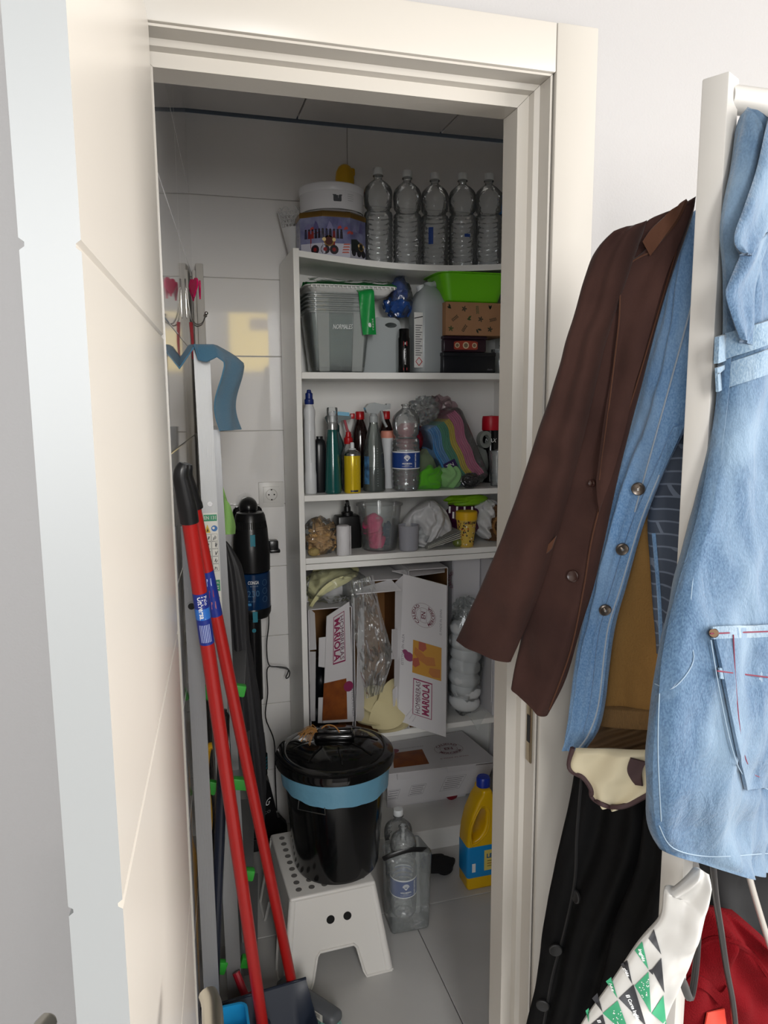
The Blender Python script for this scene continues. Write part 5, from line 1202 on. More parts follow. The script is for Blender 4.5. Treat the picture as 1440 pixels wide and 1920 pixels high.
for rot, w0, w1, y0, y1 in ((0, tw, bw, td, bd_), (PI, tw, bw, td, bd_), (PI / 2, td, bd_, tw, bw), (-PI / 2, td, bd_, tw, bw)):
    b, P = sidepanel(w0, w1, y0, y1, rot); sd = part(b, 'side', m_st, t, smooth=35)
    if rot in (0, PI):
        for u in (-.10, .27):
            c0 = P(u, .30, -.0008); ax = (P(u + .01, .30) - P(u, .30)).normalized(); ay = (P(u, .29) - P(u, .30)).normalized()
            flat(sd, [(.0115 * math.cos(q * PI / 9), .0115 * math.sin(q * PI / 9)) for q in range(18)], mat('hole_dark', '#0c0c0c', .9), (lambda c0, ax, ay: lambda a, q: c0 + ax * a + ay * q)(c0, ax, ay), 'grip_hole')
for sx in (-1, 1):
    for sy in (-1, 1):
        b = MB(); b.tube([(sx * (tw - .006), sy * (td - .006), H - .008), (sx * (bw - .008), sy * (bd_ - .008), .004)], [.0105, .0125], n=12); part(b, 'corner_post', m_st, t)
b = MB(); b.box((0, 0, H - .004), (tw * 2 + .006, td * 2 + .006, .014), bevel=.0065, seg=3); top = part(b, 'top', m_st, t)
for i in range(6):
    for k in range(9):
        b = MB(); b.lathe([(.0085, 0), (.0085, .0014), (.0, .0016)], 16, c=(-.090 + i * .036, -.128 + k * .032, H + .0025)); part(b, 'grip_dot', mat('grip_grey', '#6a6866', .7), top)
BC = Vector((.408, .835, H + .0045))
t = thing('waste_bin', 'black plastic bin with lid, blue bag edge and wire handle on the stool', 'bin', BC, -.25)
hB = .318
b = MB(); b.lathe([(.108, 0), (.118, .004), (.122, .014), (.145, hB - .02), (.150, hB - .018), (.150, hB)], 48); part(b, 'body', m_blackg, t)
m_bagb = mat('blue_bin_bag', '#6ba0bb', .35, bump=.5, bscale=50, alpha=.85)
N = 72; vs = []
b = MB(); rows = [(hB + .004, .152), (hB - .01, .155), (hB - .03, .1535), (hB - .05, .151)]
for j, (z, r) in enumerate(rows):
    for i in range(N):
        a = 2 * PI * i / N; dr = (.0030 * noise.noise(Vector((7 * math.cos(a), 7 * math.sin(a), j * .4))) + .0008) * (j > 0); dz = (-.014 * math.sin(a + 2.4) - .010 + .008 * noise.noise(Vector((3 * math.cos(a), 3 * math.sin(a), 1)))) * (j == 3)
        vs.append(((r + dr) * math.cos(a), (r + dr) * math.sin(a), z + dz))
b.add(vs, [[j * N + i, (j + 1) * N + i, (j + 1) * N + (i + 1) % N, j * N + (i + 1) % N] for j in range(3) for i in range(N)]); part(b, 'bin_bag', m_bagb, t, smooth=180)
b = MB(); b.lathe([(.160, hB + .002), (.168, hB + .000), (.170, hB + .010), (.166, hB + .022), (.150, hB + .030), (.138, hB + .030), (.130, hB + .036), (.095, hB + .050), (.050, hB + .058), (0, hB + .060)], 56); lid = part(b, 'lid', mat('gloss_black_lid', '#0a0a0b', .1), t)
for k in range(8):
    a = 2 * PI * k / 8 + .2
    b = MB(); b.tube([(r * math.cos(a), r * math.sin(a), hB + z) for r, z in ((.125, .038), (.095, .0505), (.060, .0568))], .0028, n=6); part(b, 'lid_rib', m_blackg, lid)
b = MB(); b.box((0, 0, hB + .066), (.115, .040, .024), bevel=.010, seg=3); b.box((0, 0, hB + .080), (.10, .024, .014), bevel=.006); part(b, 'lid_grip', m_blackg, lid)
b = MB(); a0 = -PI / 2 - .42; rr = .146; f = lambda a, z: Vector((rr * math.cos(a), rr * math.sin(a), z))
b.tube([f(a0 - .26, hB - .055), f(a0 - .26, hB - .095) * 1.0 + Vector((-.004, -.012, .012)), f(a0 + .26, hB - .095) + Vector((.002, -.012, .012)), f(a0 + .26, hB - .055)], .0022, n=6); part(b, 'wire_handle', m_silver, t, smooth=60)
# raffia tuft on the lid
b = MB(); random.seed(8); c0 = Vector((-.045, -.005, hB + .078))
for k in range(26):
    a = random.uniform(2.6, 4.4); L = random.uniform(.03, .06)
    b.tube(smoothpath([c0, c0 + Vector((math.cos(a) * L * .5, math.sin(a) * L * .5, random.uniform(.006, .02))), c0 + Vector((math.cos(a) * L, math.sin(a) * L, random.uniform(-.02, .0)))], 3), .0009, n=4)
b.tube(smoothpath([c0 + Vector((.0, 0, 0)), c0 + Vector((.02, .01, .016)), c0 + Vector((.045, .0, .018)), c0 + Vector((.06, -.01, .004))], 4), .0018, n=5)
part(b, 'raffia_tuft', mat('raffia', '#a8783f', .8), lid, smooth=60)
# ================================================================== left side of the closet
m_alu = mat('brushed_aluminium', '#a9aaab', .5, metal=.6, bump=.15, bscale=90, stretch=(6, 6, .3))
m_alud = mat('dull_aluminium', '#8f9092', .42, metal=.6, bump=.1, bscale=90, stretch=(6, 6, .3))
m_gcap = mat('green_plastic_cap', '#37a83a', .45)
def bar(b, p, q, sx, sy, up=(0, 1, 0)):
    """rectangular bar from p to q; sx across, sy along 'up'"""
    p, q = Vector(p), Vector(q); t = (q - p).normalized(); u = Vector(up); u = (u - t * u.dot(t)).normalized(); v = t.cross(u)
    c = [(-1, -1), (1, -1), (1, 1), (-1, 1)]
    b.add([p + v * (a * sx / 2) + u * (d * sy / 2) for a, d in c] + [q + v * (a * sx / 2) + u * (d * sy / 2) for a, d in c], [[0, 1, 2, 3], [7, 6, 5, 4]] + [[i, 4 + i, 4 + (i + 1) % 4, (i + 1) % 4] for i in range(4)]); return b
N0, N1 = Vector((.0965, .690, .0)), Vector((.079, .715, 1.690))       # near stile
F0_, F1_ = Vector((.140, 1.06, .0)), Vector((.118, 1.07, 1.50))      # far stile
t = thing('step_ladder', 'aluminium step ladder folded upright against the left wall, safety label and green caps', 'ladder', (.12, .87, 0))
b = MB(); bar(b, N0, N1, .037, .022); st1 = part(b, 'stile', m_alu, t, W=True)
b = MB(); bar(b, F0_, F1_, .037, .022); part(b, 'stile', m_alud, t, W=True)
b = MB(); bar(b, (.135, .765, .01), (.108, .775, 1.50), .018, .030); part(b, 'rear_leg', m_alud, t, W=True)
for z in (.10, .35, .60, .85):
    k = z / 1.69; pn, pf = N0.lerp(N1, k), F0_.lerp(F1_, z / 1.5)
    b = MB(); bar(b, pn + Vector((.028, .012, 0)), pf + Vector((.026, -.012, 0)), .072, .020, up=(0, 0, 1)); part(b, 'step', m_alud, t, W=True)
    b = MB(); b.box(pn + Vector((-.030, -.006, .004)), (.024, .018, .034), rot=rotm(0, .35, 0), bevel=.003); part(b, 'green_cap', m_gcap, t, W=True)
    b = MB(); b.box(pn + Vector((.042, -.004, .002)), (.046, .022, .030), rot=rotm(0, .25, 0), bevel=.004); part(b, 'green_cap', m_gcap, t, W=True)
for z in (1.325,):
    p = N0.lerp(N1, z / 1.69) + Vector((.001, -.0115, 0)); b = MB(); b.tube([p, p + Vector((0, -.003, 0))], .006, n=14); part(b, 'rivet', m_silver, t, W=True)
b = MB(); bar(b, F0_.lerp(F1_, .80), F0_.lerp(F1_, .80) + Vector((.012, -.03, 0)), .01, .01); part(b, 'hinge', m_silver, t, W=True)
# safety label on the near stile
def lf(a, z): k = (z + .098) / 1.69; return N0.lerp(N1, k) + Vector((a, -.0118, 0))
def lf2(a, z): return lf(a, z) + Vector((0, -.0004, 0))
def lf3(a, z): return lf(a, z) + Vector((0, -.0008, 0))
LBM = mat('label_white', '#dcdad2', .5); GRN = mat('label_green', '#1f8a5f', .45)
lab = flat(st1, [(-.0165, .90), (.0165, .90), (.0165, 1.205), (-.0165, 1.205)], LBM, lf, 'safety_label', W=True)
flat(lab, [(-.0155, 1.185), (.0155, 1.185), (.0155, 1.201), (-.0155, 1.201)], GRN, lf2, 'green_band', W=True)
text(lab, 'EN 131', LBM, .012, lambda a, q: lf3(a, 1.193 + q), width=.027, W=True)
flat(lab, [(-.0145, 1.157), (-.001, 1.157), (-.00775, 1.178)], pcol('#d9b21d'), lf2, 'warning_triangle', W=True)
flat(lab, [(-.0105, 1.160), (-.005, 1.160), (-.007, 1.169)], pcol('#222222'), lf3, 'warning_triangle', W=True)
flat(lab, disc(.0075, .0085, 1.167), pcol('#1c64a8'), lf2, 'blue_roundel', W=True); flat(lab, disc(.003, .0065, 1.168), LBM, lf3, 'blue_roundel', W=True)
random.seed(2)
for r in range(5):
    for cidx in range(2):
        x0, z0 = -.0150 + cidx * .0155, 1.136 - r * .0185
        b = MB()
        for P in ([(x0, z0), (x0 + .0145, z0), (x0 + .0145, z0 + .0006), (x0, z0 + .0006)], [(x0, z0 + .0172), (x0 + .0145, z0 + .0172), (x0 + .0145, z0 + .0178), (x0, z0 + .0178)], [(x0, z0), (x0 + .0006, z0), (x0 + .0006, z0 + .0178), (x0, z0 + .0178)], [(x0 + .0139, z0), (x0 + .0145, z0), (x0 + .0145, z0 + .0178), (x0 + .0139, z0 + .0178)]): b.add([lf2(*p) for p in P], [[0, 1, 2, 3]])
        for q in range(3):
            ax, az = x0 + random.uniform(.003, .009), z0 + random.uniform(.002, .006); dx, dz = random.uniform(-.001, .004), random.uniform(.006, .010); b.add([lf2(ax, az), lf2(ax + .0016, az), lf2(ax + dx + .0016, az + dz), lf2(ax + dx, az + dz)], [[0, 1, 2, 3]])
        part(b, 'pictogram', pcol('#4a4a4a'), lab, W=True, smooth=0)
flat(lab, [(-.0155, 1.012), (.0155, 1.012), (.0155, 1.040), (-.0155, 1.040)], GRN, lf2, 'green_band', W=True)
text(lab, 'PROFESIONAL', LBM, .008, lambda a, q: lf3(a, 1.033 + q), width=.027, W=True)
for k in range(2): flat(lab, [(-.012, 1.018 + k * .005), (.012, 1.018 + k * .005), (.012, 1.020 + k * .005), (-.012, 1.020 + k * .005)], LBM, lf3, 'label_text', W=True)
text(lab, 'LADDER 1.8', pcol('#333333'), .007, lambda a, q: lf3(a, .995 + q), width=.026, W=True)
for x0 in (-.006, .006): flat(lab, [(x0 - .002, .965), (x0 + .003, .965), (x0 + .001, .980), (x0 - .001, .980)], pcol('#333333'), lf2, 'pictogram', W=True)
for k in range(9): flat(lab, [(-.009 + k * .002, .908), (-.0082 + k * .002 + .0004 * (k % 3), .908), (-.0082 + k * .002 + .0004 * (k % 3), .928), (-.009 + k * .002, .928)], pcol('#333333'), lf2, 'barcode_bar', W=True)
# grey rail with an eyelet, leaning on the wall
t = thing('metal_rail', 'flat grey metal rail with a round eyelet leaning on the left wall', 'rail', (.03, .46, 0))
b = MB(); bar(b, (.033, .470, 0.002), (.029, .450, 1.315), .034, .020); part(b, 'rail', m_alud, t, W=True)
pe = aty(359, 1137, .440); b = MB(); b.lathe([(.0095, 0), (.0095, .002), (.0072, .002), (.0072, 0)], 24, rot=rotm(PI / 2, 0, 0), c=pe + Vector((0, .002, 0))); part(b, 'eyelet', m_alud, t, W=True)
b = MB(); b.tube([pe + Vector((0, .0012, 0)), pe + Vector((0, .0006, 0))], .0073, n=20); part(b, 'eyelet_hole', m_dark, t, W=True)
# white plank in the corner
b = MB(); b.box((.1045, 1.405, 1.0), (.030, .045, 1.999), bevel=.003); b.box((.0865 + .0065, 1.352, .98), (.011, .05, 1.96), bevel=.002)
t = thing('white_plank', 'tall pair of white wooden planks standing in the left back corner', 'plank', (.104, 1.40, 0))
b = MB(); b.box((.112, 1.40, 1.0005), (.024, .050, 2.0), bevel=.003); part(b, 'plank', mat('white_wood', '#c8c4be', .5), t, W=True)
b = MB(); b.box((.0925, 1.345, .9855), (.010, .052, 1.97), bevel=.002); part(b, 'plank', mat('white_wood', '#c8c4be', .5), t, W=True)
# blue cloth over the ladder top
m_bcl = mat('blue_microfibre', '#4f7f9c', .95, bump=.6, bscale=700, sheen=.3)
top = N1 + Vector((.002, 0, .002))
def cloth(a, g):
    """a: left drop -> over the stile top -> right drop; g: front edge -> back"""
    s = (a - .30) * .36; fx = top.x - .020                 # s = 0 at the left top edge
    y = .668 + .085 * g
    if s < 0:
        d = -s; x = fx - d * .55 - .012 * g; z = top.z + .008 - d * .80
    elif s < .040: x = fx + s; z = top.z + .008
    else:
        d = s - .040; x = fx + .040 + min(d, .03) * .55 + .055 * g * min(1, d / .05) + .010 * math.sin(d * 30); z = top.z + .008 - max(0, d - .008) * .98
    y += .010 * math.sin(a * 8 + .6)
    if g < .3 and 0 <= s: z -= .042 * (1 - g / .3) * max(0, 1 - abs(s - .02) / .09)
    x += .004 * math.sin(g * 7 + a * 5)
    return Vector((x, y, z))
b = MB(); b.sheet(44, 14, cloth, thick=.0035)
solo(b, 'blue_cloth', m_bcl, 'blue microfibre cloth draped over the top of the ladder', 'cloth', smooth=70)
# pink heart wire hook on the left wall
hk = Vector((XL(.95) + .004, .95, 1.80)); hn = Vector((.9965, -.0837, 0)); ht = Vector((.0837, .9965, 0))
t = thing('wire_hook', 'wire coat hook with pink hearts on the left wall above the ladder', 'hook', hk)
m_wire = mat('bright_wire', '#b8b5b0', .25, metal=1); m_pink = mat('pink_acrylic', '#d4195f', .25)
b = MB(); b.box((.002, 0, .035), (.004, .012, .10), bevel=.001); part(b, 'back_bar', m_wire, t)
for s in (-1, 1):
    b = MB(); b.tube(smoothpath([(.004, s * .01, .06), (.010, s * .015, .0), (.022, s * .022, -.030), (.040, s * .026, -.028), (.050, s * .028, -.006)], 5), .0018, n=6); part(b, 'wire_arm', m_wire, t)
    b = MB(); b.blob((.051, s * .028, -.004), (.005, .005, .005), sub=2, amp=0); part(b, 'ball_tip', m_wire, t)
for s in (-1, 0, 1):
    P = [];
    for q in range(24):
        a = 2 * PI * q / 24; P.append((.0017 * 16 * math.sin(a) ** 3, .0016 * (13 * math.cos(a) - 5 * math.cos(2 * a) - 2 * math.cos(3 * a) - math.cos(4 * a))))
    b = MB(); b.prism(P, (.020 + .016 * (s == 0), s * .040, .062), Vector((.35 * s, 1, 0)).normalized(), (0, 0, 1), Vector((.004, -.0014 * s, 0))); part(b, 'heart', m_pink, t, smooth=0)
b = MB(); b.tube([(.012, 0, -.025), (.014, -.004, -.075), (.013, -.006, -.12)], [.005, .004, .0025], n=8); part(b, 'red_tag', mat('red_tag', '#a03038', .4), t)
# wall socket
t = thing('wall_socket', 'white double-frame wall socket above the vacuum cleaner', 'socket', (.330, YB + .0105, 1.204))
b = MB(); b.box((0, -.004, .044), (.087, .009, .088), bevel=.002); part(b, 'frame', mat('socket_white', '#dcdad6', .35), t)
b = MB(); b.box((0, -.0095, .044), (.056, .004, .056), bevel=.001); part(b, 'plate', mat('socket_white', '#dcdad6', .35), t)
b = MB(); b.shell([(.0205, .0), (.0205, .002), (.0185, .002), (.0175, -.0015), (0, -.0015)], 30, rot=rotm(PI / 2, 0, 0), c=(0, -.0115, .044)); part(b, 'well', mat('socket_well', '#bdbab5', .4), t)
for s in (-1, 1):
    b = MB(); b.tube([(s * .0095, -.0085, .044), (s * .0095, -.0125, .044)], .0027, n=10); part(b, 'pin_hole', m_dark, t)
    b = MB(); b.box((0, -.0125, .044 + s * .0175), (.005, .003, .004)); part(b, 'earth_clip', m_dark, t)
# vacuum cleaner
VX, VY = .243, 1.355
t = thing('stick_vacuum', 'black stick vacuum cleaner with a dark blue dust tank hanging on the back wall', 'vacuum cleaner', (VX, VY, 0))
m_vb = mat('vacuum_black', '#0e0e10', .28); m_vblue = mat('tank_blue', '#0c2f57', .18, coat=.4); m_tq = mat('turquoise_button', '#1f7f92', .4)
b = MB(); b.lathe([(.050, 1.005), (.061, 1.010), (.062, 1.075), (.060, 1.09), (.056, 1.15), (.049, 1.195), (.044, 1.205), (.040, 1.206), (0, 1.207)], 36); part(b, 'motor_body', m_vb, t)
for k in range(22):
    a = -PI / 2 + (k - 10.5) * .11; b = MB(); p = Vector((.0525 * math.cos(a), .0525 * math.sin(a), 1.178)); q = Vector((.0560 * math.cos(a), .0560 * math.sin(a), 1.155)); b.tube([p, q], .0016, n=5); part(b, 'vent_slot', mat('vent_dark', '#000000', .9), t)
b = MB(); b.lathe([(.0575, .873), (.0605, .880), (.0605, 1.004), (.058, 1.006)], 36); tank = part(b, 'dust_tank', m_vblue, t)
b = MB(); b.lathe([(.040, .845), (.053, .850), (.0600, .865), (.0612, .884), (.0600, .886)], 36); part(b, 'tank_base', m_vb, t)
text(tank, 'CONGA', m_white, .016, cylfn(.0609, .978, -PI / 2 - .05), width=.036, bold=.0003, shear=.15)
text(tank, 'ROCKSTAR', pcol('#8fa4b8'), .006, cylfn(.0609, .966, -PI / 2 - .0), width=.026)
text(tank, '230', mat('tank_line', '#3f6d92', .4), .030, cylfn(.0609, .940, -PI / 2 - .05), width=.040)
text(tank, 'ERGO', pcol('#5f86a6'), .007, cylfn(.0609, .915, -PI / 2 - .2), width=.025)
gridprint(tank, -.016, .004, -.004, .004, pcol('#3f86b8'), cylfn(.0609, .905, -PI / 2 - .25), 'blue_stripe')
for k in range(3):
    f = cylfn(.0609, .975 - k * .028, -PI / 2 + .62); b = MB(); b.tube([f(.009 * math.cos(q * PI / 8), .010 * math.sin(q * PI / 8)) for q in range(17)], .0005, n=4, cap=False); part(b, 'icon_print', pcol('#4b7596'), tank)
for z, h in ((1.118, .020), (.862, .018)):
    f = cylfn(.0615 if z < 1 else .0592, z, -PI / 2); b = MB(); b.sheet(4, 4, lambda a, g: f((a - .5) * .016, (g - .5) * 2 * h), thick=.003); part(b, 'button', m_tq, t)
b = MB(); b.blob((0, .055, 1.215), (.032, .040, .035), sub=4, amp=0); b.box((0, .085, 1.17), (.10, .030, .09), bevel=.02, seg=3); part(b, 'wall_dock', m_vb, t)
b = MB(); b.tube([(0, .02, .848), (0, .012, .55)], [.028, .026], n=18); b.tube([(.0, .012, .56), (0, .010, .40)], .020, n=18); part(b, 'wand', m_vb, t)
b = MB(); b.tube([(0, -.0065, .80), (0, -.0095, .80)], .007, n=14); part(b, 'button', m_tq, t)
b = MB(); b.tube([(0, .01, .42), (.004, .008, .36), (.010, .006, .27)], [.026, .026, .022], n=18); part(b, 'brush_joint', m_vb, t)
for k in range(9):
    b = MB(); b.shell([(.0275, .290 + k * .0062), (.0285, .2930 + k * .0062), (.0275, .296 + k * .0062)], 18, c=(.006, .008, 0)); part(b, 'joint_ring', m_tq if k % 2 else m_vb, t)
b = MB(); b.prism([(-.035, .05), (.055, .045), (.055, .15), (.035, .25), (.004, .285), (-.025, .22), (-.040, .12)], (0, -.022, 0), (1, 0, 0), (0, 0, 1), (0, .055, 0)); hd = part(b, 'floor_head', m_vb, t)
b = MB(); b.box((.012, .005, .026), (.11, .075, .050), bevel=.008); part(b, 'floor_brush', m_vb, t)
text(hd, 'NG', m_white, .040, lambda a, q: Vector((.018 + a * .9 + q * .3, -.0225, .175 + q + a * .35)), width=.036); text(hd, 'ECO', pcol('#9a9a9a'), .014, lambda a, q: Vector((.020 + a, -.0225, .140 + q + a * .35)), width=.03)
b = MB(); b.box((.083, .07, 1.075), (.032, .035, .038), bevel=.004); b.tube([(.06, .07, 1.075), (.084, .07, 1.075)], .007, n=8); b.box((.086, .062, 1.058), (.036, .03, .012), bevel=.003); part(b, 'tool_clip', m_vb, t)
# charger and cable
t = thing('charger', 'black power adapter with thin cable hanging beside the vacuum cleaner', 'charger', (.315, 1.37, 0))
cab = smoothpath([aty(x, y, Y) for x, y, Y in ((503, 1130, 1.39), (504, 1170, 1.39), (500, 1210, 1.39), (504, 1246, 1.39), (520, 1251, 1.385), (541, 1256, 1.38), (542, 1268, 1.38), (536, 1271, 1.38), (540, 1254, 1.385), (515, 1250, 1.39), (501, 1255, 1.39), (502, 1300, 1.39), (498, 1345, 1.39), (514, 1390, 1.36), (516, 1450, 1.36), (519, 1520, 1.36))], 5)
b = MB(); b.tube(cab, .0021, n=6); part(b, 'cable', m_black, t, W=True, smooth=60)
pa = aty(522, 1555, 1.36); b = MB(); b.prism([(-.030, -.06), (.030, -.06), (.030, .01), (.004, .045), (-.004, .045), (-.030, .01)], (pa.x, 1.345, max(pa.z, .062)), (1, 0, 0), (0, 0, 1), (0, .035, 0)); part(b, 'adapter', m_black, t, W=True)
# folded umbrella
t = thing('folded_umbrella', 'folded dark grey umbrella hanging between the ladder and the vacuum cleaner', 'umbrella', (.19, 1.15, 0))
m_umb = mat('umbrella_nylon', '#2b2b2e', .55, bump=.2, bscale=60, stretch=(5, 5, .5))
ax = [aty(421, 1015, .98), aty(432, 1060, .985), aty(440, 1120, .99), aty(447, 1200, 1.0), aty(458, 1300, 1.01), aty(470, 1400, 1.02), aty(482, 1480, 1.03), aty(490, 1545, 1.04)]
rad = [.005, .026, .034, .030, .036, .036, .026, .008]
b = MB(); P = smoothpath(ax, 8); n = len(P); RR = []
for i in range(n):
    k = i / (n - 1) * (len(rad) - 1); j = min(int(k), len(rad) - 2); RR.append(rad[j] + (rad[j + 1] - rad[j]) * (k - j))
NS = 48; vs = []
for i, p in enumerate(P):
    for q in range(NS):
        a = 2 * PI * q / NS; r = RR[i] * (1 + .16 * math.sin(a * 7 + i * .06) + .08 * math.sin(a * 3 + i * .22)); vs.append(p + Vector((r * math.cos(a), r * math.sin(a), 0)))
b.add(vs, [[i * NS + q, (i + 1) * NS + q, (i + 1) * NS + (q + 1) % NS, i * NS + (q + 1) % NS] for i in range(n - 1) for q in range(NS)] + [list(range(NS)), [(n - 1) * NS + q for q in range(NS)][::-1]])
part(b, 'canopy', m_umb, t, W=True, smooth=180)
b = MB(); b.tube([ax[0] + Vector((-.002, 0, .03)), ax[0]], .004, n=8); b.tube([ax[-1], ax[-1] + Vector((.006, .005, -.06))], .004, n=8); part(b, 'shaft', m_black, t, W=True)
# pale green cloth tucked behind the stile
b = MB()
def gcl(a, g):
    L = interp([(405, 910), (408, 950), (414, 985), (418, 1003)], g); R = interp([(418, 912), (428, 945), (438, 985), (437, 1000)], g); p2 = L.lerp(R, a); return aty(p2.x, p2.y, .80 + .02 * math.sin(a * 4 + g * 3))
b.sheet(10, 14, gcl, thick=.006); solo(b, 'green_cloth', mat('pale_green_cloth', '#8fbf6a', .9, bump=.5, bscale=500), 'pale green cloth hanging behind the ladder stile above the umbrella', 'cloth', smooth=70)
# yellow plastic frame behind the ladder
t = thing('folding_trestle', 'yellow folded plastic trestle behind the red poles low at the left', 'trestle', (.05, .60, 0))
P = [aty(x, y, .62) for x, y in ((398, 1398), (390, 1405), (386, 1450), (392, 1520), (392, 1555))]
b = MB(); b.tube(smoothpath(P, 4), .008, n=8, flat=1.5); part(b, 'strut', mat('yellow_plastic', '#d9a210', .45), t, W=True, smooth=60)
P = [aty(x, y, .62) for x, y in ((388, 1515), (391, 1560), (386, 1600), (388, 1640))]
b = MB(); b.tube(smoothpath(P, 4), .007, n=8, flat=1.5); part(b, 'strut', mat('yellow_plastic', '#d9a210', .45), t, W=True, smooth=60)
P = [aty(388, 1640, .62), Vector((.045, .62, .002))]
b = MB(); b.tube(P, .006, n=8); part(b, 'foot', mat('yellow_plastic', '#d9a210', .45), t, W=True)
# dark navy pole with black grip
t = thing('dark_pole', 'thin dark navy pole with a black grip leaning between the rail and ladder', 'pole', (.045, .56, 0))
a_, c_ = aty(421, 1330, .60), aty(385, 1860, .53)
dirp = (c_ - a_).normalized(); bot = a_ + dirp * ((a_.z - .002) / -dirp.z)
bot.x = max(bot.x, XL(bot.y) + .012)
b = MB(); b.tube([a_ + (bot - a_) * .13, bot], .0125, n=14); part(b, 'pole', mat('navy_metal', '#171d2c', .35), t, W=True)
b = MB(); b.tube(smoothpath([a_, a_ + (bot - a_) * .03, a_ + (bot - a_) * .10, a_ + (bot - a_) * .15], 3), [.006] * 2 + [.0125] * 8, n=12); part(b, 'grip', m_black, t, W=True)
# two red poles
m_rp = mat('red_pole', '#a51a17', .32); m_stk = mat('sticker_navy', '#1c2f86', .35)
def redpole(name, label, T, Bp, r, cap_len, stick, cat):
    t = thing(name, label, cat, (Bp.x, Bp.y, 0)); d = (Bp - T).normalized()
    b = MB(); b.tube([T + d * cap_len, Bp], r, n=20); pole = part(b, 'pole', m_rp, t, W=True)
    b = MB(); s = Vector((-.004, .01, 0)); b.tube(smoothpath([T + Vector((.004, 0, .010)), T + d * .01 + Vector((-.003, 0, 0)), T + d * .04 + Vector((-.002, 0, 0)), T + d * .075, T + d * (cap_len + .012)], 4), [.008, .010, .0115, .0125, .013, .0135, .014, .0145, .015, .0155, .016, .0165, .0165, .0165, .0165, .0165, .0165][:17], n=16); part(b, 'hanger_cap', m_black, t, W=True)
    b = MB(); u = Vector((-.3, -1, 0)).normalized()
    p0, p1 = T + d * stick[0], T + d * stick[1]
    b.tube([p0, p1], r * 1.02, n=20, cap=False); stv = part(b, 'sticker', m_stk, t, W=True)
    side = d.cross(Vector((0, 1, 0))).normalized(); nr = side.cross(d).normalized()
    if nr.y > 0: nr = -nr
    L = (p1 - p0).length
    def fs(a, q): th = q / r; return p0.lerp(p1, .5 + a / L) + (nr * math.cos(th) + side * math.sin(th)) * r * 1.035
    return t, stv, fs, L
T1, B1 = aty(341, 880, .205), atz(498, 1962, .075)
t, sv, fs, L = redpole('dustpan', 'navy long-handled dustpan on a red pole with a lettered blue sticker', T1, B1, .0135, .085, (.232, .336), 'dustpan')
text(sv, 'Universal', m_white, .014, lambda a, q: fs(a - .024, q - .002), width=.046, W=True, bold=.0003); text(sv, 'Palo', m_white, .009, lambda a, q: fs(a - .038, q + .008), width=.018, W=True)
b = MB(); b.tube([T1.lerp(B1, .0) + (B1 - T1).normalized() * .262, T1 + (B1 - T1).normalized() * .284], .0139, n=20, cap=False); part(b, 'sticker_glow', mat('sticker_blue', '#2f6fc4', .35), t, W=True)
for k in range(7): flat(sv, [(.010, -.010 + k * .003), (.046, -.010 + k * .003), (.046, -.0088 + k * .003), (.010, -.0088 + k * .003)], pcol('#b9c4e6'), fs, 'sticker_text', W=True)
# dustpan pan: a tall-backed scoop opening towards the camera
m_pan = mat('navy_plastic', '#1e2635', .45)
pc = Vector((.138, .43, 0)); R = Matrix.Rotation(.10, 3, 'Z')
def pan(a, g):
    """a: across, g: from floor lip up the back"""
    u = (a - .5) * 2; wd = .140
    if g < .55: y = -.20 + .34 * g; z = .010 + .02 * g
    else: k = (g - .55) / .45; y = -.013 + .05 * k; z = .021 + .130 * k
    edge = max(0, abs(u) - .72) / .28
    side = .045 + .106 * g; z = z + max(0, side - z) * edge ** .8; x = u * wd * (1 - .05 * g)
    return pc + R @ Vector((x, y + .05, max(z, .004)))
b = MB(); b.sheet(36, 30, pan, thick=.0035); part(b, 'pan', m_pan, t, W=True, smooth=60)
b = MB(); b.tube([pan(i / 36, 1.0) for i in range(37)], .0035, n=6); part(b, 'rim', m_pan, t, W=True, smooth=60)
b = MB(); b.tube([B1 + (T1 - B1).normalized() * .07, B1 - (T1 - B1).normalized() * .01], .019, n=16); part(b, 'socket', m_pan, t, W=True)
T2, B2 = aty(349, 880, .275), atz(555, 1880, .062)
t, sv, fs, L = redpole('broom', 'broom with red pole, navy sticker and grey head with teal bristles', T2, B2, .0125, .055, (.205, .302), 'broom')
for k in range(3): flat(sv, [(-.036 + k * .025, -.004), (-.020 + k * .025, -.006), (-.020 + k * .025, .003), (-.036 + k * .025, .004)], pcol(('#b9c4e6', '#8a2b4a', '#b56a6a')[k]), fs, 'sticker_picture', W=True)
m_bh = mat('broom_grey', '#55585c', .45); m_br = mat('teal_bristle', '#7fb0a5', .7)
hc = Vector((B2.x + .03, B2.y - .012, .0)); R = Matrix.Rotation(-.95, 3, 'Z')
b = MB(); b.box(hc + Vector((0, 0, .072)), (.20, .045, .030), rot=R, bevel=.012, seg=3); head = part(b, 'broom_head', m_bh, t, W=True)
b = MB(); b.tube([B2 + (T2 - B2).normalized() * .05, hc + Vector((-.005, 0, .075))], .018, n=14); part(b, 'head_socket', m_bh, t, W=True)
random.seed(6)
for i in range(12):
    b = MB()
    for k in range(14):
        p = Vector(((-.09 + i * .0165) + random.uniform(-.005, .005), random.uniform(-.016, .016), .060)); q = p + Vector((random.uniform(-.012, .012) + .004 * (i - 6) * .4, random.uniform(-.022, .022), -.058)); b.tube([hc + R @ p, hc + R @ q], [.0014, .0009], n=4)
    part(b, 'bristle_tuft', m_br, t, W=True, smooth=60)
f = lambda a, q: hc + R @ Vector((a + .05, -.0232, q + .074)); flat(head, [(-.02, -.010), (.02, -.010), (.02, .010), (-.02, .010)], LBM, f, 'price_label', W=True)
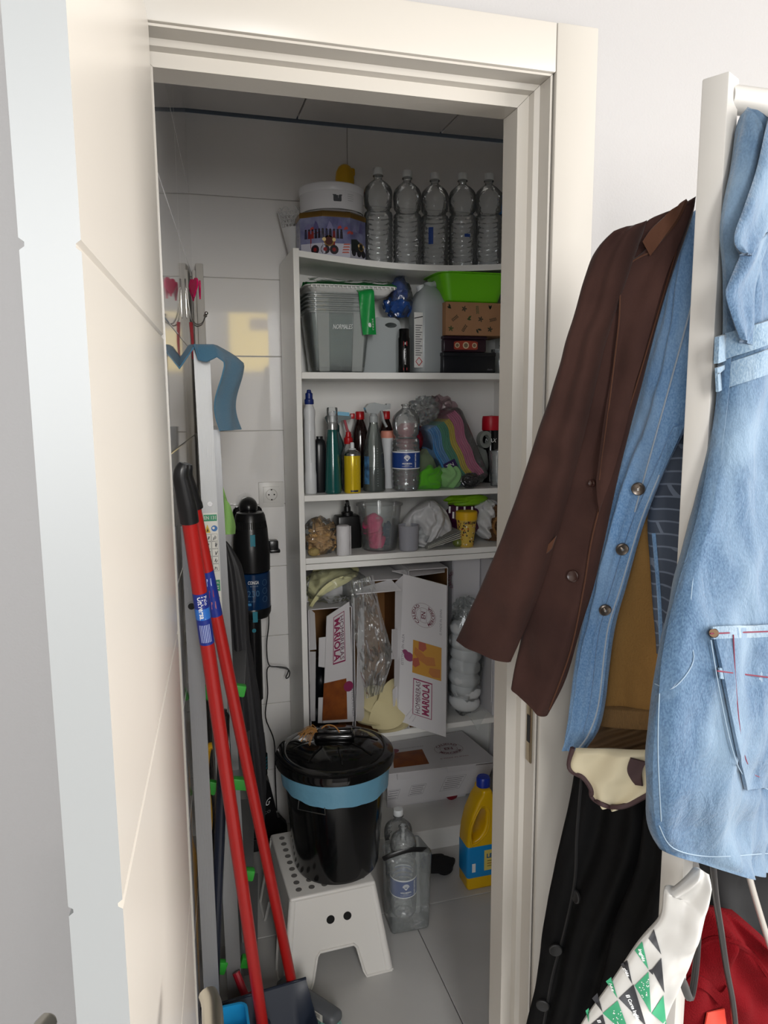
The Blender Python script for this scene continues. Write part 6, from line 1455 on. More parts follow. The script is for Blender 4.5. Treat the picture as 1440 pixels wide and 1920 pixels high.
for k in range(8): flat(head, [(-.012 + k * .003, -.004), (-.0105 + k * .003, -.004), (-.0105 + k * .003, .007), (-.012 + k * .003, .007)], pcol('#333333'), lambda a, q: f(a, q) + R @ Vector((0, -.0004, 0)), 'barcode_bar', W=True)
# red hand brush and blue bucket edge in the corner
b = MB(); b.box((.128, .610, .045), (.09, .05, .028), rot=rotm(0, -.15, .2), bevel=.008, seg=3); b.tube([(.12, .63, .05), (.10, .66, .10)], .010, n=10)
for k in range(18): b.tube([(.095 + .004 * k, .605 + .01 * (k % 3), .038), (.093 + .0042 * k, .603 + .012 * (k % 3), .002)], .003, n=4)
solo(b, 'red_brush', mat('red_brush', '#b01a2e', .4), 'small red brush lying at the foot of the ladder', 'brush')
b = tub(.070, .08, .080, .09, .165, rim=.004, r=.015); b.xform(Matrix.Translation((.066, .400, .032))); solo(b, 'blue_bucket', mat('cyan_plastic', '#1f92cc', .4), 'bright blue plastic box standing in the left of the dustpan', 'box')
# ================================================================== clothes rack and garments by the door
def plane(A, B):
    A, B = Vector((*A, 0)), Vector((*B, 0)); u = (B - A).normalized(); n = u.cross(Vector((0, 0, 1)))
    if n.dot(CAM - A) < 0: n = -n
    return A, n
def onpl(pl, x, y): d = ray(x, y); return CAM + d * ((pl[0] - CAM).dot(pl[1]) / d.dot(pl[1]))
class Drape:
    """cloth hung in an upright plane: pixel outlines L and R (top to bottom), bulging front and back, with folds"""
    def __init__(s, L, R, pl, tf=.03, tb=.02, nu=48, nv=90, folds=(), wr=.003, off=0, seed=0, wfreq=9, top=.03, bot=.0, slim=1.0):
        n = pl[1]; P = []; Q = []
        sm = lambda P: smoothpath([Vector((x, y, 0)) for x, y in P], 6)
        L, R = sm(L), sm(R)
        for j in range(nv + 1):
            t = j / nv; l, r = interp(L, t), interp(R, t); row = []; rq = []
            for i in range(nu + 1):
                a = i / nu; q = l.lerp(r, a); p = onpl(pl, q.x, q.y)
                k = max(0, 1 - abs(2 * a - 1) ** 3) ** .5 * (slim + (1 - slim) * min(1, t / .55))
                if top: k *= min(1, (t / top)) ** .5 if t < top else 1
                if bot and t > 1 - bot: k *= ((1 - t) / bot) ** .5
                f = sum(am * math.sin(fr * 2 * PI * (a + sl * t) + ph + 1.3 * noise.noise(Vector((a * 2, t * 3, seed)))) for fr, am, ph, sl in folds) * k
                f += wr * k * (noise.noise(p * wfreq + Vector((seed, 0, 0))) + .6 * noise.noise(p * wfreq * 2.7 + Vector((0, seed, 0))))
                row.append(p + n * (off + tf * k + f)); rq.append(p + n * (off - tb * k + f * .4))
            P.append(row); Q.append(rq)
        W = nu + 1; vs = [p for r_ in P for p in r_]; k0 = len(vs); vs += [p for r_ in Q for p in r_]
        fs = []
        for j in range(nv):
            for i in range(nu):
                a, b_, c, d = j * W + i, j * W + i + 1, (j + 1) * W + i + 1, (j + 1) * W + i
                fs.append([a, d, c, b_]); fs.append([k0 + a, k0 + b_, k0 + c, k0 + d])
        for j in range(nv):
            for i in (0, nu):
                a, d = j * W + i, (j + 1) * W + i; fs.append([a, k0 + a, k0 + d, d] if i == 0 else [a, d, k0 + d, k0 + a])
        for j in (0, nv):
            for i in range(nu):
                a, b_ = j * W + i, j * W + i + 1; fs.append([a, b_, k0 + b_, k0 + a])
        s.vs, s.fs, s.n, s.pl = vs, fs, n, pl
        s.bvh = BVHTree.FromPolygons(vs, fs)
    def mb(s): b = MB(); b.add(s.vs, s.fs); return b
    def hit(s, x, y, off=.002):
        d = ray(x, y).normalized(); h = s.bvh.ray_cast(CAM, d)
        p = h[0] if h[0] is not None else onpl(s.pl, x, y)
        return p - d * off
    def line(s, pts, r=.0012, off=.001, n=5, k=6, flat=1.0):
        P = smoothpath([Vector((x, y, 0)) for x, y in pts], k); b = MB(); b.tube([s.hit(p.x, p.y, off) for p in P], r, n=n, flat=flat); return b
    def patch(s, TL, TR, BR, BL, off=.003, th=.0025, nu=14, nv=18):
        TL, TR, BR, BL = [Vector((*p, 0)) for p in (TL, TR, BR, BL)]
        def f(a, g): q = TL.lerp(TR, a).lerp(BL.lerp(BR, a), g); return s.hit(q.x, q.y, off)
        b = MB(); b.sheet(nu, nv, f, thick=th); return b
    def strip(s, L, R, off=.003, th=.0025, nu=6, nv=40):
        L, R = [smoothpath([Vector((x, y, 0)) for x, y in P], 6) for P in (L, R)]
        def f(a, g): q = interp(L, g).lerp(interp(R, g), a); return s.hit(q.x, q.y, off)
        b = MB(); b.sheet(nu, nv, f, thick=th); return b
def denim(name, c1, c2, c3):
    if name in _M: return _M[name]
    m = bpy.data.materials.new(name); m.use_nodes = True; nt = m.node_tree; bs = nt.nodes['Principled BSDF']; bs.inputs['Roughness'].default_value = .85
    bs.inputs['Sheen Weight'].default_value = .15
    tc = nt.nodes.new('ShaderNodeTexCoord'); mp = nt.nodes.new('ShaderNodeMapping'); mp.inputs['Scale'].default_value = (1, 1, .6); nt.links.new(tc.outputs['Object'], mp.inputs[0])
    n1 = nt.nodes.new('ShaderNodeTexNoise'); n1.inputs['Scale'].default_value = 520; n1.inputs['Detail'].default_value = 3; nt.links.new(mp.outputs[0], n1.inputs['Vector'])
    n2 = nt.nodes.new('ShaderNodeTexNoise'); n2.inputs['Scale'].default_value = 11; n2.inputs['Detail'].default_value = 8; n2.inputs['Distortion'].default_value = .6; nt.links.new(mp.outputs[0], n2.inputs['Vector'])
    r1 = nt.nodes.new('ShaderNodeValToRGB'); r1.color_ramp.elements[0].position = .35; r1.color_ramp.elements[1].position = .65; r1.color_ramp.elements[0].color = lin(c1); r1.color_ramp.elements[1].color = lin(c2)
    nt.links.new(n1.outputs['Fac'], r1.inputs[0])
    r2 = nt.nodes.new('ShaderNodeMapRange'); r2.inputs[1].default_value = .42; r2.inputs[2].default_value = .68; nt.links.new(n2.outputs['Fac'], r2.inputs[0])
    mx = nt.nodes.new('ShaderNodeMixRGB'); mx.inputs[2].default_value = lin(c3); nt.links.new(r1.outputs[0], mx.inputs[1])
    ml = nt.nodes.new('ShaderNodeMath'); ml.operation = 'MULTIPLY'; ml.inputs[1].default_value = .65; nt.links.new(r2.outputs[0], ml.inputs[0]); nt.links.new(ml.outputs[0], mx.inputs[0]); nt.links.new(mx.outputs[0], bs.inputs['Base Color'])
    bp = nt.nodes.new('ShaderNodeBump'); bp.inputs['Strength'].default_value = .35; bp.inputs['Distance'].default_value = .002; nt.links.new(n1.outputs['Fac'], bp.inputs['Height'])
    n3 = nt.nodes.new('ShaderNodeTexNoise'); n3.inputs['Scale'].default_value = 26; n3.inputs['Detail'].default_value = 5; n3.inputs['Distortion'].default_value = .8; nt.links.new(mp.outputs[0], n3.inputs['Vector'])
    b2 = nt.nodes.new('ShaderNodeBump'); b2.inputs['Strength'].default_value = .55; b2.inputs['Distance'].default_value = .012; nt.links.new(n3.outputs['Fac'], b2.inputs['Height']); nt.links.new(bp.outputs[0], b2.inputs['Normal']); nt.links.new(b2.outputs[0], bs.inputs['Normal'])
    _M[name] = m; return m
# ---- rack
PX, PY = .603, -.372
m_rack = mat('white_painted_wood', '#b0ada8', .45, bump=.05, bscale=60)
PT = aty(1346, 138, PY - .01).z
t = thing('clothes_rack', 'white painted wooden clothes rack with a square post and round rail', 'clothes rack', (PX, PY, 0))
for x in (PX, PX + 1.05):
    b = MB(); b.box((x, PY, PT / 2), (.030, .030, PT), rot=rotm(0, 0, .5), bevel=.0025); part(b, 'post', m_rack, t, W=True)
zr = aty(1400, 190, PY).z
b = MB(); b.tube([(PX + .008, PY, zr), (PX + 1.05, PY, zr)], .0150, n=20); part(b, 'rail', m_rack, t, W=True)
b = MB(); b.tube([(PX + .008, PY, .30), (PX + 1.05, PY, .30)], .0125, n=16); part(b, 'lower_rail', m_rack, t, W=True)
def hook(name, p, m_, t, r=.012, h=.055):
    b = MB(); b.tube(smoothpath([p + Vector((0, 0, -h)), p + Vector((0, .003, -.02)), p + Vector((.0, .016, .004)), p + Vector((0, .004, .0185)), p + Vector((0, -.014, .008)), p + Vector((0, -.016, -.006))], 6), .0021, n=8); return part(b, name, m_, t, W=True, smooth=60)
# ---- light denim jacket in front
PLF = plane((.44, -.49), (.90, -.25))
LD = Drape([(1398, 206), (1380, 300), (1356, 420), (1362, 520), (1362, 660), (1352, 780), (1322, 950), (1280, 1110), (1252, 1220), (1236, 1300), (1224, 1430), (1230, 1550), (1252, 1600)],
           [(1402, 200), (1470, 320), (1535, 500), (1560, 800), (1570, 1200), (1565, 1450), (1540, 1640)], PLF, tf=.045, tb=.035, nu=90, nv=150, folds=((2.0, .010, .6, .35), (4.5, .005, 1.2, -.2)), wr=.016, wfreq=9, seed=2, slim=.35)
m_ld = denim('washed_denim', '#2f4a66', '#45607a', '#6f8496'); m_ld2 = denim('washed_denim_edge', '#566e84', '#718595', '#87949e')
t = thing('denim_jacket', 'light blue washed denim jacket nearest the camera, flap pockets, on a blue hanger', 'jacket', onpl(PLF, 1400, 1600))
body = part(LD.mb(), 'body', m_ld, t, W=True, smooth=180)
hook('hanger_hook', Vector((.676, PY, zr)), mat('blue_hanger', '#2f55c4', .35), t)
for nm, L_, R_, o_, mt_ in (('collar', [(1402, 205), (1386, 262), (1370, 330), (1346, 400), (1331, 440), (1330, 466), (1344, 482)], [(1436, 215), (1432, 300), (1414, 380), (1392, 432), (1372, 462), (1360, 480), (1352, 488)], .026, m_ld),
                            ('lapel', [(1356, 468), (1326, 535), (1321, 558), (1334, 600), (1350, 640)], [(1405, 440), (1378, 520), (1370, 570), (1370, 612), (1366, 652)], .022, m_ld)):
    dl = Drape(L_, R_, PLF, tf=.005, tb=.004, nu=16, nv=40, folds=((1.0, .003, .3, .2),), wr=.004, seed=6, off=o_, top=.0); part(dl.mb(), nm, mt_, t, W=True, smooth=180)
fl_ = part(LD.patch((1340, 632), (1452, 596), (1452, 640), (1338, 682), off=.007, th=.005), 'pocket_flap', m_ld2, t, W=True, smooth=60)
part(LD.patch((1340, 690), (1455, 648), (1470, 690), (1342, 735), off=.004, th=.003), 'chest_seam', m_ld2, t, W=True, smooth=60)
pk = part(LD.patch((1334, 1180), (1470, 1172), (1490, 1470), (1395, 1480), off=.005, th=.004, nu=16, nv=24), 'front_pocket', m_ld, t, W=True, smooth=60)
hm = part(LD.patch((1332, 1175), (1470, 1170), (1470, 1192), (1334, 1198), off=.0075, th=.003), 'pocket_hem', m_ld2, t, W=True, smooth=60)
part(LD.patch((1346, 1252), (1470, 1262), (1470, 1282), (1348, 1272), off=.0078, th=.002), 'pocket_band', m_ld2, t, W=True, smooth=60)
m_rs = mat('red_stitching', '#6a2438', .8); m_ws = mat('pale_stitching', '#a9b4be', .8); m_ws2 = mat('dull_stitching', '#8496a6', .8)
for pts in ([(1332, 1188), (1440, 1184)], [(1375, 1190), (1380, 1290), (1392, 1400), (1412, 1450), (1440, 1458)], [(1345, 1258), (1440, 1270)]):
    part(LD.line(pts, .0009, off=.0125), 'red_stitching', m_rs, t, W=True, smooth=60)
for pts in ([(1333, 1200), (1350, 1300), (1372, 1400), (1395, 1455), (1440, 1480)], [(1262, 1140), (1240, 1260), (1234, 1400), (1240, 1540)], [(1300, 1075), (1292, 1180), (1300, 1240), (1262, 1290), (1228, 1282)], [(1236, 1548), (1262, 1590), (1330, 1606), (1440, 1600)], [(1356, 645), (1440, 612)]):
    part(LD.line(pts, .0007, off=.0008 if pts[0][0] != 1333 else .010), 'pale_stitching', m_ws2, t, W=True, smooth=60)
b = MB(); p = LD.hit(1338, 1187, .010); d = (CAM - p).normalized(); b.tube([p, p + d * .003], [.0055, .0045], n=14); part(b, 'rivet', mat('copper_rivet', '#54412f', .4, metal=.8), t, W=True)
part(LD.strip([(1352, 665), (1344, 780), (1316, 950), (1272, 1110), (1247, 1220), (1236, 1300)], [(1372, 665), (1362, 780), (1336, 950), (1296, 1100), (1300, 1200), (1262, 1290)], off=.004, th=.0035), 'placket', m_ld, t, W=True, smooth=60)
# ---- brown velvet blazer
PLB = plane((.44, -.055), (.66, -.335))
BB = Drape([(1244, 404), (1195, 436), (1155, 490), (1112, 640), (1075, 800), (1035, 960), (1000, 1110), (972, 1225), (962, 1285)],
           [(1305, 368), (1292, 420), (1245, 560), (1203, 720), (1162, 880), (1118, 1080), (1088, 1180), (1060, 1275), (1026, 1342)], PLB, tf=.018, tb=.022, nu=60, nv=120, folds=((1.1, .006, .4, .25),), wr=.014, wfreq=8, seed=5)
BSl = Drape([(1190, 436), (1135, 478), (1112, 530), (1075, 660), (1012, 850), (942, 1040), (872, 1190)],
            [(1225, 420), (1190, 520), (1150, 640), (1112, 800), (1070, 960), (1024, 1110), (972, 1232)], PLB, tf=.024, tb=.012, nu=50, nv=100, folds=((.9, .004, 1.0, .5),), wr=.014, wfreq=8, off=.026, seed=9)
m_br = mat('brown_velvet', '#38241f', .9, spec=.15, sheen=.06, var=.35, vscale=9, col2='#281815', bump=.15, bscale=400)
t = thing('velvet_blazer', 'dark brown velvet blazer hanging left of the white post', 'jacket', onpl(PLB, 1000, 1340))
part(BB.mb(), 'body', m_br, t, W=True, smooth=180)
part(BSl.mb(), 'sleeve', m_br, t, W=True, smooth=180)
m_br2 = mat('brown_velvet_edge', '#432a1e', .9, spec=.15, sheen=.06, bump=.15, bscale=400)
part(BB.strip([(1262, 396), (1208, 470), (1168, 505), (1160, 600), (1140, 760), (1122, 900)], [(1298, 385), (1262, 480), (1225, 590), (1190, 720), (1160, 840), (1124, 960)], off=.005, th=.004), 'lapel', m_br, t, W=True, smooth=60)
part(BB.strip([(1250, 402), (1222, 428), (1205, 452)], [(1290, 378), (1268, 420), (1218, 478)], off=.010, th=.004), 'collar', m_br2, t, W=True, smooth=60)
for pts, o in (([(1226, 470), (1170, 508), (1160, 610), (1142, 760), (1124, 900)], .010), ([(1268, 470), (1200, 700), (1150, 860), (1112, 1000), (1095, 1100), (1070, 1220), (1030, 1330)], .0035)): part(BB.line(pts, .0013, off=o), 'edge_seam', m_br2, t, W=True, smooth=60)
part(BB.patch((1022, 1030), (1044, 1004), (1036, 1028), (1004, 1062), off=.02, th=.004, nu=6, nv=6), 'pocket_flap', m_br2, t, W=True, smooth=60)
def button(D, x, y, r, mt, t, name='button', off=.004, rim=None):
    p = D.hit(x, y, off); q0 = D.hit(x + 6, y, off); q1 = D.hit(x, y + 6, off); n = (q0 - p).cross(q1 - p).normalized(); d = n if n.dot(CAM - p) > 0 else -n
    R = d.to_track_quat('Z', 'Y').to_matrix(); b = MB(); b.lathe([(0, 0), (r, 0), (r, .003), (r * .85, .0042), (r * .55, .003), (0, .0026)], 20, rot=R, c=p); o = part(b, name, mt, t, W=True)
    if rim:
        b = MB(); b.lathe([(0, .0026), (r * .24, .003), (r * .2, .0046), (0, .005)], 12, rot=R, c=p); part(b, 'stud', rim, o, W=True)
m_bbtn = mat('brown_button', '#2a1814', .3)
button(BB, 1075, 1080, .0085, m_bbtn, t); button(BB, 1112, 906, .005, m_bbtn, t)
# ---- blue denim jacket with buttons
PLD = plane((.615, -.045), (.70, -.36))
DD = Drape([(1296, 420), (1245, 590), (1195, 730), (1150, 900), (1118, 1050), (1088, 1200), (1073, 1300), (1068, 1392)],
           [(1318, 380), (1308, 560), (1296, 700), (1286, 790), (1242, 884), (1204, 976), (1168, 1100), (1149, 1163), (1140, 1215), (1128, 1320), (1114, 1374), (1090, 1408)], PLD, tf=.020, tb=.02, nu=60, nv=120, folds=((1.2, .006, 1.5, .3), (3.2, .003, .5, .2)), wr=.005, seed=13)
m_dd = denim('blue_denim', '#5b83ae', '#7a9dc2', '#97b4d0')
t = thing('denim_jacket', 'blue denim jacket with three metal buttons between the blazer and post', 'jacket', onpl(PLD, 1090, 1400))
part(DD.mb(), 'body', m_dd, t, W=True, smooth=180)
part(DD.strip([(1262, 800), (1222, 890), (1184, 980), (1146, 1100), (1128, 1163), (1118, 1215), (1106, 1320), (1092, 1374)], [(1282, 795), (1240, 886), (1202, 977), (1166, 1100), (1147, 1163), (1138, 1215), (1126, 1320), (1112, 1372)], off=.002, th=.003), 'placket', m_dd, t, W=True, smooth=60)
part(DD.line([(1236, 890), (1200, 980), (1163, 1103), (1143, 1165), (1134, 1217), (1122, 1322), (1104, 1376), (1086, 1402)], .0013, off=.006), 'pale_stitching', m_ws, t, W=True, smooth=60)
part(DD.line([(1300, 560), (1262, 700), (1226, 830), (1190, 960)], .0012, off=.002), 'pale_stitching', m_ws, t, W=True, smooth=60)
m_btn = mat('antique_button', '#7d7268', .3, metal=.8); m_stud = mat('stud', '#e6e4e0', .2, metal=.8)
for x, y in ((1197, 916), (1166, 1029), (1134, 1143)): button(DD, x, y, .0095, m_btn, t, rim=m_stud, off=.005)
# ---- grey checked jacket, tan fleece, cream jacket, black coat
PLG = plane((.645, -.05), (.722, -.345))
m_chk = bpy.data.materials.new('grey_check_lining'); m_chk.use_nodes = True; nt = m_chk.node_tree; bs = nt.nodes['Principled BSDF']; bs.inputs['Roughness'].default_value = .6
tc = nt.nodes.new('ShaderNodeTexCoord'); br = nt.nodes.new('ShaderNodeTexBrick'); mp = nt.nodes.new('ShaderNodeMapping'); mp.inputs['Rotation'].default_value = (PI / 2, 0, .25)
nt.links.new(tc.outputs['Object'], mp.inputs[0]); nt.links.new(mp.outputs[0], br.inputs['Vector']); br.inputs['Scale'].default_value = 14; br.inputs['Mortar Size'].default_value = .018
br.inputs['Color1'].default_value = lin('#3a4250'); br.inputs['Color2'].default_value = lin('#414a59'); br.inputs['Mortar'].default_value = lin('#6a7484'); nt.links.new(br.outputs[0], bs.inputs['Base Color'])
CG = Drape([(1272, 790), (1245, 880), (1216, 960), (1222, 1060), (1230, 1150), (1236, 1222)], [(1292, 790), (1322, 880), (1335, 960), (1318, 1060), (1290, 1160), (1262, 1232)], PLG, tf=.012, tb=.012, nu=30, nv=60, folds=((1.5, .004, 0, .2),), wr=.003, seed=17)
t = thing('checked_jacket', 'dark grey jacket with a fine check hanging behind the denim jacket', 'jacket', onpl(PLG, 1250, 1230))
part(CG.mb(), 'body', m_chk, t, W=True, smooth=180)
part(CG.line([(1226, 1000), (1236, 1120), (1240, 1220)], .003, off=.001), 'hem_piping', m_dd, t, W=True, smooth=60)
PLT = plane((.672, -.04), (.745, -.335))
m_tan = mat('tan_fleece', '#95703f', .95, bump=.4, bscale=300, spec=.2); m_tan2 = mat('tan_rib', '#8a683c', .95, bump=.8, bscale=200, stretch=(6, 6, .5)); m_quilt = mat('brown_quilt', '#5d4426', .7, bump=.3, bscale=30)
TF = Drape([(1216, 900), (1190, 1050), (1160, 1140), (1142, 1240), (1130, 1325)], [(1290, 900), (1290, 1050), (1290, 1150), (1275, 1250), (1262, 1340)], PLT, tf=.016, tb=.02, nu=40, nv=70, folds=((1.3, .004, 1, .1),), wr=.004, seed=19)
t = thing('tan_fleece_jacket', 'tan fleece jacket with a ribbed hem and brown quilted lining', 'jacket', onpl(PLT, 1180, 1420))
part(TF.mb(), 'body', m_tan, t, W=True, smooth=180)
TH_ = Drape([(1131, 1318), (1124, 1340), (1128, 1356)], [(1262, 1326), (1262, 1345), (1258, 1364)], PLT, tf=.022, tb=.02, nu=40, nv=12, wr=.002, seed=3, off=.004); part(TH_.mb(), 'ribbed_hem', m_tan2, t, W=True, smooth=180)
TQ = Drape([(1128, 1352), (1112, 1385), (1088, 1412)], [(1262, 1358), (1262, 1400), (1255, 1432)], PLT, tf=.014, tb=.016, nu=40, nv=24, folds=((3, .004, 0, 1.0),), wr=.004, seed=4, off=.002); part(TQ.mb(), 'quilted_lining', m_quilt, t, W=True, smooth=180)
PLC = plane((.52, -.10), (.71, -.40))
m_crm = mat('cream_nylon', '#cdc3a6', .6, bump=.15, bscale=40); m_trim = mat('brown_binding', '#3f2a2c', .7)
CR = Drape([(1080, 1402), (1070, 1436), (1098, 1462), (1112, 1492), (1130, 1508)], [(1262, 1408), (1262, 1440), (1250, 1470), (1215, 1496), (1172, 1514)], PLC, tf=.014, tb=.012, nu=40, nv=30, folds=((2, .005, .5, .4),), wr=.004, seed=23)
t = thing('cream_jacket', 'cream nylon jacket hem with dark brown binding below the tan fleece', 'jacket', onpl(PLC, 1150, 1510))
part(CR.mb(), 'body', m_crm, t, W=True, smooth=180)
part(CR.line([(1074, 1402), (1068, 1440), (1094, 1458), (1108, 1478), (1112, 1496), (1140, 1512), (1172, 1511), (1205, 1495), (1225, 1483)], .004, off=.002), 'binding', m_trim, t, W=True, smooth=60)
part(CR.strip([(1182, 1420), (1176, 1446), (1194, 1472)], [(1212, 1428), (1204, 1448), (1206, 1474)], off=.004, th=.003), 'cuff_band', m_trim, t, W=True, smooth=60)
PLK = plane((.535, -.065), (.72, -.36))
m_blk = mat('black_coat', '#050506', .7, bump=.2, bscale=50, spec=.12)
BK = Drape([(1082, 1425), (1066, 1510), (1046, 1600), (1022, 1720), (1008, 1830), (985, 1930), (970, 2050)], [(1240, 1440), (1245, 1520), (1235, 1600), (1205, 1700), (1165, 1800), (1140, 1900), (1120, 2050)], PLK, tf=.020, tb=.018, nu=60, nv=90, folds=((1.6, .008, .4, .3), (4, .003, 1, .2)), wr=.007, seed=29)
t = thing('black_coat', 'long black coat with covered buttons hanging low beside the door frame', 'coat', onpl(PLK, 1050, 2050))
part(BK.mb(), 'body', m_blk, t, W=True, smooth=180)
BK2 = Drape([(1225, 1490), (1210, 1600), (1170, 1700), (1148, 1790), (1132, 1860), (1118, 1960), (1110, 2050)], [(1275, 1490), (1275, 1600), (1268, 1700), (1255, 1800), (1235, 1900), (1220, 2050)], PLK, tf=.024, tb=.012, nu=40, nv=80, folds=((1.2, .005, 1, .3),), wr=.006, off=.022, seed=31); part(BK2.mb(), 'sleeve', m_blk, t, W=True, smooth=180)
for x, y in ((1081, 1680), (1042, 1780), (1018, 1884)): button(BK, x, y, .011, mat('covered_button', '#0b0b0d', .6), t, off=.003)
part(BK.line([(1092, 1440), (1082, 1560), (1078, 1650), (1060, 1740), (1036, 1830), (1020, 1920)], .0025, off=.001), 'placket_edge', mat('black_coat_edge', '#0b0b0d', .6), t, W=True, smooth=60)
# ---- white paper carrier with the triangle print
PLW = plane((.40, -.415), (.62, -.490))
m_pap = mat('white_poly', '#b3b1ad', .45, bump=.12, bscale=30)
BG = Drape([(1312, 1630), (1262, 1672), (1246, 1668), (1238, 1722), (1196, 1770), (1150, 1838), (1095, 1915), (1050, 2000)], [(1330, 1640), (1328, 1680), (1318, 1725), (1300, 1790), (1275, 1850), (1248, 1910), (1225, 1960), (1205, 2020)], PLW, tf=.016, tb=.014, nu=60, nv=90, folds=((1.2, .006, 2.0, .5),), wr=.008, seed=37, wfreq=16)
t = thing('shop_bag', 'white shop bag printed with green and black triangles and script lettering', 'bag', onpl(PLW, 1150, 1990))
bg = part(BG.mb(), 'bag', m_pap, t, W=True, smooth=180)
m_gp = mat('print_green', '#2f8a62', .5); m_kp = mat('print_black', '#26262a', .5)
def tri(P, mt, name='triangle_print', off=.0015):
    A_, B_, C_ = [Vector((*p, 0)) for p in P]; n = 8; vs = []; idx = {}
    for i in range(n + 1):
        for j in range(n + 1 - i): q = A_ + (B_ - A_) * (i / n) + (C_ - A_) * (j / n); idx[i, j] = len(vs); vs.append(BG.hit(q.x, q.y, off))
    fs = [[idx[i, j], idx[i + 1, j], idx[i, j + 1]] for i in range(n) for j in range(n - i)] + [[idx[i + 1, j], idx[i + 1, j + 1], idx[i, j + 1]] for i in range(n - 1) for j in range(n - 1 - i)]
    b = MB(); b.add(vs, fs); return part(b, name, mt, t, W=True, smooth=60)
def btext(s, x, y, ang, size, mt=m_white, width=None):
    ca, sa = math.cos(ang), math.sin(ang); text(t, s, mt, size, lambda a, q: BG.hit(x + a * ca + q * sa, y + a * sa - q * ca, .003), width=width, W=True, shear=.3, bold=size * .02)
TR_ = [((1226, 1742), (1240, 1790), (1216, 1760), m_kp), ((1240, 1796), (1222, 1818), (1246, 1862), m_kp), ((1244, 1866), (1222, 1900), (1250, 1925), m_gp), ((1204, 1765), (1216, 1818), (1190, 1782), m_gp), ((1164, 1808), (1186, 1846), (1176, 1800), m_kp), ((1188, 1846), (1160, 1872), (1212, 1925), m_kp), ((1216, 1822), (1190, 1848), (1221, 1900), m_gp), ((1136, 1840), (1158, 1872), (1146, 1832), m_gp), ((1158, 1876), (1130, 1900), (1185, 1950), m_gp), ((1110, 1872), (1130, 1898), (1120, 1862), m_kp), ((1130, 1902), (1104, 1924), (1150, 1975), m_kp), ((1098, 1895), (1104, 1918), (1104, 1890), m_gp), ((1216, 1820), (1226, 1816), (1224, 1828), m_kp)]
for A_, B_, C_, mt in TR_: tri((A_, B_, C_), mt)
btext('El Corte Ingl\u00e9s', 1186, 1888, 1.15, 9, width=52); btext('Ingl\u00e9s', 1203, 1790, 1.2, 8, width=26); btext('gl\u00e9s', 1174, 1822, 1.1, 7, width=20); btext('El Corte', 1128, 1925, 1.1, 8, width=30); btext('l\u00e9s', 1146, 1850, 1.15, 7, width=18)
random.seed(9)
for k in range(40):
    cx_, cy_ = random.choice(((1208, 1852), (1158, 1908))); a = random.uniform(-9, 9); q = random.uniform(-16, 18); btext(random.choice('aeclogs'), cx_ + a, cy_ + q, random.uniform(0, 3), 4)
# ---- red fleece, black garment and hangers at the lower right
PLR = plane((.50, -.36), (.86, -.27))
m_rf = mat('red_fleece', '#5e060d', .95, bump=.5, bscale=500, spec=.1)
RF = Drape([(1322, 1700), (1296, 1750), (1270, 1830), (1238, 1920), (1215, 2010)], [(1372, 1705), (1430, 1760), (1500, 1830), (1540, 1920), (1560, 2010)], PLR, tf=.05, tb=.03, nu=70, nv=60, folds=((1.4, .014, .5, .5), (3.3, .006, 1, -.6)), wr=.012, seed=41, top=.12)
t = thing('red_fleece_jacket', 'red fleece jacket bunched below the light denim jacket', 'jacket', onpl(PLR, 1330, 2010))
part(RF.mb(), 'body', m_rf, t, W=True, smooth=180)
part(RF.strip([(1278, 1850), (1300, 1828), (1330, 1840), (1350, 1862), (1362, 1850)], [(1290, 1880), (1306, 1852), (1328, 1862), (1352, 1885), (1372, 1868)], off=.006, th=.008), 'pocket_fold', m_rf, t, W=True, smooth=60)
part(RF.line([(1290, 1790), (1340, 1760), (1400, 1780), (1440, 1830)], .004, off=.0), 'seam', m_rf, t, W=True, smooth=60)
part(RF.patch((1325, 1898), (1358, 1890), (1362, 1935), (1318, 1935), off=.008, th=.002), 'orange_label', mat('orange_red', '#b8321f', .8), t, W=True, smooth=60)
PLN = plane((.60, -.28), (.95, -.18))
NB = Drape([(1300, 1560), (1315, 1640), (1335, 1720), (1380, 1800), (1420, 1860)], [(1520, 1560), (1530, 1650), (1540, 1750), (1550, 1850), (1560, 1950)], PLN, tf=.03, tb=.02, nu=40, nv=50, folds=((2, .008, 0, .4),), wr=.008, seed=43)
t = thing('black_garment', 'black garment hanging in the shade behind the hangers and red fleece', 'garment', onpl(PLN, 1420, 1900)); part(NB.mb(), 'body', mat('black_cloth2', '#0e0f11', .8), t, W=True, smooth=180)
m_hg = mat('smoke_plastic', '#2f2d2d', .3)
PLH = plane((.47, -.47), (.80, -.36))
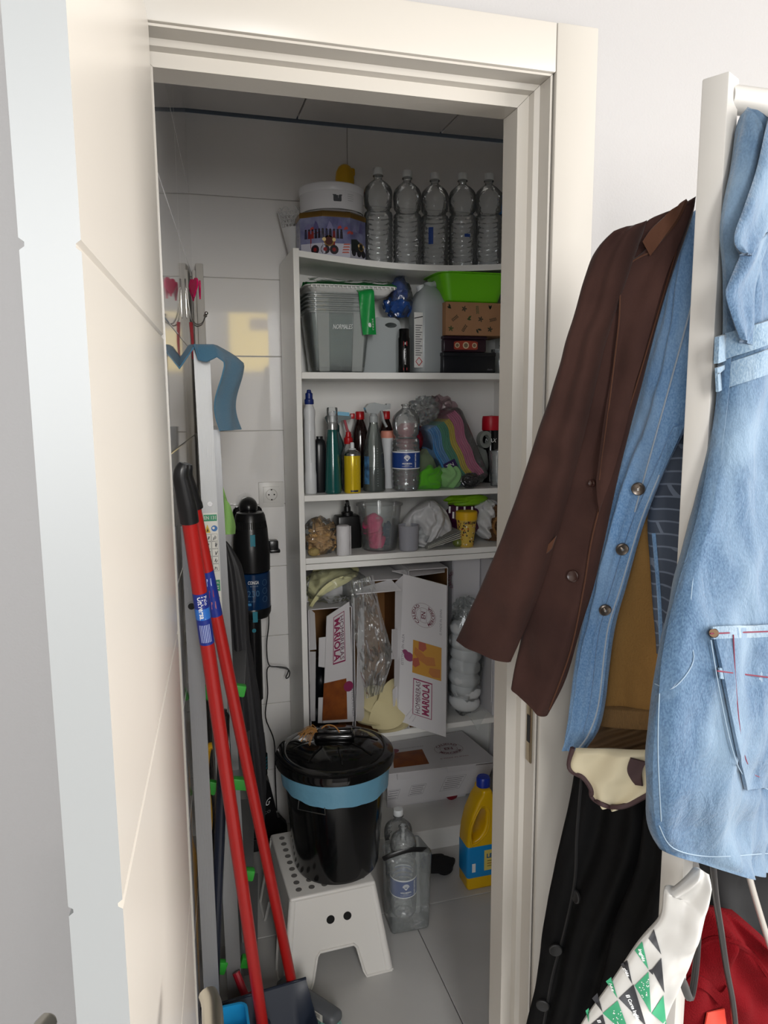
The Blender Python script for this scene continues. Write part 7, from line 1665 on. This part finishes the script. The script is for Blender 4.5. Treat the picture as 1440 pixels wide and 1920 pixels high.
def hanger(label, pts, r, mt, cat='hanger', name='plastic_hanger', fl=1.6):
    P = smoothpath([onpl(PLH, x, y) for x, y in pts], 5); b = MB(); b.tube(P, r, n=8, flat=fl); return solo(b, name, mt, label, cat, 'loose hangers at the lower right', smooth=60)
hanger('dark smoky plastic hanger arm crossing in front of the red fleece', [(1336, 1610), (1342, 1680), (1352, 1745), (1362, 1815), (1374, 1880), (1382, 1960)], .0032, m_hg)
hanger('dark plastic hanger bent in a V beside the shop bag', [(1312, 1650), (1310, 1720), (1306, 1800), (1300, 1850), (1294, 1872), (1288, 1862), (1280, 1840), (1266, 1818)], .0032, m_hg)
hanger('pale metal hanger rod slanting at the lower right edge', [(1396, 1610), (1412, 1670), (1430, 1730), (1452, 1800)], .0042, mat('pale_rod', '#b9b4ad', .3, metal=.5), fl=1.0)

# ---- crumpled carrier bags on the fourth shelf
PW1 = plane((.70, 1.245), (1.0, 1.245))
W1 = Drape([(800, 940), (768, 962), (752, 990), (760, 1015), (790, 1026)], [(815, 938), (836, 958), (846, 985), (838, 1008), (822, 1022)], PW1, tf=.030, tb=.06, nu=60, nv=50, folds=((1.6, .016, .5, .5), (3.7, .007, 1, -.7)), wr=.016, wfreq=22, seed=51, top=.1, bot=.08)
part(W1.mb(), 'bag', m_wbag, wbag, W=True, smooth=70)
W2 = Drape([(808, 950), (812, 972), (806, 995), (800, 1018), (800, 1030)], [(828, 952), (834, 975), (826, 1000), (812, 1022), (806, 1032)], plane((.70, 1.212), (1.0, 1.212)), tf=.008, tb=.006, nu=18, nv=40, folds=((1.5, .005, .2, .5),), wr=.006, wfreq=30, seed=53)
part(W2.mb(), 'handle_loop', m_wbag, wbag, W=True, smooth=70)
W3 = Drape([(905, 936), (885, 950), (878, 975), (893, 1000), (905, 1010)], [(925, 936), (944, 952), (950, 975), (946, 1000), (935, 1010)], plane((.9, 1.285), (1.2, 1.285)), tf=.03, tb=.05, nu=50, nv=50, folds=((1.6, .014, 1.5, .5), (3.9, .006, 1, -.7)), wr=.014, wfreq=22, seed=57, top=.1, bot=.08)
part(W3.mb(), 'white_part', m_wbag, pbag, W=True, smooth=70)
